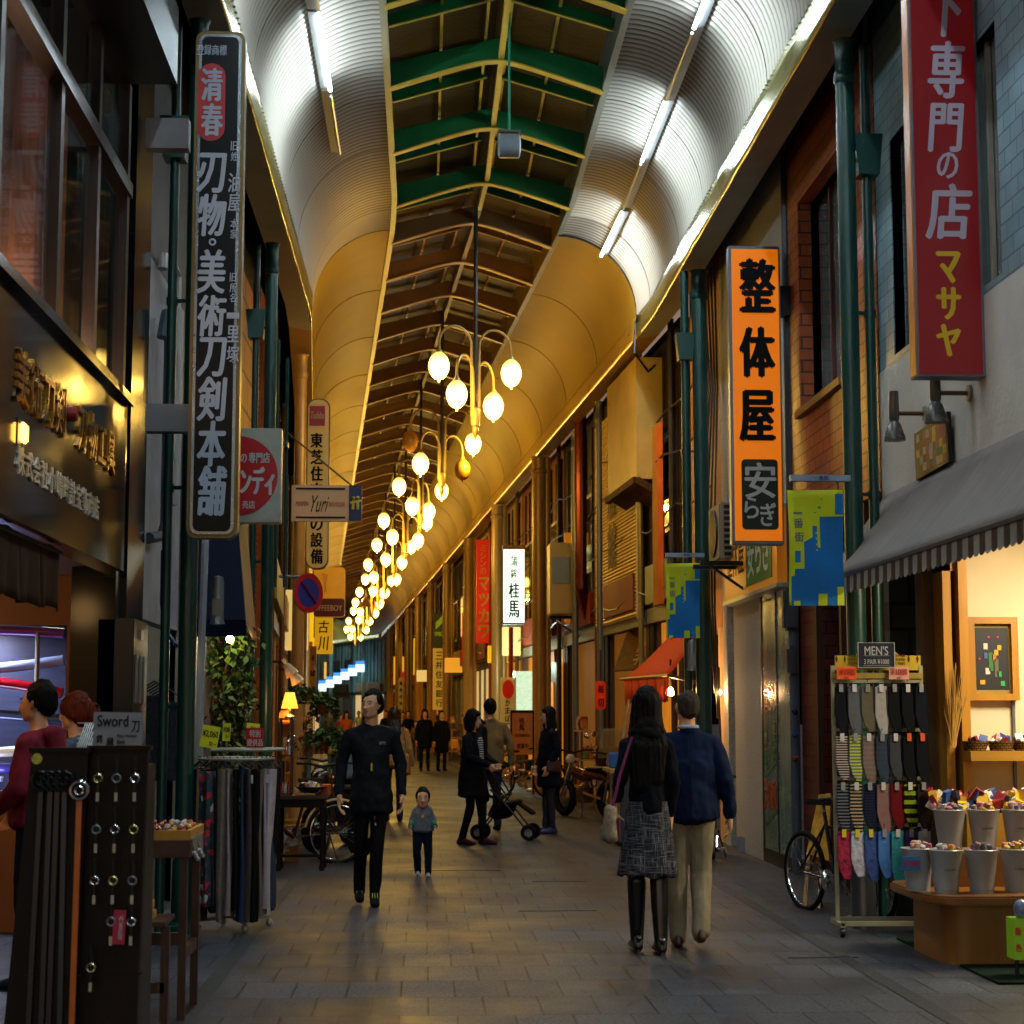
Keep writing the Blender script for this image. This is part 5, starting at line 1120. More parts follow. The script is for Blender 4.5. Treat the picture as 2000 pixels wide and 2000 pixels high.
m_.build('corrugated_wall', wave_bump(M('cream_corrugated', '#c0a04c', .5, var=.2, vs=1.5), 'Y', 4, .8, .03), r)
m_ = MB(); m_.add([P(s0, 2.45, 4.95), P(s1, 2.45, 4.95), P(s1, 2.87, 4.7), P(s0, 2.87, 4.7)], [(0, 1, 2, 3)]); m_.bar(P(s0, 2.45, 4.93), P(s1, 2.45, 4.93), .1); m_.bar(P(s0, 2.45, 4.93), P(s0, 2.87, 4.7), .1); m_.build('timber_floor', M('old_timber', '#4a3216', .8, var=.4, vs=8), r)
m_ = MB(); 
for i, (a_, c_) in enumerate(((24.9, 0), (25.25, 1))):
    m_.grid(lambda a, b_: P(a_ + a * .5, 2.7 + .03 * math.sin(a * 9), 3.1 + b_ * 2.6), 8, 2, mi=i)
tag(m_.build('torn_curtain', [M('orange_canvas', '#c05a1c', .8, var=.2), M('tan_canvas', '#a8742c', .8, var=.2)], solid=.01), 'faded orange and tan canvas hanging between the balcony and the green column', 'canvas')
m_ = MB(); m_.tube([P(32.2, 2.6, 7.0), P(32.2, 2.6, 3.8), P(32.5, 2.8, 3.3)], .11, 12)
tag(m_.build('copper_pipe', M('copper', '#6a2c10', .3, metal=.7, var=.3, vs=2)), 'thick copper brown pipe left of the louvred panel', 'pipe')
for i, (a_, u, w_, lb) in enumerate(((34.4, 2.7, .55, 'cream cooling unit on a wall bracket above the leaning sign boards'),)):
    c = P(34.0, 2.45, 4.1); r = T('cooling_unit', lb, 'air conditioner', c)
    MB().cbox(c, (.42, .8, 1.35)).build('case', M('cream_case', '#b09a5c', .45, var=.1), r, bevel=.02)
    mb = MB(); mb.cbox(c - V((.0, .41, -.15)), (.34, .02, .5)); mb.build('fan_grille', GREYM, r); mb = MB(); mb.bar(c + V((-.2, 0, -.72)), c + V((.45, 0, -.72)), .06); mb.bar(c + V((-.2, 0, -.72)), c + V((.4, 0, -1.1)), .04); mb.build('bracket', BLACKM, r)
# air conditioner near the orange sign
p, q_ = at(1388, 1092, 19.4), at(1431, 980, 19.4)
r = T('air_conditioner', 'beige outdoor air conditioner on a bracket behind the orange sign', 'air conditioner', (p + q_) / 2)
MB().box(p.x + .1, q_.x, 19.4, 20.15, p.z, q_.z).build('case', M('beige_case', '#8f7f66', .45, var=.1), r, bevel=.02)
MB().lathe([(0, -.012), (.26, -.02), (.27, 0)], (p.x + .1, 19.78, (p.z + q_.z) / 2), 28, axis='X').build('fan', BLACKM, r)
mb = MB()
for i in range(9): mb.box(q_.x - .1, q_.x - .02, 19.392, 19.4, p.z + .04 + i * .065, p.z + .08 + i * .065)
mb.build('vent', BLACKM, r); mb = MB(); mb.box(p.x - .1, RX, 19.5, 19.56, p.z - .06, p.z - .01); mb.box(p.x - .1, RX, 20.0, 20.06, p.z - .06, p.z - .01); mb.bar((p.x, 19.53, p.z - .05), (RX, 19.53, p.z - .4), .03); mb.build('bracket', BLACKM, r)
# leaning wooden sign boards
for i, (px0, px1, yt, yb_, Y, txt, lb) in enumerate(((1158, 1205, 1213, 1310, 33, '仕出し', 'old wooden board with dark characters leaning out above the motorbikes'), (1218, 1290, 1225, 1305, 29, '和菓子', 'rough timber awning board with three pale brush marks, left of the red awning'))):
    a0, a1, a2, a3 = at(px0 + (0 if not i else 12), yt, Y), at(px1, yt - 8, Y - 2 * (0 if not i else .7)), at(px1 - (0 if i else -3), yb_, Y - 1.2), at(px0 - (18 if i else -8), yb_ + 6, Y - .8)
    r = T('wooden_board', lb, 'sign board', (a0 + a2) / 2)
    MB().add([a0, a1, a2, a3], [(0, 1, 2, 3)]).build('board', M('weathered_board%d' % i, ('#a07c38', '#6a4c1e')[i], .8, var=.3, vs=6), r, solid=.04)
    m_ = MB(); cen = (a0 + a1 + a2 + a3) / 4 - V((0, .06, 0)); write(m_, txt, cen, (a1 - a0), ((a0 - a3)), (a1 - a0).length * (.35 if not i else .3), (a0 - a3).length * .8, vertical=True, bold=.03); m_.build('lettering', BLK if not i else M('pale_wood', '#b08a46', .7), r)
# neon sign
r = T('neon_sign', 'amber neon sign with glowing green and yellow strokes beside the grey pole', 'sign', P(35.5, 2.5, 4))
c, w, h = facing(1104, 1040, 1133, 1215, 34.5)
MB().box(c.x - w / 2, c.x + w / 2, 34.5, 34.7, c.z - h / 2, c.z + h / 2).build('case', M('neon_case', '#8a5c14', .4, emit='#c06a08', es=.3, var=.3), r)
NEO = M('neon_yellow', '#ffffff', .4, var=0, emit=(1, .85, .25), es=7); NEG = M('neon_green', '#ffffff', .4, var=0, emit=(.25, 1, .45), es=3)
m_ = MB(); g_ = MB()
for i in range(12):
    x = c.x + random.uniform(-.35, .35) * w; z = c.z + (.38 - i * .065) * h; m_.tube([(x, 34.46, z), (x + random.uniform(-.1, .1), 34.46, z - random.uniform(.05, .28))], .018, 6)
g_.tube([(c.x - w * .55, 34.46, c.z + .15), (c.x - w * .5, 34.46, c.z - .3), (c.x - w * .56, 34.46, c.z - .75)], .022, 6); g_.tube([(c.x + w * .42, 34.46, c.z + .3), (c.x + w * .45, 34.46, c.z - .1)], .02, 6); g_.tube([(c.x - w * .1, 34.46, c.z + .55), (c.x - w * .3, 34.46, c.z + .3)], .02, 6)
m_.build('yellow_strokes', NEO, r); g_.build('green_strokes', NEG, r)
# lit white fish cake sign, red sign, bank signs
c, w, h = facing(984, 1073, 1024, 1216, 40); r = T('lit_sign', 'brightly lit white vertical sign with green brush characters', 'sign', c)
MB().box(c.x - w / 2, c.x + w / 2, 40, 40.2, c.z - h / 2, c.z + h / 2).build('lit_case', M('lit_white', '#ffffff', .5, var=0, emit=(.80, 1, .92), es=1.15), r)
mb = MB(); mb.box(c.x - w / 2 - .03, c.x + w / 2 + .03, 39.98, 40.22, c.z + h / 2, c.z + h / 2 + .09); mb.box(c.x - w / 2 - .02, c.x + w / 2 + .02, 39.98, 40.22, c.z - h / 2 - .04, c.z - h / 2); mb.build('cap', BRONZE, r)
GI = M('sign_green_ink', '#0b4a2a', .5, var=0); GI2 = M('sign_leaf_ink', '#5a7a10', .5, var=0)
mb = MB(); wr(mb, '桂', 994, 1138, 1014, 1168, Y=39.98, bold=.04); wr(mb, '馬', 994, 1173, 1014, 1206, Y=39.98, bold=.04)
for x_ in (989.5, 1019.5): a_, b_ = at(x_, 1215, 39.98), at(x_, 1074, 39.98); mb.box(a_.x - .008, a_.x + .008, 39.97, 39.98, a_.z, b_.z)
mb.build('lettering', GI, r); mb = MB(); wr(mb, '蒲', 997, 1086, 1010, 1106, Y=39.98, bold=.03); wr(mb, '鉾', 997, 1110, 1010, 1130, Y=39.98, bold=.03); mb.build('leaf_lettering', GI2, r)
c, w, h = facing(930, 1054, 958, 1255, 50); r = T('hanging_sign', 'red vertical sign with cream characters beside a red pole', 'sign', c)
MB().box(c.x - w / 2, c.x + w / 2, 50, 50.2, c.z - h / 2, c.z + h / 2).build('face', M('red_sign_face', '#b80f0c', .4, emit='#c00804', es=.35, var=.05), r)
mb = MB()
for i, ch_ in enumerate('マツカワ'): wr(mb, ch_, 936, 1128 + i * 31, 955, 1153 + i * 31, Y=49.98, bold=.07)
for i, ch_ in enumerate('ミシンの'): wr(mb, ch_, 938, 1064 + i * 15, 949, 1077 + i * 15, Y=49.98, bold=.02)
mb.build('lettering', M('cream_yellow_letters', '#d8b048', .5, var=0), r)
tag(MB().tube([at(967, 1020, 49), at(960, 1040, 49), V((at(960, 1400, 49).x, 49, .0))], .07, 10).build('red_pole', REDP), 'tall red pole beside the red vertical sign', 'pole')
tag(MB().tube([at(998, 1225, 39.5), V((at(998, 1400, 39.5).x, 39.5, 0))], .05, 10).build('red_pole', REDP), 'short red pole below the lit white sign', 'pole')
c, w, h = facing(846, 1197, 869, 1264, 66); r = T('bank_sign', 'dark green bank sign with a pale green emblem', 'sign', c)
MB().box(c.x - w / 2, c.x + w / 2, 66, 66.2, c.z - h / 2, c.z + h / 2).build('face', M('bank_green', '#0a2a16', .4), r)
mb = MB(); wr(mb, 'SMBC', 849, 1234, 865, 1242, Y=65.97); a_, b_, d_, e_ = at(851, 1230, 65.97), at(851, 1216, 65.97), at(864, 1202, 65.97), at(864, 1216, 65.97); mb.add([a_, b_, d_, e_], [(0, 1, 2, 3)]); mb.build('emblem', M('pale_green_ink', '#9ab52a', .5, emit='#9ab52a', es=.1, var=0), r)
c, w, h = facing(845, 1266, 870, 1386, 65.5); r = T('bank_sign', 'cream vertical bank sign with black characters below the green one', 'sign', c)
MB().box(c.x - w / 2, c.x + w / 2, 65.5, 65.7, c.z - h / 2, c.z + h / 2).build('face', M('bank_cream', '#c9a64a', .5, emit='#c09030', es=.25, var=.05), r)
mb = MB()
for i, ch_ in enumerate('三井住友銀行'): wr(mb, ch_, 851, 1273 + i * 18.5, 864, 1288 + i * 18.5, Y=65.47, bold=.02)
mb.build('lettering', BLK, r)
c, w, h = facing(778, 1324, 788, 1385, 85); r = T('vertical_board', 'faint tan vertical board with dark characters far down the right side', 'sign', c)
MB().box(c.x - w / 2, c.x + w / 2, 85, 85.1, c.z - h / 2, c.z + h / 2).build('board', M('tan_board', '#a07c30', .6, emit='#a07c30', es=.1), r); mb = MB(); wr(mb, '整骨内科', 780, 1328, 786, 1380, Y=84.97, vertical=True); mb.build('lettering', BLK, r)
# white banner with a red disc, a-board
c, w, h = facing(977, 1323, 1008, 1430, 38.5); r = T('hanging_banner', 'white hanging banner with a red disc and black kana before the fish shop', 'banner', c)
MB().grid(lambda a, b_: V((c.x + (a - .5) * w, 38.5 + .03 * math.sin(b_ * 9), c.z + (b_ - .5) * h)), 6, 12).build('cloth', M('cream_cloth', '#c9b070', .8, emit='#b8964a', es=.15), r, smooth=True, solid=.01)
c2, w2, h2 = facing(981, 1328, 1004, 1365, 38.44); MB().lathe([(0, 0), (1, 0)], (0, 0, 0), 28, axis='Y')
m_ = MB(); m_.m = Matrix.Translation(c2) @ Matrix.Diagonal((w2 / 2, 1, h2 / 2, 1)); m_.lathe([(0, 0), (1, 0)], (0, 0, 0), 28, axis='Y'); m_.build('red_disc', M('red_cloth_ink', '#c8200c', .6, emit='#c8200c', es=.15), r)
mb = MB()
for i, ch_ in enumerate('かまぼこ'): wr(mb, ch_, 987, 1366 + i * 15.5, 996, 1379 + i * 15.5, Y=38.42, bold=.03)
mb.build('lettering', BLK, r)
lamp('fish_shop_light', P(41.5, 2.2, 2.6), 90, (.75, 1, .8), .3)
tag(MB().cbox(P(41.5, 2.55, 1.7), (.4, 2.6, 1.6)).build('lit_showcase', M('sparkling_case', '#9db5a0', .3, emit='#b8d8b8', es=.7, var=.9, vs=9)), 'bright sparkling shop showcase behind the white banner', 'showcase')
c, w, h = facing(1000, 1392, 1040, 1474, 34.5); r = T('standing_board', 'brown framed standing sign board beside the tan column', 'sign board', V((c.x, 34.5, 0)))
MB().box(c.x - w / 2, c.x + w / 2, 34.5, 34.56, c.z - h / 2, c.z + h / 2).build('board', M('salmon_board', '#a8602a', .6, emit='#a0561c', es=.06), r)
mb = MB(); mb.box(c.x - w / 2 - .03, c.x - w / 2, 34.48, 34.6, 0.02, c.z + h / 2 + .05); mb.box(c.x + w / 2, c.x + w / 2 + .03, 34.48, 34.6, 0.02, c.z + h / 2 + .05); mb.box(c.x - w / 2, c.x + w / 2, 34.48, 34.6, c.z + h / 2, c.z + h / 2 + .05); mb.box(c.x - w / 2, c.x + w / 2, 34.48, 34.6, .3, .36); mb.build('frame', WOODD, r)
mb = MB(); wr(mb, '桂', 1014, 1402, 1024, 1413, Y=34.48); wr(mb, '馬', 1014, 1415, 1024, 1427, Y=34.48); wr(mb, '桂馬蒲鉾商店', 1006, 1433, 1034, 1439, Y=34.48); wr(mb, '営業中', 1010, 1452, 1032, 1462, Y=34.48); mb.build('lettering', BLK, r)
# red lantern board
c, w, h = facing(1163, 1330, 1183, 1386, 28.5); r = T('red_lantern', 'red and cream long lantern with black characters behind the motorbikes', 'lantern', c)
m_ = MB(); m_.m = Matrix.Translation(c) @ Matrix.Diagonal((w / 2, w / 2, h / 2, 1)); m_.lathe([(0, -1), (.75, -.97), (1, -.8), (1, .8), (.75, .97), (0, 1)], (0, 0, 0), 20); m_.build('paper', M('lantern_red', '#b02a10', .6, emit='#b02008', es=.25, var=.5, vs=6), r, smooth=True)
mb = MB(); wr(mb, '毎', 1168, 1338, 1179, 1354, Y=c.y - w / 2 - .02, bold=.04); wr(mb, '切', 1168, 1364, 1179, 1380, Y=c.y - w / 2 - .02, bold=.04); mb.build('lettering', BLK, r)
MB().tube([c + V((0, 0, h / 2 - .02)), c + V((0, 0, h / 2 + .5))], .01, 5).build('cord', BLACKM, r)
# wooden door with panes, red box behind the bikes
r = T('wooden_door', 'brown wooden shop door with glowing panes behind the woman with glasses', 'door', P(37, 2.75)); 
flat(0, 1400, 0, 0, 36.5, 39.5, 0, 2.6, 2.72, nm='door_leaf', mt=WOOD, par=r); flat(0, 1400, 0, 0, 36.9, 37.3, .9, 2.2, 2.70, t=.01, nm='pane', mt=M('glow_pane', '#c88040', .4, emit='#d88a3a', es=.6, var=.8, vs=4), par=r); flat(0, 1400, 0, 0, 38.4, 38.9, .9, 2.2, 2.70, t=.01, nm='pane', mt=_M['glow_pane'], par=r)
# utility clutter: wires strung along the house fronts
mb = MB()
for k, (u, z) in enumerate(((2.75, 5.9), (2.7, 5.2), (2.75, 4.4), (2.72, 3.4))):
    pts = [P(s, u + .02 * math.sin(s), z - .12 * abs(math.sin(s * .7 + k)) + .05 * math.sin(s * 2.1)) for s in [21.7 + i * .8 for i in range(50)]]; mb.tube(pts, .014, 5)
tag(mb.build('overhead_wires', BLACKM), 'bundle of black wires sagging along the right house fronts', 'wires')
mb = MB()
for k in range(5): x0 = RX - .1 - .03 * k; mb.tube([(x0, 21.3 + k * .1, 7.0), (x0 + .05, 21.5, 5.5), (x0 - .05, 21.2 + .1 * k, 4.0), (x0, 21.6, 2.8), (x0 + .02, 21.4, 1.2 + .3 * k)], .014, 5)
tag(mb.build('vertical_wires', BLACKM), 'black wires dropping beside the white pebble wall', 'wires')
for (x, y, z, lb) in ((-1.50, 12.98, 2.35, 'grey cylinder detector on the nearest left column'), (3.02, 20.3, 2.2, 'grey cylinder detector on the second right column')):
    r = T('detector', lb, 'detector', (x, y, z)); MB().lathe([(0, .19), (.035, .18), (.045, .14), (.045, -.12), (.055, -.16), (0, -.17)], (x, y, z), 16).build('case', GREYM, r, smooth=True); MB().box(x - .03, x + .03, y - .052, y - .046, z - .1, z + .02).build('label_plate', M('pale_plate', '#77756a', .6), r)
# ================================================================== people
SKIN = M('skin', '#cf9a74', .5, var=.08, vs=20); HAIRB = M('black_hair', '#070606', .6, var=.3, vs=60, stretch=(1, 1, .1)); HAIRG = M('cropped_grey_hair', '#3a322c', .7, var=.4, vs=80)
HAIRR = M('auburn_hair', '#521c06', .6, spec=.15, var=.35, vs=50, stretch=(1, 1, .1))
LIP = M('lips', '#8a4a3c', .5, var=0); EYEW = M('eye_white', '#8a7464', .3, var=0); IRIS = M('iris', '#0a0706', .2, var=0); BROW = M('brow', '#1a120e', .8, var=0)
DENIM = M('denim', '#1a2a44', .85, var=.3, vs=20); LEGG = M('black_leggings', '#07080b', .8, var=.2)
def lerp(a, b, t): return V(a) * (1 - t) + V(b) * t
def limb(pts, rs): return [[(pts[i], rs[i]), (pts[i + 1], rs[i + 1])] for i in range(len(pts) - 1)]
def hand_hulls(w, d, side, curl=.35, sc=1.0, palm_in=V((0, 1, 0))):
    """palm, four unequal bent fingers and a thumb leaving the side of the palm; w wrist, d pointing down the hand"""
    d = d.normalized(); n = palm_in - d * palm_in.dot(d); n = n.normalized() if n.length > .01 else d.orthogonal().normalized()  # palm normal
    x = d.cross(n).normalized() * side   # towards the thumb
    H = []; p0 = w; p1 = w + d * .085 * sc
    H.append([(w, (.024 * sc,) * 3), (w + d * .03 * sc + x * .018 * sc, .018 * sc), (w + d * .03 * sc - x * .02 * sc, .016 * sc), (p1 + x * .030 * sc, .012 * sc), (p1 - x * .032 * sc, .011 * sc)])
    for i, (o, l) in enumerate(((.030, .072), (.010, .082), (-.011, .076), (-.031, .058))):
        a = p1 + x * o * sc; c1 = curl * (.7 + .2 * i); b1 = a + (d * math.cos(c1) + n * math.sin(c1)) * l * .45 * sc; c2 = c1 * 2.1; b2 = b1 + (d * math.cos(c2) + n * math.sin(c2)) * l * .32 * sc; c3 = c1 * 2.8; b3 = b2 + (d * math.cos(c3) + n * math.sin(c3)) * l * .25 * sc
        H += limb([a, b1, b2, b3], [.0098 * sc, .009 * sc, .0085 * sc, .007 * sc])
    t0 = w + d * .022 * sc + x * .024 * sc; t1 = t0 + (d * .55 + x * .75 + n * .25).normalized() * .038 * sc; t2 = t1 + (d * .85 + x * .2 + n * .35).normalized() * .034 * sc
    H += limb([t0, t1, t2], [.013 * sc, .011 * sc, .008 * sc]); return H
def person(label, x, y, rz, height=1.7, build=.95, head_turn=0, head_tilt=0, legs=None, arms=None, top=None, top_mat=None, top_hem=.86, sleeve=1.0, bulk=1.0, flare=0, trousers=None, leg_fat=.9, skirt=None, skirt_hem=.5, shoe=None, boots=None, hair='short', hair_mat=None, face=True, vox=.009, child=False, extra=None, group=None, curl=.35, lapel=None):
    """local frame: feet at the origin, facing -y. legs and arms give joint positions per side, x mirrored by hand"""
    r = T('person', label, 'person', (x, y, 0), R(rz), group, world=False)
    k = height / 1.70; r.scale = (k, k, k)
    hs = 1.72 if child else 1.0
    hd = V((0, -.012, 1.585 if not child else 1.50)); 
    legs = legs or {}; arms = arms or {}
    J = {}
    for s, nm in ((-1, 'R'), (1, 'L')):
        hip, knee, ank = legs.get(nm, ((s * .09, 0, .9), (s * .095, -.02, .49), (s * .1, .02, .09)))
        sh, el, wr_ = arms.get(nm, ((s * .172 * build, 0, 1.365), (s * .245 * build, .03, 1.09), (s * .265 * build, -.03, .85)))
        J[nm] = [V(q) for q in (hip, knee, ank, sh, el, wr_)]
    Hm = Matrix.Translation(hd) @ Matrix.Rotation(R(head_turn), 4, 'Z') @ Matrix.Rotation(R(head_tilt), 4, 'X') @ Matrix.Scale(hs, 4)
    hp = lambda a, b_, c: Hm @ V((a, b_, c))
    B = []
    # head: skull, face wedge, jaw, nose, ears
    B.append([(hp(0, .018, .035), tuple(q * hs for q in (.074, .092, .082))), (hp(0, -.035, .01), tuple(q * hs for q in (.062, .05, .07)))])
    B.append([(hp(0, -.03, -.01), .062 * hs), (hp(0, -.058, -.075), .026 * hs), (hp(.035, -.02, -.06), .028 * hs), (hp(-.035, -.02, -.06), .028 * hs)])
    B.append([(hp(0, -.082, .022), .007 * hs), (hp(0, -.101, -.022), .012 * hs), (hp(.013, -.088, -.027), .008 * hs), (hp(-.013, -.088, -.027), .008 * hs)])
    for s in (-1, 1): B.append([(hp(s * .078, .0, .012), (.008 * hs, .016 * hs, .022 * hs)), (hp(s * .074, -.004, -.02), (.006 * hs, .009 * hs, .01 * hs))])
    B.append([(hp(0, -.084, -.048), .009 * hs), (hp(.016, -.078, -.05), .008 * hs), (hp(-.016, -.078, -.05), .008 * hs)])
    nk = hp(0, .005, -.06); B.append([(nk, .05), (V((0, .012, 1.41)), .056)])
    B.append([(V((0, .01, 1.41)), (.09, .05, .04)), (J['R'][3] - V((-.04, 0, .03)), .030), (J['L'][3] - V((.04, 0, .03)), .030), (V((0, 0, 1.2)), (.12 * build, .09, .1))])
    B.append([(V((0, 0, 1.2)), (.13 * build, .09, .1)), (V((0, 0, .95)), (.13 * build, .095, .08))])
    for nm, s in (('R', -1), ('L', 1)):
        hip, knee, ank, sh, el, wr_ = J[nm]
        B += limb([hip, knee, ank], [.072, .05, .034]); B += limb([V((sh.x * .94, sh.y, sh.z - .03)), el, wr_], [.034, .031, .025])
        B += hand_hulls(wr_, (wr_ - el).normalized() * .6 + V((0, 0, -.4)), s if False else -s, curl, 1.0 * (1.05 if not child else 1.0), palm_in=V((-s, 0, 0)))
    bo = blob('body', B, SKIN, r, vox=min(vox, .0085), smooth=2)
    hm = hair_mat or HAIRB
    if face:
        for s in (-1, 1):
            e = MB(); e.sph(hp(s * .030, -.0795, .012), (.0125 * hs, .006 * hs, .0042 * hs), 10, 6); eo = e.build('eye', EYEW, bo, smooth=True)
            MB().sph(hp(s * .030, -.0850, .012), (.0062 * hs, .0035 * hs, .0060 * hs), 8, 5).build('iris', IRIS, eo) if False else MB().sph(hp(s * .030, -.0845, .012), (.0062 * hs, .0035 * hs, .0046 * hs), 8, 5).build('iris', IRIS, bo)
            MB().tube([hp(s * .012, -.090, .030), hp(s * .030, -.090, .036), hp(s * .047, -.078, .031)], .0034 * hs, 6).build('eyebrow', BROW, bo, smooth=True)
        MB().sph(hp(0, -.0925, -.050), (.021 * hs, .005 * hs, .0055 * hs), 12, 6).build('mouth', LIP, bo, smooth=True)
    # hair
    hh = []
    if hair == 'short': hh = [[(hp(0, .03, .055), tuple(q * hs for q in (.082, .088, .078))), (hp(0, .06, .0), tuple(q * hs for q in (.074, .06, .07)))], [(hp(0, -.022, .086), tuple(q * hs for q in (.056, .034, .026))), (hp(0, .03, .08), .068 * hs)]]
    if hair == 'short':
        for s in (-1, 1): hh.append([(hp(s * .070, -.012, .048), tuple(q * hs for q in (.014, .032, .036))), (hp(s * .074, .02, .0), tuple(q * hs for q in (.010, .02, .02)))])
    if hair == 'cropped': hh = [[(hp(0, .025, .048), tuple(q * hs for q in (.079, .090, .075))), (hp(0, .05, -.01), tuple(q * hs for q in (.070, .06, .06)))]]
    if hair == 'bob':
        hh = [[(hp(0, .02, .055), tuple(q * hs for q in (.088, .095, .082))), (hp(0, .055, -.02), tuple(q * hs for q in (.085, .06, .09)))], [(hp(0, -.055, .085), (.06, .03, .028)), (hp(0, .02, .08), .075)]]
        for s in (-1, 1): hh.append([(hp(s * .07, -.02, .03), (.026, .05, .05)), (hp(s * .085, -.005, -.10), (.024, .05, .04)), (hp(s * .05, .06, -.11), (.03, .04, .03))])
        hh.append([(hp(-.05, .06, -.1), (.03, .04, .03)), (hp(.05, .06, -.1), (.03, .04, .03)), (hp(0, .06, 0), .07)])
    if hair in ('long', 'longback'):
        hh = [[(hp(0, .02, .055), tuple(q * hs for q in (.088, .098, .084))), (hp(0, .05, -.04), (.086, .062, .09))], [(hp(0, -.05, .088), (.055, .028, .025)), (hp(0, .02, .08), .075)],
              [(hp(0, .055, -.05), (.09, .055, .06)), (hp(-.03, .085, -.25), (.10, .05, .06)), (hp(.03, .085, -.25), (.10, .05, .06))]]
        if hair == 'longback': hh.append([(hp(-.02, .09, -.25), (.10, .05, .06)), (hp(.04, .09, -.25), (.10, .05, .06)), (hp(.05, .10, -.48), (.07, .035, .08)), (hp(-.04, .10, -.45), (.06, .03, .06))])
        for s in (-1, 1): hh.append([(hp(s * .072, -.01, .03), (.026, .045, .05)), (hp(s * .09, .0, -.12), (.024, .045, .05)), (hp(s * .095, .01, -.22), (.02, .04, .05))])
    if hair == 'bun': hh = [[(hp(0, .022, .05), (.089, .098, .084)), (hp(0, .06, -.01), (.082, .06, .08))], [(hp(0, -.055, .082), (.06, .03, .03)), (hp(0, .02, .08), .075)], [(hp(0, .12, .02), (.05, .05, .06)), (hp(0, .16, -.06), (.045, .05, .06))], [(hp(.075, -.03, .04), (.018, .045, .05)), (hp(.078, .02, -.01), (.016, .03, .03))], [(hp(-.075, -.03, .04), (.018, .045, .05)), (hp(-.078, .02, -.01), (.016, .03, .03))]]
    if hh:
        blob('hair', hh, hm, r, vox=.008, smooth=2, fold=.008, fs=(75, 75, 6))
    # upper garment
    tm = top_mat or NAVY; g = 1.0
    sj = lambda q, s: V((q.x - s * .02, q.y, q.z - .012))
    G = [[(V((0, .012, 1.435)), (.066, .05, .022)), (sj(J['R'][3], -1), .05 * bulk), (sj(J['L'][3], 1), .05 * bulk), (V((0, -.005, 1.2)), (.145 * build * bulk, .112 * bulk, .1))]]
    zc = [1.2, 1.02, top_hem + .06]
    w_ = [(.148 * build * bulk, .115 * bulk), ((.140 + flare * .35) * build * bulk, .115 * bulk + flare * .2), ((.150 + flare) * build * bulk, .122 * bulk + flare * .6)]
    if top_hem < .8: G.append([(V((0, 0, 1.0)), (w_[1][0], w_[1][1], .06)), (V((0, 0, .86)), ((.165 + flare * .6) * build * bulk, .135 * bulk, .06)), (V((0, .005, top_hem + .05)), (w_[2][0] * 1.04, w_[2][1] * 1.05, .05))])
    G.append([(V((0, 0, zc[0])), (*w_[0], .1)), (V((0, 0, zc[1])), (*w_[1], .08)), (V((0, 0, max(.86, zc[2]))), (*(w_[2] if top_hem >= .8 else w_[1]), .06))])
    for nm in 'RL':
        sh, el, wr_ = J[nm][3:]; e = lerp(el, wr_, .93 if sleeve == 1 else sleeve)
        G += limb([V((sh.x, sh.y, sh.z - .015)), el, e], [.052 * bulk, .045 * bulk, .037 * bulk])
    if hair != 'none': G.append([(V((0, .015, 1.42)), (.07, .06, .03)), (V((0, .03, 1.45)), (.062, .05, .015))])
    blob('jacket' if top is None else top, G, tm, r, vox=vox, smooth=3, fold=.015, fs=(9, 9, 6))
    if lapel: lapel(r, hp)
    # lower garment
    if skirt:
        def sk(a, b_):
            t = a * 2 * math.pi; z = .98 - b_ * (.98 - skirt_hem); f_ = 1 + .10 * b_ * math.sin(t * 7 + 1) + .05 * b_ * math.sin(t * 13); rr = (.128 + .055 * b_) * f_
            return V((rr * math.cos(t), rr * .78 * math.sin(t) + .01, z + .012 * b_ * math.sin(t * 7)))
        MB().grid(sk, 72, 14).build('skirt', skirt, r, smooth=True, solid=.008)
    if trousers:
        H = [[(V((0, .01, .95)), (.145 * build, .115, .06)), (J['R'][0] - V((0, 0, .03)), .088 * leg_fat), (J['L'][0] - V((0, 0, .03)), .088 * leg_fat)]]
        for nm in 'RL':
            hip, knee, ank = J[nm][:3]; H += limb([hip, knee, ank - V((0, 0, .02))], [.088 * leg_fat, .066 * leg_fat, .054 * leg_fat])
        blob('trousers', H, trousers, r, vox=vox, smooth=3, fold=.008, fs=(12, 12, 6))
    sm = shoe or BLACKC
    for nm in 'RL':
        ank = J[nm][2]; kn = J[nm][1]; lift = max(0, ank.z - .09)
        fy = -.15; dz = -lift * .0
        toe_drop = -.35 * lift if ank.y > .05 else .0
        base = ank.z - .09
        H = [[(V((ank.x, ank.y + .045, base + .03)), (.032, .035, .03)), (V((ank.x, ank.y - .06, base + .035 + toe_drop)), (.04, .04, .035)), (V((ank.x, ank.y - .15, base + .025 + toe_drop)), (.036, .045, .024)), (V((ank.x, ank.y + .01, base + .075)), (.038, .05, .03))]]
        if boots: H += limb([V((ank.x, ank.y, base + .08)), lerp(ank, kn, .5), lerp(ank, kn, .92)], [.044, .058, .062])
        blob('boot' if boots else 'shoe', H, boots or sm, r, vox=.007, smooth=2)
        if boots: MB().lathe([(.018, 0), (.013, .05), (.02, .09)], (ank.x, ank.y + .055, base - .0), 10).build('heel', boots, r, smooth=True)
    if extra: extra(r, J, hp)
    return r
def straps(r, pts, rad, nm, mt): return MB().tube(pts, rad, 8).build(nm, mt, r, smooth=True)
def at0(px, py):  # point on the paving seen in that direction
    a, b_ = ray(px, py); Y = -EYE / b_; return a * Y, Y
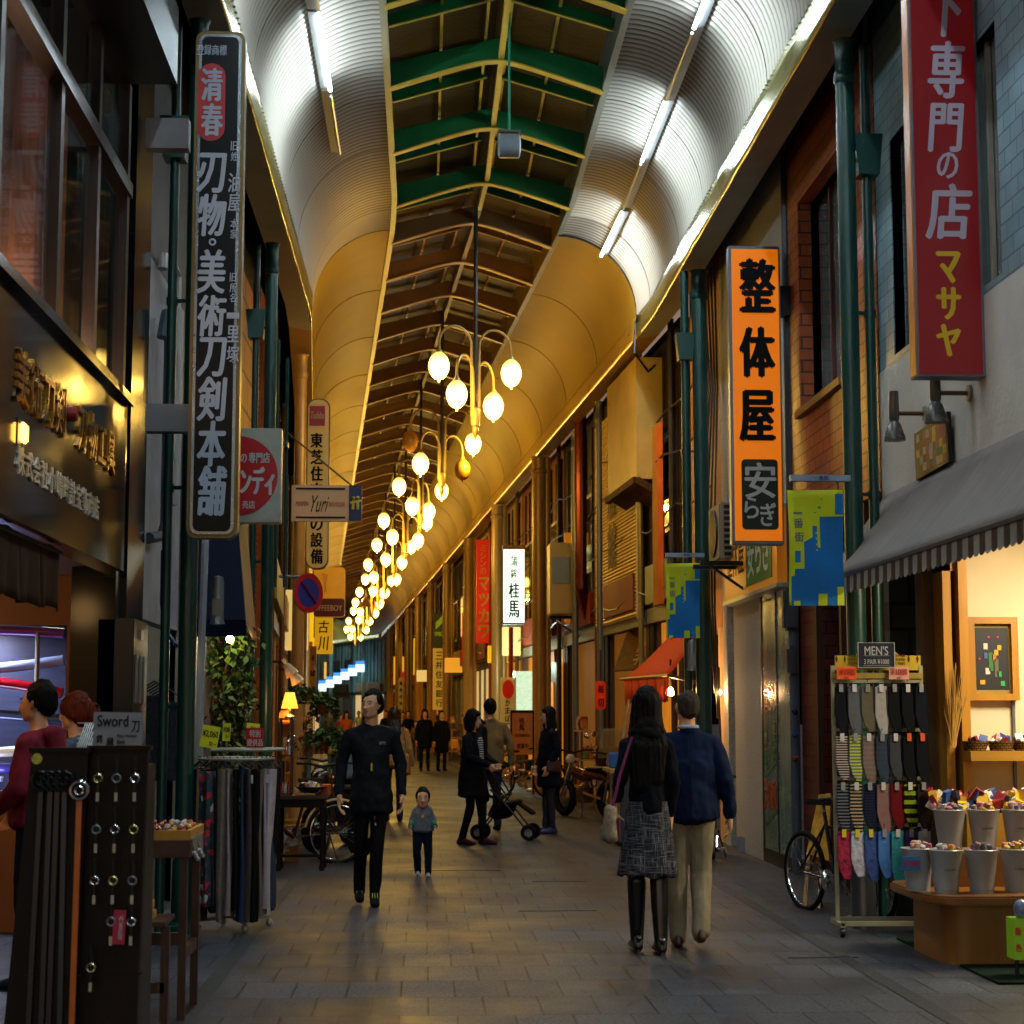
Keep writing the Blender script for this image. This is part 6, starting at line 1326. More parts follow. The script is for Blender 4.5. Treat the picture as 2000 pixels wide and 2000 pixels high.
# 1 older man walking towards the viewer, looking to his right
JK = M('black_jacket_cloth', '#0c1017', .7, var=.25, vs=8, bump=.15, bs=60); TR = M('black_trouser_cloth', '#07080c', .8, var=.2)
x, y = at0(722, 1768)
def ex1(r, J, hp):
    MB().cbox((.0, -.150, 1.10), (.012, .012, .06)).build('zip_pull', M('yellow_pull', '#c8a21c', .5), r)
    m_ = MB(); write(m_, 'arn', (.085, -.146, 1.29), X_, Z_, .05, .022, bold=.03); m_.build('chest_mark', M('grey_mark', '#8a8f98', .6, var=0), r)
    for s in (-1, 1):
        m_ = MB()
        for k in range(3): m_.bar((J['R' if s < 0 else 'L'][2].x - .02 + k * .02, J['R' if s < 0 else 'L'][2].y - .12, .075), (J['R' if s < 0 else 'L'][2].x - .02 + k * .02, J['R' if s < 0 else 'L'][2].y - .06, .105), .006)
        m_.build('shoe_stripe', M('yellow_green_stripe', '#8a9a2a', .5), r)
person('older man in a black jacket walking towards the viewer and looking to one side', x, y, 4, 1.73, .95, head_turn=-32, head_tilt=-3, top='jacket', top_mat=JK, top_hem=.70, bulk=1.08, flare=.02,
       legs={'R': ((-.07, 0, .9), (-.075, .02, .5), (-.08, .13, .12)), 'L': ((.07, 0, .9), (.055, -.06, .49), (.035, -.06, .09))}, arms={'R': ((-.178, 0, 1.368), (-.235, .03, 1.12), (-.25, -.05, .88)), 'L': ((.178, 0, 1.368), (.235, .02, 1.12), (.25, -.06, .88))},
       trousers=TR, leg_fat=.86, hair='short', vox=.008, extra=ex1)
# 2 toddler
x, y = at0(825, 1712)
GRYH = M('grey_toddler_top', '#5d6670', .9, var=.15, vs=20)
def ex2(r, J, hp):
    MB().tube([(-.05, -.19, 1.38), (0, -.225, 1.2), (.05, -.19, 1.38)], .008, 6).build('cord', M('red_cord', '#a01818', .6), r); MB().cbox((0, -.235, 1.18), (.05, .015, .06), ry=.7).build('pendant', M('yellow_star', '#d8a820', .5), r)
    for nm in 'RL':
        e, w2 = J[nm][4], J[nm][5]; MB().tube([lerp(e, w2, .45), lerp(e, w2, .78)], .062, 12).build('cuff_band', M('green_band', '#0f6a34', .7), r, smooth=True)
person('toddler in a grey top with green cuffs walking towards the viewer', x, y, 0, .83, 1.0, child=True, head_tilt=-4, top='hooded_top', top_mat=GRYH, top_hem=.84, bulk=1.28, flare=.02, arms={'R': ((-.14, 0, 1.30), (-.21, .0, 1.08), (-.235, -.14, .95)), 'L': ((.14, 0, 1.30), (.21, .0, 1.08), (.24, -.14, .95))},
       legs={'R': ((-.09, 0, .86), (-.11, -.06, .47), (-.09, .06, .12)), 'L': ((.09, 0, .86), (.115, -.03, .47), (.11, -.03, .09))}, trousers=M('navy_toddler_trousers', '#0d1626', .9), leg_fat=1.25, shoe=M('white_toddler_shoe', '#8a95a0', .6), hair='short', vox=.012, extra=ex2)
# 3 woman in tweed skirt walking away
TWEED = M('tweed', '#3f444e', .9, var=0)
n, b = nodes(TWEED); tc = n.nodes.new('ShaderNodeTexCoord'); w1 = n.nodes.new('ShaderNodeTexNoise'); w2 = n.nodes.new('ShaderNodeTexNoise'); m1 = n.nodes.new('ShaderNodeMapping'); m2 = n.nodes.new('ShaderNodeMapping')
m1.inputs['Scale'].default_value = (3, 3, 40); m2.inputs['Scale'].default_value = (30, 30, 2.5)
for m_, w_ in ((m1, w1), (m2, w2)): n.links.new(tc.outputs['Object'], m_.inputs[0]); n.links.new(m_.outputs[0], w_.inputs['Vector']); w_.inputs['Scale'].default_value = 3.6; w_.inputs['Detail'].default_value = 3
mm = n.nodes.new('ShaderNodeMath'); mm.operation = 'MAXIMUM'; n.links.new(w1.outputs['Fac'], mm.inputs[0]); n.links.new(w2.outputs['Fac'], mm.inputs[1])
rp = n.nodes.new('ShaderNodeValToRGB'); rp.color_ramp.elements[0].position = .5; rp.color_ramp.elements[1].position = .7; rp.color_ramp.elements[0].color = (.008, .010, .018, 1); rp.color_ramp.elements[1].color = (.15, .15, .17, 1); n.links.new(mm.outputs[0], rp.inputs[0]); n.links.new(rp.outputs[0], b.inputs['Base Color'])
BOOT = M('black_leather', '#0a0c10', .3, var=.15, coat=.2); KNIT = M('navy_knit', '#080b14', .9, var=.3, vs=14, bump=.3, bs=100)
x, y = at0(1267, 1862)
def ex3(r, J, hp):
    BG = M('handbag_cloth', '#8a7a62', .7, var=.55, vs=28); PK = M('magenta_leather', '#6e1c52', .5)
    b_ = blob('handbag', [[((.255, .06, .93), (.04, .09, .03)), ((.26, .06, .76), (.05, .13, .05))]], BG, r, vox=.01, fold=.006); 
    straps(r, [V((.115, .09, 1.40)), V((.15, .10, 1.30)), V((.20, .10, 1.15)), V((.25, .10, .95))], .011, 'strap', PK)
    MB().cbox((.215, .06, .82), (.012, .20, .12)).build('bag_trim', PK, r)
    MB().tube([(.05 * math.cos(a_) * 1.7, .012 + .05 * math.sin(a_) * 1.5, 1.42 + .01 * math.sin(a_ * 2)) for a_ in [i * .52 for i in range(12)]], .045, 10, closed=True).build('scarf', BLACKC, r, smooth=True)
r3 = person('woman with long black hair in a tweed skirt and knee boots walking away', x, y, 184, 1.70, .80, top='sweater', top_mat=KNIT, top_hem=.86, bulk=1.02, flare=.0, arms={'R': ((-.138, 0, 1.355), (-.165, .03, 1.12), (-.15, .0, .88)), 'L': ((.138, 0, 1.355), (.19, .05, 1.12), (.18, -.12, .98))},
       legs={'R': ((-.07, 0, .9), (-.068, .02, .5), (-.065, .08, .10)), 'L': ((.07, 0, .9), (.068, -.05, .49), (.062, -.08, .1))}, trousers=None, skirt=TWEED, skirt_hem=.50, boots=BOOT, hair='longback', vox=.008, extra=ex3)
blob('tights', [q for nm, s in (('R', -1), ('L', 1)) for q in limb([V((s * .07, 0, .9)), V((s * .068, .02 if s < 0 else -.05, .5)), V((s * .064, .07 if s < 0 else -.07, .12))], [.078, .055, .04])], M('navy_tights', '#0c0f1c', .8), r3, vox=.009)
# 4 man in navy blazer walking away
BLZ = M('navy_blazer', '#0d1b38', .85, var=.2, vs=9, bump=.1, bs=80); CHI = M('khaki_chinos', '#857a62', .85, var=.15, vs=6)
x, y = at0(1348, 1850)
def ex4(r, J, hp):
    MB().tube([(.062 * math.cos(a_), .012 + .058 * math.sin(a_), 1.462) for a_ in [i * .52 for i in range(12)]], .014, 8, closed=True).build('shirt_collar', M('pale_blue_shirt', '#9aa6c0', .7), r, smooth=True)
    m_ = MB(); m_.tube([(0, .150, 1.40), (0, .158, 1.2), (0, .150, 1.0), (0, .165, .80)], .0025, 4); m_.build('back_seam', BLACKC, r)
person('man with cropped hair in a navy blazer and khaki trousers walking away', x, y, 178, 1.70, 1.1, head_turn=8, top='blazer', top_mat=BLZ, top_hem=.80, bulk=1.2, flare=.012, arms={'R': ((-.17, 0, 1.365), (-.25, .04, 1.12), (-.28, -.04, .87)), 'L': ((.17, 0, 1.365), (.26, .03, 1.12), (.24, -.05, .88))},
       legs={'R': ((-.085, 0, .9), (-.08, -.03, .49), (-.06, .12, .14)), 'L': ((.085, 0, .9), (.085, -.02, .49), (.08, -.01, .09))}, trousers=CHI, leg_fat=1.12, shoe=M('brown_leather', '#3a1e0c', .4), hair='cropped', hair_mat=HAIRG, vox=.008, extra=ex4)
# 5 woman with the pushchair, seen half from the side
STR = wave_bump(M('striped_knit', '#8a8c90', .9, var=0), 'Z', 3, .01)
n, b = nodes(STR); tc = n.nodes.new('ShaderNodeTexCoord'); wv = n.nodes.new('ShaderNodeTexWave'); wv.bands_direction = 'Z'; wv.inputs['Scale'].default_value = 11; n.links.new(tc.outputs['Object'], wv.inputs[0])
rp = n.nodes.new('ShaderNodeValToRGB'); rp.color_ramp.interpolation = 'CONSTANT'; rp.color_ramp.elements[0].color = (.02, .02, .03, 1); rp.color_ramp.elements[1].position = .5; rp.color_ramp.elements[1].color = (.4, .4, .42, 1); n.links.new(wv.outputs['Fac'], rp.inputs[0]); n.links.new(rp.outputs[0], b.inputs['Base Color'])
x, y = at0(922, 1650)
def lap5(r, hp): blob('shirt', [[((0, -.115, 1.30), (.06, .03, .08)), ((0, -.125, 1.05), (.075, .03, .06))]], STR, r, vox=.01)
person('woman with a black bob in a long black coat holding a pushchair', x, y, 62, 1.58, 1.0, head_turn=10, head_tilt=5, top='coat', top_mat=M('black_coat', '#0a0c12', .85, var=.2, vs=8), top_hem=.58, bulk=1.2, flare=.035, arms={'R': ((-.17, 0, 1.365), (-.25, -.08, 1.12), (-.13, -.30, 1.02)), 'L': ((.17, 0, 1.365), (.25, -.06, 1.12), (.10, -.30, 1.02))},
       legs={'R': ((-.09, 0, .9), (-.09, -.02, .49), (-.09, .10, .09)), 'L': ((.09, 0, .9), (.09, -.08, .49), (.09, -.12, .09))}, trousers=LEGG, leg_fat=.88, shoe=M('maroon_shoe', '#3a1018', .6), hair='bob', curl=1.0, lapel=lap5)
# 6 man in beige jacket with shoulder bag, back view
x, y = at0(957, 1622)
def ex6(r, J, hp):
    blob('backpack', [[((.16, .16, 1.30), (.09, .07, .08)), ((.17, .17, .98), (.10, .09, .08))]], M('black_nylon', '#0b0d12', .65, var=.2), r, vox=.012, fold=.01)
    straps(r, [V((.10, .12, 1.40)), V((.15, .0, 1.46)), V((.14, -.12, 1.35))], .02, 'strap', BLACKC)
person('man in a beige jacket with a black bag on his shoulder, seen from behind', x, y, 190, 1.73, 1.05, top='jacket', top_mat=M('beige_jacket', '#75643f', .85, var=.15, vs=5), top_hem=.82, bulk=1.2, arms={'R': ((-.178, 0, 1.368), (-.27, .02, 1.12), (-.29, -.02, .86)), 'L': ((.178, 0, 1.368), (.27, .02, 1.12), (.26, -.1, .9))}, trousers=DENIM, hair='short', extra=ex6)
# 7 woman in navy coat with glasses
x, y = at0(1072, 1628)
def ex7(r, J, hp):
    m_ = MB()
    for s in (-1, 1): m_.torus(hp(s * .032, -.098, .012), .02, .0022, 'Y', 16, 5)
    m_.bar(hp(-.012, -.1, .014), hp(.012, -.1, .014), .003)
    for s in (-1, 1): m_.bar(hp(s * .052, -.095, .015), hp(s * .078, .0, .02), .003)
    m_.build('glasses', CHROME, r)
    blob('shoulder_bag', [[((.22, -.02, .98), (.03, .10, .02)), ((.22, -.02, .86), (.035, .11, .03))]], M('maroon_leather', '#2a1216', .45), r, vox=.01); straps(r, [V((.14, .05, 1.42)), V((.22, .06, 1.2)), V((.23, .05, 1.0))], .008, 'strap', BRASS)
person('woman with glasses and long black hair in a navy coat standing by the tan column', x, y, -72, 1.62, .98, head_turn=-5, top='coat', top_mat=M('navy_coat', '#0a1020', .85, var=.2, vs=8), top_hem=.62, bulk=1.15, flare=.03, arms={'R': ((-.17, 0, 1.365), (-.24, .03, 1.12), (-.18, -.10, .92)), 'L': ((.17, 0, 1.365), (.23, .04, 1.12), (.2, -.08, .92))}, trousers=M('charcoal_trousers', '#2a2a30', .8), leg_fat=.85, shoe=M('blue_red_trainer', '#2a3a70', .6, var=.5, vs=8), hair='long', extra=ex7,
       legs={'R': ((-.08, 0, .9), (-.07, -.01, .49), (-.06, -.02, .09)), 'L': ((.08, 0, .9), (.07, 0, .49), (.06, .03, .09))})
# 8 woman in beige cape walking away behind the older man, 9 brown haired person at the left of him
x, y = at0(768, 1604)
def ex8(r, J, hp): blob('tote_bag', [[((-.20, .05, .98), (.05, .12, .05)), ((-.20, .05, .75), (.06, .13, .06))]], M('cream_tote', '#9a8050', .8), r, vox=.014); straps(r, [V((-.15, .05, 1.42)), V((-.2, .08, 1.2)), V((-.21, .06, 1.0))], .012, 'strap', M('cream_tote', '#9a8050', .8))
person('woman with brown hair and a beige shawl walking away behind the older man', x, y, 175, 1.62, 1.0, top='shawl', top_mat=M('beige_shawl', '#9a7c50', .85, var=.15), top_hem=.80, bulk=1.25, flare=.03, trousers=DENIM, hair='long', hair_mat=M('dark_brown_hair', '#1a0e08', .45), face=False, vox=.012, extra=ex8)
x, y = at0(712, 1600); person('short person with brown hair mostly hidden behind the older man', x, y + .6, 170, 1.52, .9, top_mat=NAVY, trousers=TR, hair='bob', hair_mat=M('dark_brown_hair', '#1a0e08', .45), face=False, vox=.014)
# 10 far figures
def far(px, py, h, rz, label, tm, tr, hr='short', **k): x, y = at0(px, py); return person(label, x, y, rz, h, .9, top_mat=tm, trousers=tr, hair=hr, vox=.016, **k)
far(829, 1506, 1.66, 5, 'woman in a short black coat walking this way in the middle distance', BLACKC, LEGG, 'bob', top_hem=.62, bulk=1.25, flare=.03)
def exb(r, J, hp): MB().cbox((.34, -.08, .78), (.2, .16, .26)).build('shopping_bag', M('orange_paper_bag', '#d8952c', .6, var=.3, vs=9), r)
far(862, 1506, 1.62, 20, 'woman in a long black coat carrying an orange paper bag', BLACKC, LEGG, 'short', top_hem=.5, bulk=1.2, flare=.04, extra=exb)
far(812, 1487, 1.30, 0, 'child in a patterned jacket walking beside the black coated woman', M('patterned_jacket', '#6a5030', .8, var=.7, vs=30), DENIM)
far(797, 1480, 1.64, 0, 'adult in a dark cap and coat behind the child', BLACKC, TR)
far(786, 1478, 1.60, 10, 'adult in a pale yellow jacket, left of the walking child', M('yellow_jacket', '#a8923c', .8), TR)
far(753, 1476, 1.66, -10, 'dark clothed person far behind the older man', BLACKC, TR)
far(676, 1484, 1.62, 0, 'person in an orange top beside the hanging fern', M('orange_top', '#a8561c', .8), TR, 'bob')
far(665, 1480, 1.5, 0, 'person in a red top near the hanging fern', M('red_top', '#8a1c14', .8), TR)
far(641, 1462, 1.66, 0, 'far person in a grey shirt and dark trousers at the cool lit end', M('grey_shirt', '#5a6a74', .8), TR)
far(700, 1460, 1.66, 0, 'far person in white with a red bag at the cool lit end', M('white_coat', '#a8b8b8', .8), M('red_skirt', '#9a1830', .8))
# 11 man in a maroon hoodie and woman with auburn hair at the shop window
MAR = M('maroon_hoodie', '#6a0c24', .85, var=.25, vs=7)
x, y = at0(22, 1928)
def ex11(r, J, hp):
    blob('hood', [[((0, .10, 1.42), (.11, .05, .05)), ((0, .12, 1.32), (.09, .04, .05))]], MAR, r, vox=.011)
    for s in (-1, 1):
        m_ = MB()
        for k in range(3): m_.bar((J['L'][2].x * s + s * .042, J['L'][2].y - .09 + k * .03, .02), (J['L'][2].x * s + s * .038, J['L'][2].y - .06 + k * .03, .07), .012)
        m_.build('shoe_stripe', M('pale_blue_stripe', '#6a9ac0', .5), r)
person('man in a maroon hoodie looking into the sword shop window', x + .11, y, -98, 1.72, 1.05, head_turn=0, top='hoodie', top_mat=MAR, top_hem=.86, bulk=1.28, arms={'R': ((-.178, 0, 1.368), (-.27, .0, 1.12), (-.2, -.18, .98)), 'L': ((.178, 0, 1.368), (.27, .0, 1.12), (.2, -.18, .98))}, trousers=M('dark_jeans', '#101624', .85, var=.3), shoe=M('navy_trainer', '#0f1c30', .6), hair='short', extra=ex11)
x, y = at0(104, 1905)
def ex12(r, J, hp): MB().cbox(hp(0, .155, .03), (.05, .02, .07)).build('hair_clip', BLACKM, r, bevel=.006)
person('woman with auburn hair pinned in a bun beside the maroon hooded man', x, y + .5, -105, 1.66, .95, top='checked_shirt', top_mat=M('checked_cloth', '#4a5866', .8, var=.8, vs=14), top_hem=.84, bulk=1.2, trousers=DENIM, hair='bun', hair_mat=HAIRR, extra=ex12)
# ================================================================== bicycles, scooters, pushchair
def wheel(par, c, R_, mt_rim, nm='wheel', spokes=24, tyre=.02):
    w_ = MB().torus(c, R_, tyre, 'Y', 40, 8).build(nm, RUBBER, par, smooth=True)
    m_ = MB(); m_.torus(c, R_ - tyre * 1.2, tyre * .5, 'Y', 40, 6)
    m_.build('rim', mt_rim, w_, smooth=True)
    m_ = MB(); c = V(c); m_.tube([c - V((0, .03, 0)), c + V((0, .03, 0))], .016, 8)
    for i in range(spokes):
        a = 2 * math.pi * i / spokes; m_.tube([c + V((0, .02 * (-1) ** i, 0)), c + V((math.cos(a) * (R_ - .02), 0, math.sin(a) * (R_ - .02)))], .0016, 3)
    m_.build('spokes', CHROME, w_); return w_
def bicycle(label, x, y, rz, col, R_=.32, basket=False, guards=False, lean=0, racks=False, group=None):
    r = T('bicycle', label, 'bicycle', (x, y, 0), R(rz), group, world=False); r.rotation_euler = (R(lean), 0, R(rz))
    F = M('cycle_' + col[1:], col, .25, metal=.3, var=.05, coat=.5); wb = .52
    a, b_ = V((-wb, 0, R_)), V((wb, 0, R_))
    wheel(r, a, R_, CHROME); wheel(r, b_, R_, CHROME)
    bb_, seat, head, head2 = V((-.06, 0, R_ - .04)), V((-.2, 0, .78)), V((.38, 0, .76)), V((.41, 0, .64))
    m_ = MB()
    for p, q, rr in ((bb_, seat, .016), (bb_, head2, .019), (V((-.17, 0, .66)), V((.385, 0, .72)), .016), (head, head2, .02), (bb_, a + V((0, .05, 0)), .010), (bb_, a - V((0, .05, 0)), .010), (seat - V((0, 0, .1)), a + V((0, .05, 0)), .009), (seat - V((0, 0, .1)), a - V((0, .05, 0)), .009), (head2, V((.45, .05, .56)), .016), (V((.45, .05, .56)), b_ + V((0, .05, 0)), .012), (head2, V((.45, -.05, .56)), .016), (V((.45, -.05, .56)), b_ - V((0, .05, 0)), .012)): m_.tube([p, q], rr, 8)
    m_.build('frame', F, r, smooth=True)
    m_ = MB(); m_.tube([seat, seat + V((-.02, 0, .08))], .013, 8); m_.build('seat_post', CHROME, r)
    m_ = MB(); m_.m = Matrix.Translation(seat + V((-.04, 0, .1))); m_.prism([(-.13, -.075), (-.13, .075), (0, .05), (.14, .02), (.15, 0), (.14, -.02), (0, -.05)], (0, 0, 0), X_, Y_, -.045); m_.build('saddle', BLACKM, r, bevel=.012)
    m_ = MB(); hb = head + V((-.01, 0, .12)); m_.tube([head, hb], .012, 8); m_.tube([hb + V((-.14, .27, .02)), hb + V((-.04, .24, .03)), hb + V((.03, .1, 0)), hb, hb + V((.03, -.1, 0)), hb + V((-.04, -.24, .03)), hb + V((-.14, -.27, .02))], .011, 8); hbr = m_.build('handlebar', CHROME, r, smooth=True)
    m_ = MB()
    for s in (-1, 1): m_.tube([hb + V((-.16, s * .275, .018)), hb + V((-.05, s * .245, .028))], .016, 8)
    m_.build('grip', BLACKM, hbr)
    m_ = MB(); m_.lathe([(.05, -.004), (.095, -.004), (.095, .004), (.05, .004), (.05, -.004)], bb_ + V((0, -.06, 0)), 28, axis='Y'); 
    for s in (-1, 1): m_.bar(bb_ + V((0, s * .07, 0)), bb_ + V((s * .12, s * .07, s * -.11)), .018, .012); m_.cbox(bb_ + V((s * .13, s * .12, s * -.12)), (.08, .09, .02))
    m_.tube([bb_, bb_ + V((0, -.08, 0))], .02, 8); m_.build('crank', CHROME, r)
    if guards:
        m_ = MB()
        for c_, a0, a1 in ((a, 10, 200), (b_, 40, 190)):
            m_.tube([c_ + V(((R_ + .035) * math.cos(R(t)), 0, (R_ + .035) * math.sin(R(t)))) for t in range(a0, a1, 10)], .014, 6)
        m_.build('mudguard', guards if not isinstance(guards, bool) else CHROME, r, smooth=True)
    if racks: m_ = MB(); m_.bar((-.62, .06, .68), (-.2, .06, .68), .012); m_.bar((-.62, -.06, .68), (-.2, -.06, .68), .012); m_.bar((-.62, 0, .68), (-.52, .05, .32), .01); m_.build('carrier', BLACKM, r)
    if basket:
        m_ = MB()
        for k in range(7):
            z = .68 + k * .04; g = .02 * k / 6; m_.tube([(.42 - g, -.15 - g, z), (.66 + g, -.15 - g, z), (.66 + g, .15 + g, z), (.42 - g, .15 + g, z)], .004, 4, closed=True)
        for k in range(9):
            yy = -.15 + .0375 * k; m_.tube([(.42, yy, .68), (.66, yy, .68)], .003, 4); m_.tube([(.66, yy, .68), (.68, yy * 1.13, .92)], .003, 4); m_.tube([(.42, yy, .68), (.40, yy * 1.13, .92)], .003, 4)
        m_.build('basket', BLACKM, r)
    m_ = MB(); m_.tube([(-.42, .06, R_), (-.5, .14, .01)], .008, 6); m_.build('kickstand', BLACKM, r)
    return r
def scooter(label, x, y, rz, col, plate='', screen=False, box_=None, group=None, moped=False):
    r = T('scooter' if not moped else 'motorbike', label, 'motorbike', (x, y, 0), R(rz), group, world=False)
    B = M('moto_' + col[1:], col, .25, var=.08, coat=.6); RW = .25 if not moped else .29
    for nm, cx in (('rear', -.6), ('front', .62)):
        w_ = MB().torus((cx, 0, RW), RW - .05, .055, 'Y', 32, 10).build('wheel', RUBBER, r, smooth=True)
        MB().lathe([(0, -.03), (.05, -.035), (RW - .12, -.02), (RW - .10, 0), (RW - .12, .02), (.05, .035), (0, .03)], (cx, 0, RW), 20, axis='Y').build('hub', CHROME, w_, smooth=True)
    if moped:
        blob('body', [[((-.45, 0, .62), (.12, .10, .07)), ((-.05, 0, .66), (.1, .09, .08))], [((-.05, 0, .60), (.1, .06, .1)), ((.3, 0, .68), (.08, .08, .1))], [((-.05, 0, .45), (.12, .07, .1)), ((.15, 0, .38), (.1, .08, .1))], [((-.72, 0, .56), (.1, .07, .04)), ((-.45, 0, .62), (.1, .08, .05))]], B, r, vox=.02)
        m_ = MB(); m_.tube([(.35, .05, .8), (.62, .07, RW)], .025, 8); m_.tube([(.35, -.05, .8), (.62, -.07, RW)], .025, 8); m_.tube([(-.1, -.13, .3), (-.7, -.13, .36)], .04, 10); m_.bar((-.6, .08, RW), (0, .08, .38), .04); m_.build('fork', CHROME, r, smooth=True)
        MB().cbox((.05, 0, .33), (.26, .2, .22)).build('engine', M('engine_grey', '#4a4a4c', .4, metal=.6), r, bevel=.03)
    else:
        blob('body', [[((-.45, 0, .62), (.22, .15, .10)), ((-.62, 0, .50), (.14, .13, .10)), ((-.25, 0, .45), (.1, .13, .12))], [((-.25, 0, .28), (.12, .14, .04)), ((.25, 0, .28), (.12, .14, .04))], [((.33, 0, .3), (.04, .16, .05)), ((.40, 0, .78), (.05, .15, .12)), ((.36, 0, .86), (.06, .1, .06))], [((.62, 0, .50), (.16, .07, .04)), ((.5, 0, .52), (.05, .08, .05))]], B, r, vox=.02)
    MB().tube([(.30, .34, 1.0), (.34, .2, 1.0), (.38, 0, .96), (.34, -.2, 1.0), (.30, -.34, 1.0)], .016, 8).build('handlebar', BLACKM, r, smooth=True)
    blob('saddle', [[((-.55, 0, .74), (.14, .12, .045)), ((-.12, 0, .73), (.1, .10, .045))]], BLACKM, r, vox=.018)
    MB().sph((.46, 0, .86), (.05, .08, .08), 14, 8).build('headlamp', M('lamp_lens', '#b8b8a8', .1, coat=1), r, smooth=True)
    MB().cbox((-.80, 0, .60), (.04, .16, .07)).build('tail_lamp', M('red_lens', '#8a0a0a', .15, emit='#c01008', es=.15, coat=1), r, bevel=.015)
    for s in (-1, 1): m_ = MB(); m_.tube([(.33, s * .28, 1.0), (.36, s * .36, 1.2)], .006, 5); m_.sph((.36, s * .38, 1.24), (.012, .06, .045), 12, 6); m_.build('mirror', CHROME, r, smooth=True)
    if plate:
        p_ = MB().cbox((-.84, 0, .45), (.01, .2, .11)).build('number_plate', M('pink_plate', '#c07880', .5, var=.02), r)
        m_ = MB(); write(m_, plate, (-.848, 0, .45), -Y_, Z_, .16, .06, bold=.03); m_.build('number', M('plate_ink', '#5a1020', .5, var=0), p_)
    if screen: MB().grid(lambda a, b_: V((.44 - .14 * b_ + .0 * a, (a - .5) * .42 * (1 - .25 * b_ * b_), .92 + b_ * .42)), 8, 8).build('windscreen', M('clear_screen', '#9a8a60', .1, var=0, alpha=.45, coat=1), r, smooth=True, solid=.004)
    if box_: MB().cbox((-.66, 0, .92), (.34, .36, .28)).build('carrier_box', box_, r, bevel=.03)
    m_ = MB(); m_.tube([(-.1, .12, .25), (-.15, .2, .01)], .012, 6); m_.tube([(-.1, -.12, .25), (-.15, -.2, .01)], .012, 6); m_.build('stand', BLACKM, r)
    return r
# right side: mountain bike by the socks rack
bicycle('black mountain bike with a red pedal ring leaning behind the socks rack', 3.20, 13.95, 288, '#0e1014', .30, lean=0)
bicycle('yellow green bicycle half hidden behind the man in the blazer', 3.0, 19.0, 258, '#a8b010', .31)
bicycle('dull beige bicycle with a basket parked by the standing sign board', P(33.5, 1.7).x, 33.5, 20, '#8a7440', .33, basket=True, guards=True)
scooter('red motorbike with a big rear box parked beside the woman with glasses', P(27.6, 1.95).x, 27.2, 118, '#3a070b', '', False, BLACKM, moped=True)
scooter('dark red motorbike with a pink number plate facing away', P(25.6, 2.15).x, 25.4, 100, '#5a0a10', '12-94', True, None, moped=True)
bicycle('black bicycle with swept chrome handlebars beside the pink plated motorbike', P(24.4, 2.3).x, 24.3, 98, '#0c0c0c', .33, guards=True)
scooter('black scooter nearest the antique table on the left', -.98, 20.1, 118, '#0a0f12')
scooter('second black scooter with a pale box, farther off on the left', -1.15, 22.4, 112, '#0c1214', box_=M('blue_grey_box', '#5a7084', .5))
bicycle('old bicycle with cream mudguards standing behind the antique table', -1.42, 19.0, 196, '#3a2a18', .31, guards=M('cream_guard', '#a8925a', .4))
# pushchair
px_, py_ = 988, 1648; x, y = at0(985, 1640)
r = T('pushchair', 'black folding pushchair with chrome hubbed wheels held by the woman with the bob', 'pushchair', (x, y, 0), R(-12), world=False)
for (wx, wy) in ((-.30, -.18), (-.30, .18), (.33, -.18), (.33, .18)):
    w_ = MB().torus((wx, wy, .10), .075, .025, 'Y', 24, 8).build('wheel', RUBBER, r, smooth=True); MB().lathe([(0, -.02), (.05, -.018), (.055, 0), (.05, .018), (0, .02)], (wx, wy, .10), 16, axis='Y').build('hub', CHROME, w_, smooth=True)
m_ = MB()
for s in (-.18, .18): m_.tube([(-.3, s, .1), (.05, s, .55), (-.22, s, .98), (-.30, s, 1.03)], .012, 8); m_.tube([(.33, s, .1), (.0, s, .50), (-.15, s, .62)], .012, 8)
m_.tube([(-.3, -.18, 1.03), (-.3, .18, 1.03)], .014, 8); m_.tube([(-.3, -.18, .1), (-.3, .18, .1)], .01, 6); m_.tube([(.33, -.18, .1), (.33, .18, .1)], .01, 6); m_.build('frame', BLACKM, r, smooth=True)
blob('seat', [[((-.02, 0, .42), (.14, .15, .03)), ((.18, 0, .47), (.05, .15, .03))], [((-.05, 0, .42), (.04, .15, .04)), ((-.20, 0, .85), (.03, .14, .04))]], M('black_nylon', '#0b0d12', .65, var=.2), r, vox=.015)
blob('hood', [[((-.16, 0, .86), (.06, .16, .05)), ((-.02, 0, .90), (.05, .15, .03))]], M('black_nylon', '#0b0d12', .65), r, vox=.015)
blob('carry_bag', [[((-.30, 0, .80), (.05, .14, .06)), ((-.26, 0, .52), (.07, .14, .08))]], M('black_nylon', '#0b0d12', .65), r, vox=.015, fold=.01)
blob('legroom', [[((-.05, 0, .30), (.16, .14, .05)), ((.0, 0, .42), (.16, .15, .05))]], M('black_nylon', '#0b0d12', .65), r, vox=.015, fold=.01)
blob('footrest', [[((.18, 0, .45), (.03, .12, .02)), ((.36, 0, .33), (.04, .11, .025))]], M('black_nylon', '#0b0d12', .65), r, vox=.015)
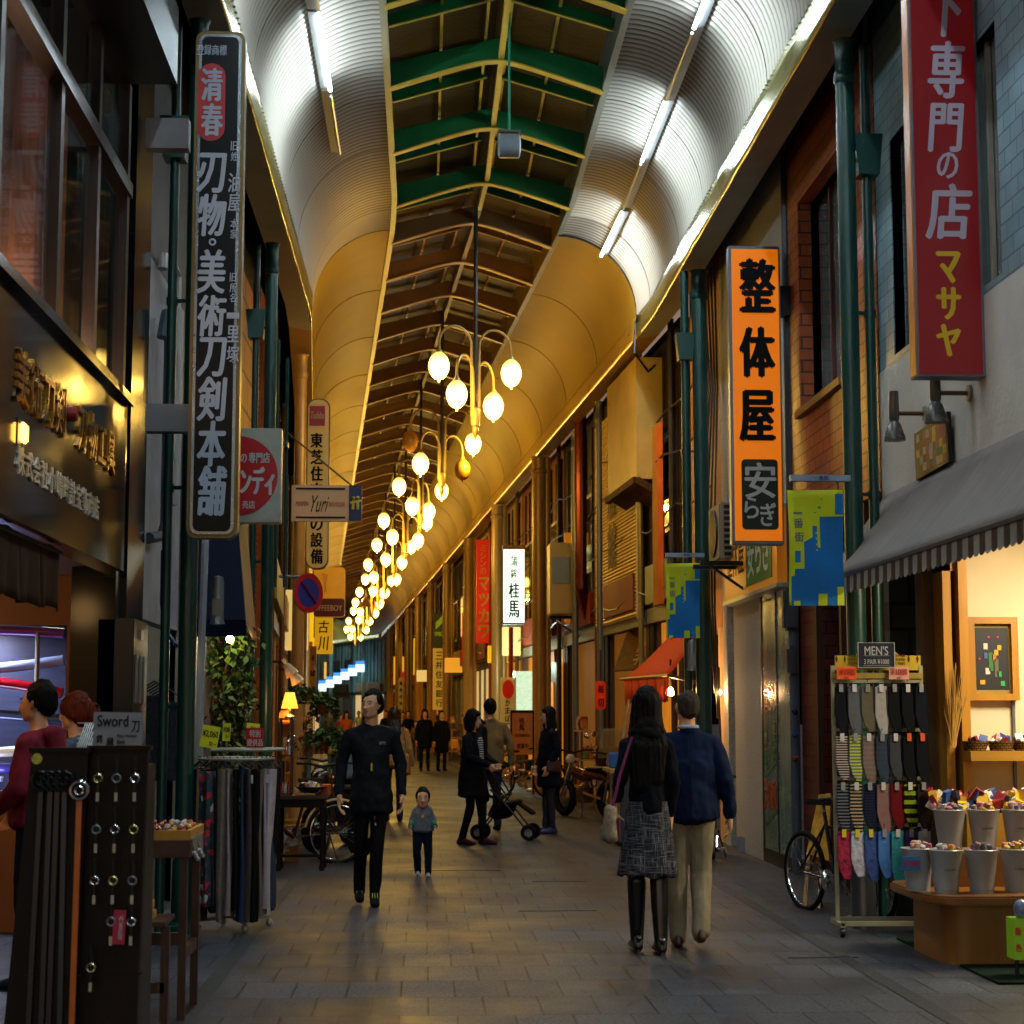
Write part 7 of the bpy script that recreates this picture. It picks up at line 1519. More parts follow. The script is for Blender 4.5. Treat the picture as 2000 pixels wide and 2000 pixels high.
# ================================================================== left foreground: display boards
def boardm(nm, px0, py0, px1, Y, lb, slant=0):
    a, b_ = at(px0, py0, Y), at(px1, py0, Y); r = T(nm, lb, 'display board', ((a.x + b_.x) / 2, Y, 0))
    mb = MB(); mb.add([(a.x - .09, Y - .05, 0), (b_.x - .02, Y - .05, 0), (b_.x, Y, a.z), (a.x, Y, a.z), (a.x - .09, Y + .0, 0), (b_.x - .02, Y + .0, 0), (b_.x, Y + .05, a.z), (a.x, Y + .05, a.z)], [(0, 1, 2, 3), (4, 5, 6, 7), (0, 1, 5, 4), (2, 3, 7, 6), (0, 3, 7, 4), (1, 2, 6, 5)]); mb.build('plank', WOODD, r)
    mb = MB(); mb.box(a.x - .01, b_.x + .01, Y - .008, Y + .058, a.z, a.z + .02); mb.box(a.x, b_.x, Y - .035, Y - .02, a.z * .36, a.z * .36 + .008); mb.build('edge', WOODD, r); return r, a, b_
Y0 = 7.45
rb, a, b_ = boardm('belt_board', 62, 1470, 172, Y0, 'dark wooden board hung with leather belts in the left foreground')
rk, a2, b2 = boardm('key_fob_board', 176, 1466, 289, Y0 + .05, 'dark wooden board hung with key fobs, right of the belt board')
BL = [('#10141b', 'black leather belt, leftmost on the board'), ('#141b26', 'blue black belt, second on the board'), ('#0e1218', 'matt black belt, third on the board'), ('#1b2634', 'slate belt, fourth on the board'), ('#b5540c', 'bright orange tan belt at the right of the board')]
for i, (cl, lb) in enumerate(BL):
    pxt = (80, 98, 112, 126, 155)[i]; pxb = (52, 78, 92, 115, 138)[i]; t = at(pxt, 1540 + (0 if i < 4 else 18), Y0 - .03); bt = at(pxb, 2060, Y0 - .06); r = T('leather_belt', lb, 'belt', t, group='belts hung on the foreground board')
    w_ = .017 if i < 4 else .020; MB().bar(t, bt, w_ * 1.15, .006, up=(0, 1, 0)).build('strap', M('belt_' + cl[1:], cl, .35, var=.12, vs=14), r)
    m_ = MB(); m_.torus(t + V((0, -.01, .03)), .035, .008, 'Y', 20, 6); m_.torus(t + V((0, -.012, .03)), .016, .005, 'Y', 14, 5); m_.build('buckle', CHROME if i == 4 else M('dark_buckle', '#1b2026', .3, metal=.8), r, smooth=True)
m_ = MB(); cpos = at(72, 1482, Y0 - .008); tag(MB().lathe([(0, 0), (.022, 0)], cpos, 20, axis='Y').build('round_sticker', M('round_sticker', '#a89a3a', .5, var=.8, vs=30)), 'round red blue and yellow sticker on the belt board', 'sticker')
k = 0
for cxp, lean_ in ((192, -14), (228, -14), (264, -10)):
    for row, yy in enumerate((1520, 1620, 1720, 1800, 1890)):
        if row == 3 and cxp == 192: continue
        if row == 4 and cxp != 192: continue
        p = at(cxp + lean_ * row / 4, yy, Y0 - .02); k += 1
        pos = ['left', 'middle', 'right'][(192, 228, 264).index(cxp)]; rw = ['top', 'second', 'third', 'fourth', 'lowest'][row]
        r = T('key_fob', ['silver ring', 'brass ring', 'dark ring'][k % 3] + ' key fob on a black cord, ' + rw + ' in the ' + pos + ' column of the board', 'key fob', p, group='key fobs on the foreground board')
        MB().tube([p + V((0, 0, .09)), p + V((.004, 0, .03)), p + V((0, 0, -.06))], .008, 6).build('cord', BLACKM, r)
        MB().torus(p + V((0, -.008, 0)), .016, .005, 'Y', 16, 5).build('ring', (CHROME, BRASS, GREYM)[k % 3], r, smooth=True)
        MB().cbox(p + V((0, -.01, -.075)), (.012, .006, .035)).build('tag', M('bone_tag', '#a8a088', .6), r)
p = at(232, 1810, Y0 - .02); _card('price_tag', 221, 1779, 244, 1843, Y0 - .03, M('crimson_card', '#a80c3a', .5, var=0), 'crimson price tag hanging among the key fobs', 'price tag', -.03, [('ストラップ', .15, 0, .3, .8)], M('white_ink', '#b8b8b8', .5, var=0), 0, None)
CARDW = M('pale_card', '#7f8288', .6, var=.05)
r = _card('paper_sign', 183, 1392, 277, 1463, Y0 + .1, CARDW, 'white handwritten card standing on top of the key fob board', 'sign', -.01, [('Sword', -.10, .27, .62, .3), ('刀', .36, .12, .16, .3), ('鍔', -.36, -.22, .12, .22), ('縁', -.14, -.28, .14, .22), ('Key Holder', .2, -.14, .4, .11), ('Belt', .08, -.29, .16, .1), ('Buckle', .12, -.43, .24, .1)], BLK, 0, None)
m_ = MB(); m_.box(at(183, 1400, Y0 + .1).x, at(277, 1400, Y0 + .1).x, Y0 + .08, Y0 + .12, at(0, 1468, Y0 + .1).z - .01, at(0, 1462, Y0 + .1).z); m_.build('card_foot', BLACKM, r)
m_ = MB(); A_, B_ = at(150, 1462, 8.6), at(184, 1412, 8.6)
for i in range(9): t = i / 8; m_.tube([V((A_.x + (B_.x - A_.x) * t, 8.6, A_.z)), V((A_.x + .02 + (B_.x - A_.x) * t, 8.7, B_.z))], .003, 4)
for i in range(6): z = A_.z + (B_.z - A_.z) * i / 5; m_.tube([(A_.x, 8.6, z), (B_.x, 8.6, z)], .003, 4)
m_.tube([V((A_.x, 8.62, 0)), V((A_.x, 8.62, A_.z))], .01, 6); m_.tube([V((B_.x, 8.62, 0)), V((B_.x, 8.62, A_.z))], .01, 6)
tag(m_.build('wire_rack', ALU), 'small white wire rack behind the handwritten card', 'rack')
MB_ = MB(); xk = at(292, 1400, 7.7).x; MB_.box(xk - .06, xk, 7.5, 7.9, 0, at(290, 1495, 7.6).z); tag(MB_.build('display_divider', BLACKM), 'narrow black panel standing edge on beside the key fob board', 'panel')
# stepped table with trays
r = T('stepped_table', 'dark wooden two level table behind the display boards', 'table', (-1.35, 9.6, 0))
zt = at(340, 1640, 9.4).z; xs = (at(296, 1400, 9.4).x - .25, at(388, 1400, 9.6).x)
MB().box(xs[0], xs[1], 9.35, 9.95, zt - .09, zt - .0).build('table_top', WOOD, r, bevel=.008)
zl = at(310, 1790, 9.2).z; MB().box(xs[0], at(344, 1400, 9.2).x, 8.95, 9.33, zl - .025, zl).build('lower_top', WOOD, r, bevel=.005)
for (lx, ly, zz) in ((xs[1] - .035, 9.4, zt - .09), (xs[1] - .035, 9.9, zt - .09), (at(338, 1400, 9.1).x, 9.0, zl - .025), (xs[0] + .03, 9.4, zt - .09), (xs[0] + .03, 9.0, zl - .025), (xs[0] + .03, 9.9, zt - .09)): MB().box(lx - .02, lx + .02, ly - .02, ly + .02, 0, zz).build('leg', WOOD, r)
m_ = MB(); m_.box(xs[1] - .05, xs[1] - .02, 9.42, 9.88, .3, .36); m_.box(xs[0], xs[1] - .06, 9.38, 9.42, .38, .44); m_.box(xs[0], at(338, 1400, 9.1).x, 8.98, 9.02, .2, .25); m_.build('stretcher', WOOD, r)
ORN = [M('bead_amber', '#b5481c', .2, coat=1), M('bead_white', '#a8a49c', .3), M('bead_red', '#8a1410', .2, coat=1), M('bead_gold', '#b88a2c', .3, metal=.6)]
r = T('trinket_tray', 'shallow wooden tray of orange and white netsuke trinkets on the upper table', 'tray', ((xs[0] + xs[1]) / 2, 9.65, zt))
m_ = MB(); m_.box(xs[0] + .02, xs[1] + .0, 9.36, 9.38, zt, zt + .05); m_.box(xs[0] + .02, xs[1], 9.9, 9.92, zt, zt + .05); m_.box(xs[1] - .02, xs[1], 9.38, 9.9, zt, zt + .05); m_.box(xs[0] + .02, xs[0] + .04, 9.38, 9.9, zt, zt + .05); m_.build('tray', WOODL, r)
m_ = MB()
for i in range(90): m_.sph((random.uniform(xs[0] + .05, xs[1] - .03), random.uniform(9.40, 9.88), zt + random.uniform(.03, .075)), random.uniform(.010, .019), 7, 5, mi=random.randrange(4))
tk = m_.build('trinkets', ORN, r, smooth=True); tk['kind'] = 'stuff'
m_ = MB()
for i in range(6): xx = xs[1] + .004; m_.tube([(xx, 9.42 + i * .07, zt + .02), (xx + .01, 9.42 + i * .07, zt - .05 - .02 * (i % 3))], .003, 4); m_.sph((xx + .01, 9.42 + i * .07, zt - .07 - .02 * (i % 3)), .013, 8, 5)
m_.build('charms', ORN[1], r)
m_ = MB()
for i in range(5): m_.box(at(279, 1400, 9.1).x + .012 * i, at(306, 1400, 9.1).x + .008 * i - .02, 9.02 + .01 * i, 9.12 + .01 * i, zl + .002 + (4 - i) * .048, zl + .044 + (4 - i) * .048)
tag(m_.build('wooden_blocks', M('pale_block_wood', '#a87c4c', .6, var=.2, vs=20), bevel=.004), 'stack of small pale wooden boxes on the lower shelf of the stepped table', 'boxes')
# ================================================================== garment rack
r = T('garment_rack', 'round chrome garment rack crammed with dark trousers', 'clothes rack', (-1.42, 13.3, 0))
cx_, cy_, RR = at(462, 1400, 13.3).x, 13.35, .27; zr = at(460, 1482, 13.3).z
m_ = MB(); m_.torus((cx_, cy_, zr), RR, .012, 'Z', 40, 8); m_.torus((cx_ + .05, cy_ + .3, zr + .06), RR, .012, 'Z', 40, 8); m_.tube([(cx_, cy_, .06), (cx_, cy_, zr)], .014, 8)
for a in range(4): m_.bar((cx_, cy_, .09), (cx_ + .27 * math.cos(a * 1.57 + .4), cy_ + .27 * math.sin(a * 1.57 + .4), .07), .025); m_.sph((cx_ + .27 * math.cos(a * 1.57 + .4), cy_ + .27 * math.sin(a * 1.57 + .4), .03), .028, 8, 5)
for a in range(4): m_.tube([(cx_, cy_, zr - .02), (cx_ + RR * math.cos(a * 1.57), cy_ + RR * math.sin(a * 1.57), zr)], .008, 6)
m_.build('rail', M('pale_rack_paint', '#8d8c7c', .4, metal=.3), r)
cl = ['#0a0b0f', '#14294a', '#0b0c10', '#a8946c', '#22302c', '#07080a', '#101218', '#6a645e', '#80787e', '#0e0e12', '#223250', '#3d3838', '#0b0c0e', '#5a524c', '#8a8490', '#9a949c', '#2a3444', '#0c0c0c']
dn = ['black', 'navy', 'jet black', 'tan', 'dark green grey', 'black', 'blue black', 'mid grey', 'light grey', 'black', 'ink blue', 'charcoal', 'black', 'taupe', 'pale grey', 'palest grey', 'slate', 'black']
for i in range(18):
    a = math.pi * (1.02 + .98 * i / 17); x = cx_ + RR * math.cos(a); y = cy_ + RR * math.sin(a); L = random.uniform(.98, 1.08) if i not in (3,) else 1.05; mt = M('trouser_%s' % cl[i][1:], cl[i], .9, var=.2, vs=10)
    g_ = T('hanging_trousers', '%s trousers, number %s from the left on the round rack' % (dn[i], ['one', 'two', 'three', 'four', 'five', 'six', 'seven', 'eight', 'nine', 'ten', 'eleven', 'twelve', 'thirteen', 'fourteen', 'fifteen', 'sixteen', 'seventeen', 'eighteen'][i]), 'trousers', (x, y, zr - .06), group='trousers on the round rack')
    ph = random.uniform(0, 6)
    def cloth(u, v):
        t = u * 2 * math.pi; w_ = (.030 + .012 * math.sin(v * 3 + ph)) * (1 + .28 * math.cos(3 * t + ph) + .12 * math.cos(5 * t)); return V((x + w_ * math.cos(t) + .006 * math.sin(v * 5 + ph), y + .09 * math.sin(t) * (1 + .1 * math.sin(v * 4)), zr - .07 - v * L))
    MB().grid(cloth, 28, 12).build('cloth', mt, g_, smooth=True)
    m_ = MB(); m_.tube([(x - .05, y, zr - .06), (x, y, zr - .02), (x, y, zr + .02)], .005, 5); m_.tube([(x, y, zr - .02), (x + .05, y, zr - .06)], .005, 5); m_.build('hanger', BLACKM, g_)
    if i % 4 == 3 or i in (14, 15): m_ = MB(); m_.cbox((x + .01, y - .055, zr - .14), (.03, .004, .06)); m_.build('price_tag', M('white_tag', '#a8a8ac', .6), g_)
r = T('floral_garment', 'red and white leaf patterned garment hanging at the left of the round rack', 'clothes', (cx_ - .33, 13.25, .6))
FLO = bpy.data.materials.new('floral_cloth'); FLO.use_nodes = True; n, b = nodes(FLO); tc = n.nodes.new('ShaderNodeTexCoord'); vo = n.nodes.new('ShaderNodeTexVoronoi'); vo.inputs['Scale'].default_value = 22; n.links.new(tc.outputs['Object'], vo.inputs['Vector'])
rp = n.nodes.new('ShaderNodeValToRGB'); rp.color_ramp.interpolation = 'CONSTANT'; e = rp.color_ramp.elements; e[0].color = (.01, .02, .03, 1); e[1].position = .45; e[1].color = (.35, .01, .03, 1); q = e.new(.62); q.color = (.35, .42, .45, 1); q = e.new(.75); q.color = (.01, .04, .06, 1); sp = n.nodes.new('ShaderNodeSeparateColor'); n.links.new(vo.outputs['Color'], sp.inputs[0]); n.links.new(sp.outputs[0], rp.inputs[0]); n.links.new(rp.outputs[0], b.inputs['Base Color']); b.inputs['Roughness'].default_value = .9
MB().grid(lambda u, v: V((at(392 + u * 30, 1400, 13.0).x + .004 * math.sin(v * 9), 13.0 + .03 * math.sin(u * 9), zr - .08 - v * .95)), 10, 12).build('cloth', FLO, r, smooth=True, solid=.01)
m_ = MB(); m_.tube([at(390, 1496, 13.0), at(408, 1484, 13.02), at(424, 1496, 13.0)], .006, 5); m_.build('hanger', BLACKM, r)
REDC = M('red_card', '#a80c12', .6, var=0); WI = M('white_card_ink', '#b8b8b8', .6, var=0)
_card('price_card', 393, 1418, 427, 1460, 12.9, CARD_Y, 'tilted yellow price card, largest of those on the garment rack', 'price card', -.16, [('¥2,060', 0, .12, .86, .34), ('均一', .22, -.3, .42, .22)], BLK, .1, None)
_card('price_card', 435, 1413, 450, 1447, 13.7, CARD_Y, 'narrow yellow price card in the middle behind the garment rack', 'price card', -.04, [('¥1080', 0, .15, .8, .3), ('均一', .15, -.25, .5, .2)], BLK, .1, None)
_card('price_card', 482, 1413, 507, 1428, 13.75, CARD_Y, 'yellow price card peeping out above the red notice', 'price card', -.12, [('均一', 0, 0, .4, .4)], BLK, .1, None)
_card('notice_card', 481, 1422, 515, 1460, 13.4, REDC, 'red notice card with white characters over the garment rack', 'notice', 0, [('特別', 0, .22, .6, .36), ('提供品', 0, -.24, .88, .34)], WI, .12, None)
# ================================================================== antique stand on the left
YS = 18.3
r = T('antique_table', 'dark carved table holding antiques beside the green column', 'table', (at(595, 1400, YS).x, YS, 0)); za = at(600, 1552, YS).z; x0, x1 = at(540, 1400, YS).x, at(643, 1400, YS).x
MB().box(x0, x1, YS - .2, YS + .3, za - .04, za).build('table_top', WOOD, r, bevel=.01); MB().box(x0 + .03, x1 - .03, YS - .17, YS + .27, za - .12, za - .04).build('apron', WOODD, r)
for (lx, ly) in ((x0 + .05, YS - .15), (x1 - .05, YS - .15), (x0 + .05, YS + .25), (x1 - .05, YS + .25)): MB().lathe([(.022, 0), (.03, .03), (.016, .08), (.024, .2), (.018, .35), (.026, .5), (.02, za - .12)], (lx, ly, 0), 10).build('leg', WOODD, r, smooth=True)
MB().box(x0 + .05, x1 - .05, YS + .0, YS + .04, .12, .15).build('stretcher', WOODD, r)
r = T('display_cabinet', 'slim dark glazed cabinet with bottles standing on the antique table', 'cabinet', (at(560, 1400, YS).x, YS, za)); c0, c1 = at(547, 1400, YS).x, at(573, 1400, YS).x; zc_ = at(560, 1402, YS).z
m_ = MB()
for xx in (c0, c1 - .018): 
    for yy in (YS - .08, YS + .08): m_.box(xx, xx + .018, yy, yy + .018, za, zc_)
for zz in (za, (za + zc_) / 2, zc_ - .02): m_.box(c0, c1, YS - .08, YS + .1, zz, zz + .018)
m_.build('frame', WOOD, r)
m_ = MB()
for i in range(6): m_.lathe([(0, 0), (.022, 0), (.022, .06), (.008, .085), (.008, .11), (0, .11)], (c0 + .035 + .03 * (i % 3), YS, za + .02 + (i // 3) * (zc_ - za) / 2), 10, mi=i % 4)
m_.build('bottles', ORN, r, smooth=True)
p = at(566, 1368, YS); r = T('table_lamp', 'lit table lamp with a yellow tapered shade standing on the cabinet', 'lamp', V((p.x, YS, zc_)))
MB().lathe([(.085, -.08), (.045, .08)], p, 24).build('lamp_shade', M('yellow_shade', '#d8a030', .6, emit='#ffb838', es=1.1, var=.05), r, smooth=True, solid=.003)
MB().lathe([(.05, zc_ - p.z), (.05, zc_ - p.z + .015), (.012, zc_ - p.z + .04), (.018, zc_ - p.z + .10), (.008, -.06), (.008, .02), (0, .02)], p, 14).build('stand', BRASS, r, smooth=True)
lamp('table_lamp_light', p - V((0, 0, .04)), 9, (1, .6, .18), .04)
p = at(607, 1543, YS - .05); r = T('wicker_basket', 'round basket of small curios on the antique table', 'basket', p)
MB().lathe([(0, -.02), (.09, -.02), (.16, .035), (.155, .035), (.09, -.01), (0, -.01)], p, 20).build('basket', WIK, r, smooth=True); m_ = MB(); goods_pile(m_, (p.x, p.y, p.z), (.11, .06, .07), 26, .04); m_.build('curios', goods, r)
m_ = MB(); p = at(628, 1530, YS); m_.box(p.x - .06, p.x + .09, YS, YS + .12, za, za + .1); tag(m_.build('red_box', M('orange_box', '#a8481c', .5)), 'small orange box beside the curio basket on the table', 'box')
r = T('arched_sign', 'arched wooden sign board with pale characters leaning behind the yellow lamp', 'sign board', at(556, 1400, YS + .2)); c, w, h = facing(545, 1385, 566, 1440, YS + .15); MB().prism(rrect(w, h, w * .48), c, X_, Z_, .02).build('board', M('orange_board', '#a85a1c', .6), r); m_ = MB(); write(m_, '古道具', c - V((0, .004, 0)), X_, Z_, w * .5, h * .8, vertical=True, bold=.03); m_.build('lettering', BLK, r)
for i, (px, py) in enumerate(((562, 1303), (573, 1318))):
    p = at(px, py, 19.0); r = T('cone_spotlight', ['left', 'right'][i] + ' one of two cream cone spotlights on the brick corner', 'lamp', p, group='cream cone spotlights')
    m_ = MB(); m_.m = Matrix.Translation(p) @ Matrix.Rotation(R(-32), 4, 'Y'); m_.lathe([(0, .10), (.018, .10), (.02, .04), (.035, .03), (.075, -.10), (.07, -.10), (.03, .02)], (0, 0, 0), 16); m_.build('shade', M('cream_lamp_paint', '#b59a72', .4), r, smooth=True)
    MB().tube([p + V((-.16, .05, .06)), p + V((-.03, 0, .05))], .012, 6).build('arm', BLACKM, r)
lamp('cone_spot_glow', at(555, 1370, 18.8), 7, (1, .42, .12), .06)
# hanging fern and shelf beyond
FE = M('fern_leaf', '#28481c', .55, var=.4, vs=20); FE2 = M('fern_leaf_pale', '#5a7030', .55, var=.3, vs=20)
for i, (px, py, Y, ex, n_, lb) in enumerate(((590, 1352, 21.5, (.22, .2, .14), 420, 'trailing green plant hung above the yellow table lamp'), (632, 1372, 22.0, (.18, .2, .22), 420, 'bushy hanging plant right of the yellow lamp'), (628, 1440, 21.8, (.26, .2, .22), 520, 'large leafy potted plant on the green shelf'), (655, 1480, 22.2, (.08, .12, .22), 150, 'trailing vine falling from the right of the green shelf'))):
    p = at(px, py, Y); r = T('leafy_plant', lb, 'plant', p); m_ = MB(); st = MB()
    for k in range(14):
        a = random.uniform(0, 6.28); e_ = p + V((math.cos(a) * ex[0], math.sin(a) * ex[1], random.uniform(-ex[2], ex[2] * .3))); md = (p + e_) / 2 + V((0, 0, ex[2] * .6)); st.tube([p + V((0, 0, -.05)), md, e_], .004, 4)
        for q in range(n_ // 14): t = random.random(); bz = (p * (1 - t) ** 2 + md * 2 * t * (1 - t) + e_ * t * t); leafmass(m_, bz, (.06, .06, .04), 1, .075)
    m_.build('foliage', [FE, FE2], r); st.build('stem', STEM, r); MB().lathe([(0, -.14), (.06, -.14), (.09, -.02), (.08, -.02)], p, 16).build('pot', M('terracotta', '#7a3c1c', .8), r, smooth=True)
r = T('green_shelf', 'pale green shelf stand under the hanging plants', 'shelf', (at(628, 1400, 22).x, 22.1, 0)); x0, x1 = at(602, 1400, 22).x, at(648, 1400, 22).x; z1 = at(620, 1446, 22).z; MT = M('mint_paint', '#3f7a64', .5)
MB().box(x0, x1, 21.9, 22.3, z1 - .03, z1).build('board', MT, r)
for lx in (x0 + .02, x1 - .02): MB().box(lx - .02, lx + .02, 21.95, 21.99, 0, z1 - .03).build('leg', MT, r)
m_ = MB()
for i in range(8): p = at(608 + i * 5, 1462, 21.9); m_.cbox(p - V((0, 0, .02)), (.04, .03, .09), mi=i % 4)
tag(m_.build('hanging_goods', ORN), 'row of red and dark cloth goods hung under the green shelf', 'goods')
tag(MB().box(at(556, 1400, 19).x, at(584, 1400, 19).x, 19.2, 19.4, 0, .38).build('cardboard_box', M('cardboard', '#8a6230', .8), bevel=.005), 'brown cardboard box under the antique table', 'box')
# ================================================================== socks rack
YR = 12.75; x0, x1 = at(1628, 1400, YR).x, at(1800, 1400, YR).x; RK = M('cream_rack_paint', '#8f8b72', .45, metal=.2)
r = T('socks_rack', 'tall cream wheeled rack hung with rows of socks', 'rack', ((x0 + x1) / 2, YR, 0)); ztop = at(1700, 1300, YR).z
m_ = MB()
for xx in (x0, x1): m_.box(xx - .013, xx + .013, YR - .013, YR + .013, .08, ztop)
m_.build('upright', RK, r)
m_ = MB(); m_.box(x0 - .01, x1 + .01, YR - .16, YR - .13, .08, .11); m_.box(x0 - .01, x1 + .01, YR + .13, YR + .16, .08, .11); m_.box(x0 - .015, x0 + .015, YR - .16, YR + .16, .07, .10); m_.box(x1 - .015, x1 + .015, YR - .16, YR + .16, .07, .10); m_.build('base_frame', RK, r)
m_ = MB(); rows = [at(1700, yy, YR).z for yy in (1332, 1427, 1522, 1613)]
for z in rows: m_.box(x0, x1, YR - .02, YR + .0, z - .006, z + .018)
m_.build('hook_bar', RK, r)
for xx in (x0, x1): MB().lathe([(0, -.014), (.03, -.014), (.033, 0), (.03, .014), (0, .014)], (xx, YR - .14, .034), 14, axis='X').build('castor', BLACKM, r, smooth=True)
MB().prism([(-.31, -.055), (.31, -.055), (.31, .05), (.16, .05), (.1, .10), (0, .13), (-.1, .10), (-.16, .05), (-.31, .05)], at(1714, 1294, YR), X_, Z_, .01).build('header_board', M('mustard_board', '#a8921c', .6), r)
m_ = MB(); wr(m_, 'HIGH QUALITY SOCKS', 1650, 1282, 1676, 1306, Y=YR - .014, bold=0) if False else None
for i, t in enumerate(('HIGH', 'QUALITY', 'SOCKS')): wr(m_, t, 1656, 1278 + i * 7.5, 1675, 1283 + i * 7.5, Y=YR - .012, bold=.01); wr(m_, ('3 PAIR', 'OF SOCKS', '5 TIMES')[i], 1749, 1278 + i * 7.5, 1768, 1283 + i * 7.5, Y=YR - .012, bold=.01)
for px in (1634, 1650, 1775, 1792): c = at(px, 1287, YR - .012); m_.add([c + V((0, 0, .03)), c + V((.009, 0, 0)), c - V((0, 0, .03)), c - V((.009, 0, 0))], [(0, 1, 2, 3)])
m_.build('header_print', M('brown_ink', '#5a2a14', .6, var=0), r)
MB().box(x0 - .01, x1 + .01, YR - .03, YR + .03, at(0, 1318, YR).z - .02, at(0, 1318, YR).z + .02).build('ledge', M('tan_ledge', '#8a7434', .6), r)
WINK = M('blue_white_ink', '#a8adb8', .5, var=0); RINK = M('crimson_ink', '#a01010', .5, var=0)
rr_ = _card('shop_card', 1676, 1255, 1747, 1304, YR - .05, M('navy_card', '#10182e', .4, var=.02), 'navy MEN\'S price board on top of the socks rack', 'sign', 0, [("MEN'S", 0, .18, .66, .36), ('3 PAIR ¥1000', 0, -.26, .7, .2)], WINK, 0, None)
m_ = MB(); c, w, h = facing(1676, 1255, 1747, 1304, YR - .054)
for a0, a1, b0, b1 in ((-.5, .5, .48, .5), (-.5, .5, -.5, -.48), (-.5, -.485, -.48, .48), (.485, .5, -.48, .48), (-.36, .36, -.03, -.02), (-.36, .36, -.42, -.41)): m_.box(c.x + a0 * w, c.x + a1 * w, YR - .058, YR - .056, c.z + b0 * h, c.z + b1 * h)
m_.build('border', WINK, rr_)
_card('price_card', 1634, 1302, 1673, 1327, YR - .05, M('orange_card', '#d8541c', .6, var=0), 'orange price card at the left of the socks rack', 'price card', 0, [('¥1080', .05, .1, .8, .5), ('3足', 0, -.34, .25, .14)], RINK, 0, None)
_card('price_card', 1736, 1302, 1776, 1327, YR - .05, M('pink_card', '#c08a7a', .6, var=0), 'pale pink price card right of centre on the socks rack', 'price card', 0, [('¥1080', .0, .1, .8, .5), ('3足', 0, -.34, .25, .14)], RINK, 0, None)
def stripes(nm, c1, c2, sc):
    if nm in _M: return _M[nm]
    m = M(nm, c1, .9, var=0); n, b = nodes(m); tc = n.nodes.new('ShaderNodeTexCoord'); wv = n.nodes.new('ShaderNodeTexWave'); wv.bands_direction = 'Z'; wv.inputs['Scale'].default_value = sc; n.links.new(tc.outputs['Object'], wv.inputs[0])
    rp = n.nodes.new('ShaderNodeValToRGB'); rp.color_ramp.interpolation = 'CONSTANT'; rp.color_ramp.elements[0].color = lin(c1) + (1,); rp.color_ramp.elements[1].position = .55; rp.color_ramp.elements[1].color = lin(c2) + (1,); n.links.new(wv.outputs['Fac'], rp.inputs[0]); n.links.new(rp.outputs[0], b.inputs['Base Color']); return m
pl = lambda c: M('sock_' + c[1:], c, .9, var=.15, vs=20)
SK = [[('black', pl('#0d0f14')), ('mid grey', pl('#4c5058')), ('olive grey', pl('#55503f')), ('white', pl('#8c8c90')), ('black crew', pl('#090b10')), ('plain black', pl('#0a0c12')), ('blue black', pl('#0c101c'))],
      [('black and pink striped', stripes('s1', '#0c0c12', '#a89a96', 18)), ('grey and lime striped', stripes('s2', '#585c5e', '#9aa832', 14)), ('pink pinstriped', stripes('s3', '#2a1c20', '#8a7a74', 36)), ('blue pinstriped', stripes('s4', '#101826', '#3c4e66', 36)), ('grey', pl('#34373e')), ('black orange tagged', pl('#0a0b0e')), ('navy orange tagged', pl('#0b0d14'))],
      [('grey and black striped', stripes('s5', '#0c0e12', '#5a6068', 14)), ('brown and cream striped', stripes('s6', '#1c1210', '#9a8a74', 13)), ('navy fine striped', stripes('s7', '#0a0d1c', '#16203a', 16)), ('dusty pink toe', pl('#7a5a5c')), ('dark red toe', pl('#5a0c14')), ('black and lime banded', stripes('s8', '#080a0c', '#7a8a1c', 5)), ('brown checked', stripes('s9', '#0c0a0c', '#3a2820', 30))],
      [('pink patterned', M('sk_a', '#8a1c3c', .9, var=.8, vs=40)), ('white dotted', M('sk_b', '#a0a0b0', .9, var=.5, vs=40)), ('blue patterned', M('sk_c', '#28407a', .9, var=.6, vs=40)), ('sky blue', pl('#3a68a8')), ('turquoise checked', M('sk_d', '#2f8a98', .9, var=.5, vs=60)), ('purple dotted', M('sk_e', '#38205a', .9, var=.6, vs=60)), ('clear bagged white', pl('#9a9aa4'))]]
def sock_outline(h, w):
    return [(-w * .45, 0), (w * .45, 0), (w * .5, -h * .55), (w * .62, -h * .72), (w * .5, -h), (w * .05, -h * 1.0), (-w * .25, -h * .85), (-w * .5, -h * .6)]
for j, row in enumerate(SK):
    for i, (d_, mt) in enumerate(row):
        x = x0 + .035 + i * (x1 - x0 - .06) / 6.0; z = rows[j]; h = (.335, .33, .32, .33)[j] * (1.25 if (j, i) == (3, 4) else 1) * random.uniform(.93, 1.05); w = .086
        r = T('hanging_socks', '%s socks, %s from the left in the %s row of the rack' % (d_, ('first', 'second', 'third', 'fourth', 'fifth', 'sixth', 'seventh')[i], ('top', 'second', 'third', 'bottom')[j]), 'socks', (x, YR - .08, z), group='pairs of socks on the rack')
        o = sock_outline(h, w); o2 = [(q * random.choice((1, 1)), t) for q, t in o]
        MB().prism([(a * 1, b_ - .03) for a, b_ in o2], (x + .008, YR - .07, z), V((1, random.uniform(-.25, .25), random.uniform(-.07, .07))), Z_, .012).build('sock', mt, r, bevel=.004); MB().prism([(a, b_ - .035) for a, b_ in o2], (x - .006, YR - .086, z), V((1, .06 * random.uniform(-1, 1), 0)), Z_, .012).build('sock', mt, r, bevel=.004)
        m_ = MB(); m_.tube([(x, YR - .02, z), (x, YR - .1, z + .004), (x, YR - .1, z + .02)], .0025, 4); m_.build('hook', CHROME, r)
        tg = (M('white_tag', '#a8a8ac', .6) if (i + j) % 2 else M('grey_tag', '#77777c', .6)) if not (j == 1 and i > 4) else M('orange_tag', '#c04a1c', .6)
        if j == 3 and i < 3: tg = M('yellow_tag', '#b8a818', .6)
        MB().cbox((x, YR - .105, z - .045), (.03, .003, .055)).build('label_tag', tg, r)
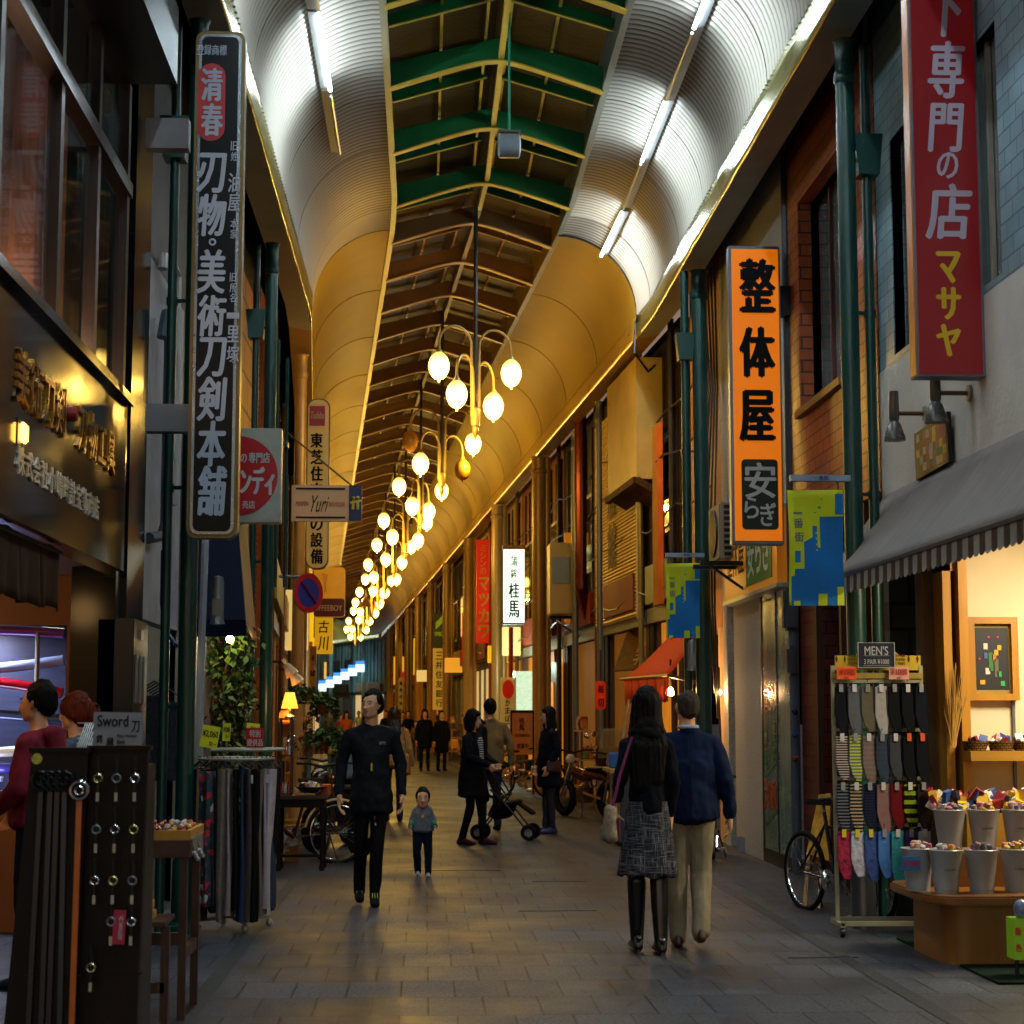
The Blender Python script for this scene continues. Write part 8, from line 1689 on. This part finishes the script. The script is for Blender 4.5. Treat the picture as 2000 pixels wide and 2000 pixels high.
tag(MB().lathe([(0, 0), (.09, 0), (.09, .62), (0, .62)], (at(1682, 1400, 13.1).x, 13.15, 0), 24).build('steel_bin', M('brushed_steel', '#6a7078', .3, metal=.8, var=.15, stretch=(8, 8, .2)), smooth=True), 'brushed steel cylinder bin standing behind the socks rack', 'bin')
r = T('folding_sign', 'weathered yellow folding sign board behind the mountain bike', 'sign board', (at(1600, 1400, 14.9).x, 14.9, 0)); a = [at(1578, 1675, 14.8), at(1622, 1680, 14.8), at(1612, 1548, 14.9), at(1598, 1550, 14.9)]
MB().add([at(1576, 1668, 14.8), at(1620, 1682, 14.6), at(1623, 1550, 14.9), at(1600, 1553, 14.95)], [(0, 1, 2, 3)]).build('panel', M('yellow_peeling', '#b8821c', .7, var=.5, vs=9), r, solid=.02)
m_ = MB(); m_.bar(at(1580, 1665, 14.8), V((at(1572, 1755, 14.6).x, 14.6, 0.0)), .03); m_.bar(at(1608, 1670, 14.8), V((at(1598, 1765, 14.4).x, 14.4, 0.0)), .03); m_.build('leg', WOODL, r)
# ================================================================== bucket counter
r = T('display_counter', 'rounded honey wood counter carrying rows of white buckets', 'counter', (3.8, 11.6, 0)); ct = at(1850, 1742, 11.35).z
xl = at(1762, 1400, 11.6).x; 
def stad(x0_, y0_, y1_, x1_, rad):
    o = []
    for i in range(9): a = R(180 + 90 * i / 8); o.append((x0_ + rad + rad * math.cos(a), y0_ + rad + rad * math.sin(a)))
    o += [(x1_, y0_), (x1_, y1_)]
    for i in range(9): a = R(90 + 90 * i / 8); o.append((x0_ + rad + rad * math.cos(a), y1_ - rad + rad * math.sin(a)))
    return o
m_ = MB(); m_.prism(stad(xl, 11.05, 12.2, 5.2, .22), (0, 0, ct - .055), X_, Y_, .055); m_.build('counter_top', M('honey_counter', '#7a4c18', .35, var=.2, vs=5, stretch=(.2, 1, 1), coat=.2), r, bevel=.012, smooth=True)
m_ = MB(); m_.prism(stad(xl + .14, 11.2, 12.1, 5.2, .16), (0, 0, 0), X_, Y_, ct - .055); m_.build('counter_body', M('honey_veneer', '#855621', .4, var=.2, vs=6, stretch=(1, 1, .08)), r, smooth=True)
BK = M('grey_white_enamel', '#8e9092', .35, var=.05); rb0, hb = .105, .265
def bucket(x, y, z, lb, script, tagc=False):
    r = T('bucket', lb, 'bucket', (x, y, z), group='white buckets of socks on the counter'); k = .70
    MB().lathe([(0, 0), (rb0 * k, 0), (rb0 * k * 1.01, .02), (rb0 * k * 1.04, .022), (rb0 * k * 1.03, .03), (rb0 * k * 1.06, .04), (rb0 * k * 1.05, .05), (rb0 * .98, hb - .01), (rb0 * 1.03, hb), (rb0 * .99, hb + .004), (rb0 * .95, hb - .02), (rb0 * .9, hb - .05), (0, hb - .05)], (x, y, z), 32).build('bucket_body', BK, r, smooth=True)
    if script:
        m_ = MB(); rr = rb0 * .86
        write(m_, 'La decoration', (0, 0, 0), X_, Z_, .075, .016, bold=.0, skew=.4); m_.v = [V((x + rr * math.sin(v.x / rr), y - rr * math.cos(v.x / rr) - .006, z + .15 + v.z)) for v in m_.v]; m_.build('script', BLK, r)
    m_ = MB()
    for i in range(26):
        a = random.uniform(0, 6.28); q = random.uniform(0, .075); c_ = V((x + q * math.cos(a), y + q * math.sin(a), z + hb - .02 + random.uniform(0, .04))); d_ = V((random.uniform(-.5, .5), random.uniform(-.5, .5), 1)).normalized() * random.uniform(.02, .035); m_.tube([c_ - d_, c_ - d_ * .8, c_ + d_ * .8, c_ + d_], [.008, .019, .021, .012], 10, mi=random.randrange(6))
    g_ = m_.build('rolled_socks', BG, r, smooth=True); return r
BG = [stripes('b1', '#5a0c1c', '#a8a0a0', 50), stripes('b2', '#101430', '#8a8a98', 50), M('bk_ye', '#b8901c', .8), M('bk_pi', '#a8566a', .8), M('bk_wh', '#9a9aa0', .7, var=.3, vs=30), stripes('b3', '#7a1c14', '#b0a08a', 40)]
for i, (px, Y, sc_, lb) in enumerate(((1785, 11.45, 0, 'front row bucket at the far left of the counter, with a blue price card'), (1840, 11.3, 1, 'second front row bucket with striped socks and a yellow packet'), (1908, 11.3, 0, 'third front row bucket with a small black clip'), (1976, 11.35, 1, 'rightmost front row bucket, cut by the photo edge'))):
    bucket(at(px, 1400, Y).x, Y, ct, lb, sc_)
r = T('bucket_riser', 'wooden step raising the back row of buckets', 'riser', (4.4, 11.9, ct)); MB().box(at(1822, 1400, 11.8).x, 5.1, 11.68, 12.12, ct, ct + .22).build('step', _M['honey_veneer'], r)
for i, (px, lb) in enumerate(((1849, 'back row bucket at the left with dark red socks'), (1915, 'back row bucket in the middle with bright wrapped socks'), (1982, 'back row bucket at the right edge with blue and red socks'))): bucket(at(px, 1400, 11.85).x, 11.85, ct + .22, lb, i > 0)
_card('price_card', 1761, 1673, 1798, 1700, 11.32, M('blue_card', '#2f6a9a', .6, var=0), 'blue price card leaning on the leftmost front bucket', 'price card', .02, [('¥1080', 0, 0, .8, .5)], RINK, 0, None)
m_ = MB(); goods_pile(m_, (at(1935, 1400, 12.5).x, 12.5, at(0, 1590, 12.5).z), (.42, .12, .12), 150, .06); tag(m_.build('goods_heap', goods), 'heap of wrapped socks and towels behind the back row of buckets', 'goods')['kind'] = 'stuff'
tag(MB().box(at(1870, 1400, 12.5).x, 5.4, 12.35, 12.7, 0, at(0, 1592, 12.5).z).build('back_table', WOODH), 'low wooden table carrying the heap of wrapped socks', 'table')
c, w, h = facing(1983, 1795, 2030, 1875, 10.6); r = T('small_sign_box', 'bright green and yellow box sign cut by the right edge of the photo', 'sign', c); MB().box(c.x - w / 2, c.x + w / 2, 10.6, 10.75, c.z - h / 2, c.z + h / 2).build('box', M('acid_green', '#6f9a18', .5, emit='#6f9a18', es=.12), r)
m_ = MB(); write(m_, '新色', V((c.x - w * .36, 10.594, c.z)), X_, Z_, w * .24, h * .8, vertical=True, bold=.05); m_.build('lettering', M('red_orange_ink', '#c8381c', .5, var=0), r); MB().tube([(c.x - .04, 10.68, 0), (c.x - .04, 10.68, c.z - h / 2)], .012, 8).build('stem', BLACKM, r)
m_ = MB(); m_.sph(c + V((-.01, .06, h / 2 + .05)), (.05, .05, .06), 12, 8); tag(m_.build('wrapped_bundle', M('blue_white_wrap', '#7a8ab8', .3, var=.6, vs=12, coat=1), smooth=True), 'blue and white wrapped bundle on the bright green box sign', 'goods')
# ================================================================== stall under the red awning
r = T('stall_cabinet', 'grey stall cabinet with a cream top under the red awning', 'cabinet', (at(1210, 1400, 21.5).x, 21.6, 0)); a, b_ = at(1189, 1508, 22.2), at(1232, 1508, 21.2)
MB().box(a.x, b_.x + .25, 21.3, 22.1, .05, .82).build('case', M('grey_cabinet', '#4a4852', .4, var=.1), r, bevel=.01); MB().box(a.x - .08, b_.x + .3, 21.2, 22.2, .86, .90).build('top', M('cream_top', '#b8925a', .5), r); m_ = MB(); m_.tube([(a.x + .3, 21.1, 0), (a.x + .3, 21.1, .86)], .012, 6); m_.tube([(a.x + .05, 21.1, .3), (a.x + .32, 21.1, .1), (a.x + .5, 21.1, .08)], .012, 6); m_.build('leg', CHROME, r)
MB().box(a.x - .05, a.x + .02, 21.15, 21.2, .22, .80).build('yellow_tape', M('yellow_tape', '#b8921c', .6), r)
tag(MB().box(at(1191, 1400, 21.5).x, at(1250, 1400, 21.5).x, 21.5, 21.9, .905, 1.08).build('blue_tub', M('blue_plastic', '#1760a8', .4), bevel=.015), 'blue plastic tub on the cream stall top', 'tub')
tag(MB().box(at(1173, 1400, 22.3).x, at(1190, 1400, 22.3).x, 22.2, 22.5, 0, .17).build('blue_crate', M('sky_blue_plastic', '#2f86c0', .4), bevel=.015), 'small sky blue box on the ground beside the stall cabinet', 'box')
m_ = MB(); 
for i in range(14): m_.sph((a.x + random.uniform(0, .4), 21.25 + random.uniform(0, .1), .84 - random.uniform(0, .03)), .03, 7, 5, mi=i % 4)
tag(m_.build('stall_food', ORN), 'small wrapped foods along the front of the stall', 'goods')
tag(MB().tube([at(1228, 1366, 21.2), at(1220, 1420, 21.1), at(1214, 1460, 21.0)], .014, 6).build('hanging_rope', M('cream_rope', '#b08a5a', .8)), 'cream rope hanging from the red awning', 'rope')
r = T('white_bucket', 'small white bucket standing inside the narrow doorway', 'bucket', (at(1441, 1400, 20.6).x, 20.4, 0)); MB().lathe([(0, 0), (.06, 0), (.08, .17), (.075, .17), (.06, .02)], (at(1441, 1400, 20.6).x, 20.4, 0), 18).build('bucket_body', BK, r, smooth=True)
tag(MB().box(P(26.3, 2.4).x, P(26.3, 2.75).x, 26.2, 26.6, .9, 1.35).build('red_box', REDP, bevel=.02), 'red metal box behind the motorbike windscreen', 'box')
tag(MB().box(P(26.3, 2.4).x + .03, P(26.3, 2.75).x - .03, 26.23, 26.57, 0, .9).build('box_stand', DARK), 'dark stand under the red metal box', 'stand')
# ================================================================== street clutter farther down: goods stands, crates, blank projecting signs
SC = [M('clutter%d' % i, c_, .6, var=.5, vs=14) for i, c_ in enumerate(('#b8801c', '#8a2a14', '#c8a870', '#2a3a4a', '#5a6a2a', '#a85a20'))]
def stand(s, u, rz, lb):
    p = P(s, u); r = T('goods_stand', lb, 'goods stand', (p.x, p.y, 0), R(rz), 'goods stands in front of the far shops', world=False); k = int(s * 7) % 3
    m_ = MB(); 
    for x in (-.45, .45):
        for y in (-.2, .2): m_.box(x - .02, x + .02, y - .02, y + .02, 0, .8 + .5 * (y > 0))
    m_.build('frame', WOOD if k else GREYM, r); m_ = MB()
    for z, d in ((.35, .25), (.8, .25)): m_.box(-.48, .48, -d, d, z - .03, z)
    m_.box(-.48, .48, .05, .22, 1.25, 1.28); m_.build('shelf', WOODL, r); m_ = MB()
    for z, n_ in ((.35, 16), (.8, 22), (1.28, 10)):
        for i in range(n_): m_.cbox((random.uniform(-.42, .42), random.uniform(-.16, .16) if z < 1 else .13, z + random.uniform(.05, .14)), (random.uniform(.06, .14), .09, random.uniform(.10, .24)), rz=random.uniform(-.5, .5), mi=random.randrange(6))
    g_ = m_.build('goods', SC, r); g_['kind'] = 'stuff'; return r
for i, (s, u, rz) in enumerate(((30.2, 2.45, 92), (38.8, 2.5, 94), (43, 2.45, 90), (47.5, 2.5, 95), (55, 2.45, 92), (59, 2.4, 92), (67, 2.45, 93), (76, 2.4, 92), (86, 2.4, 92), (31, -2.5, 272), (38, -2.5, 268), (47, -2.5, 272), (58, -2.5, 270))):
    stand(s, u, rz, ['first', 'second', 'third', 'fourth', 'fifth', 'sixth', 'seventh', 'eighth', 'ninth'][i if i < 9 else i - 9] + (' goods stand down the right side beyond the motorbikes' if i < 9 else ' goods stand down the left side beyond the hanging plants'))
FACE = [('amber', M('sf_a', '#d89a30', .5, emit='#e09828', es=.5, var=.1)), ('cream', M('sf_c', '#d8c48a', .5, emit='#e0c070', es=.45, var=.1)), ('dull red', M('sf_r', '#9a2010', .5, emit='#a01808', es=.3, var=.1)), ('dark green', M('sf_g', '#1a4a2a', .5, emit='#1a4a2a', es=.1, var=.1)), ('yellow', M('sf_y', '#d8b020', .5, emit='#e0b018', es=.5, var=.1))]
pn = ['first', 'second', 'third', 'fourth', 'fifth', 'sixth', 'seventh', 'eighth', 'ninth', 'tenth', 'eleventh', 'twelfth', 'thirteenth', 'fourteenth']
for i, (s, u, z, w, h) in enumerate(((43.5, 2.55, 3.3, .45, .7), (47, 2.6, 3.1, .6, .45), (56, 2.55, 3.9, .4, 1.6), (61.5, 2.5, 3.2, .6, .5), (72, 2.55, 3.6, .45, 1.4), (79, 2.5, 3.2, .6, .5), (84, 2.55, 4.2, .45, 1.7), (93, 2.5, 3.4, .7, .6), (103, 2.5, 4.0, .6, 1.6), (114, 2.5, 3.5, .8, .8), (36, -2.55, 3.4, .45, 1.2), (48, -2.5, 4.2, .5, 1.5), (60, -2.5, 3.4, .6, .6), (78, -2.5, 4.0, .6, 1.6))):
    p = P(s, u, z); nm, mt = FACE[(i * 3 + 1) % 5]; r = T('projecting_sign', '%s small plain projecting sign, %s down the %s side of the far street' % (nm, pn[i if i < 10 else i - 10], 'right' if u > 0 else 'left'), 'sign', p, group='small plain signs of the far street')
    MB().cbox(p, (w, .14, h)).build('face', mt, r, bevel=.01); m_ = MB(); m_.bar(p + V((0, 0, h * .3)), P(s, u + (.35 if u > 0 else -.35), z + h * .3), .04); m_.bar(p - V((0, 0, h * .3)), P(s, u + (.35 if u > 0 else -.35), z - h * .3), .04); m_.build('bracket', BLACKM, r)
for o in _OLD: bpy.data.objects.remove(o)
bpy.data.scenes.remove(_TS)
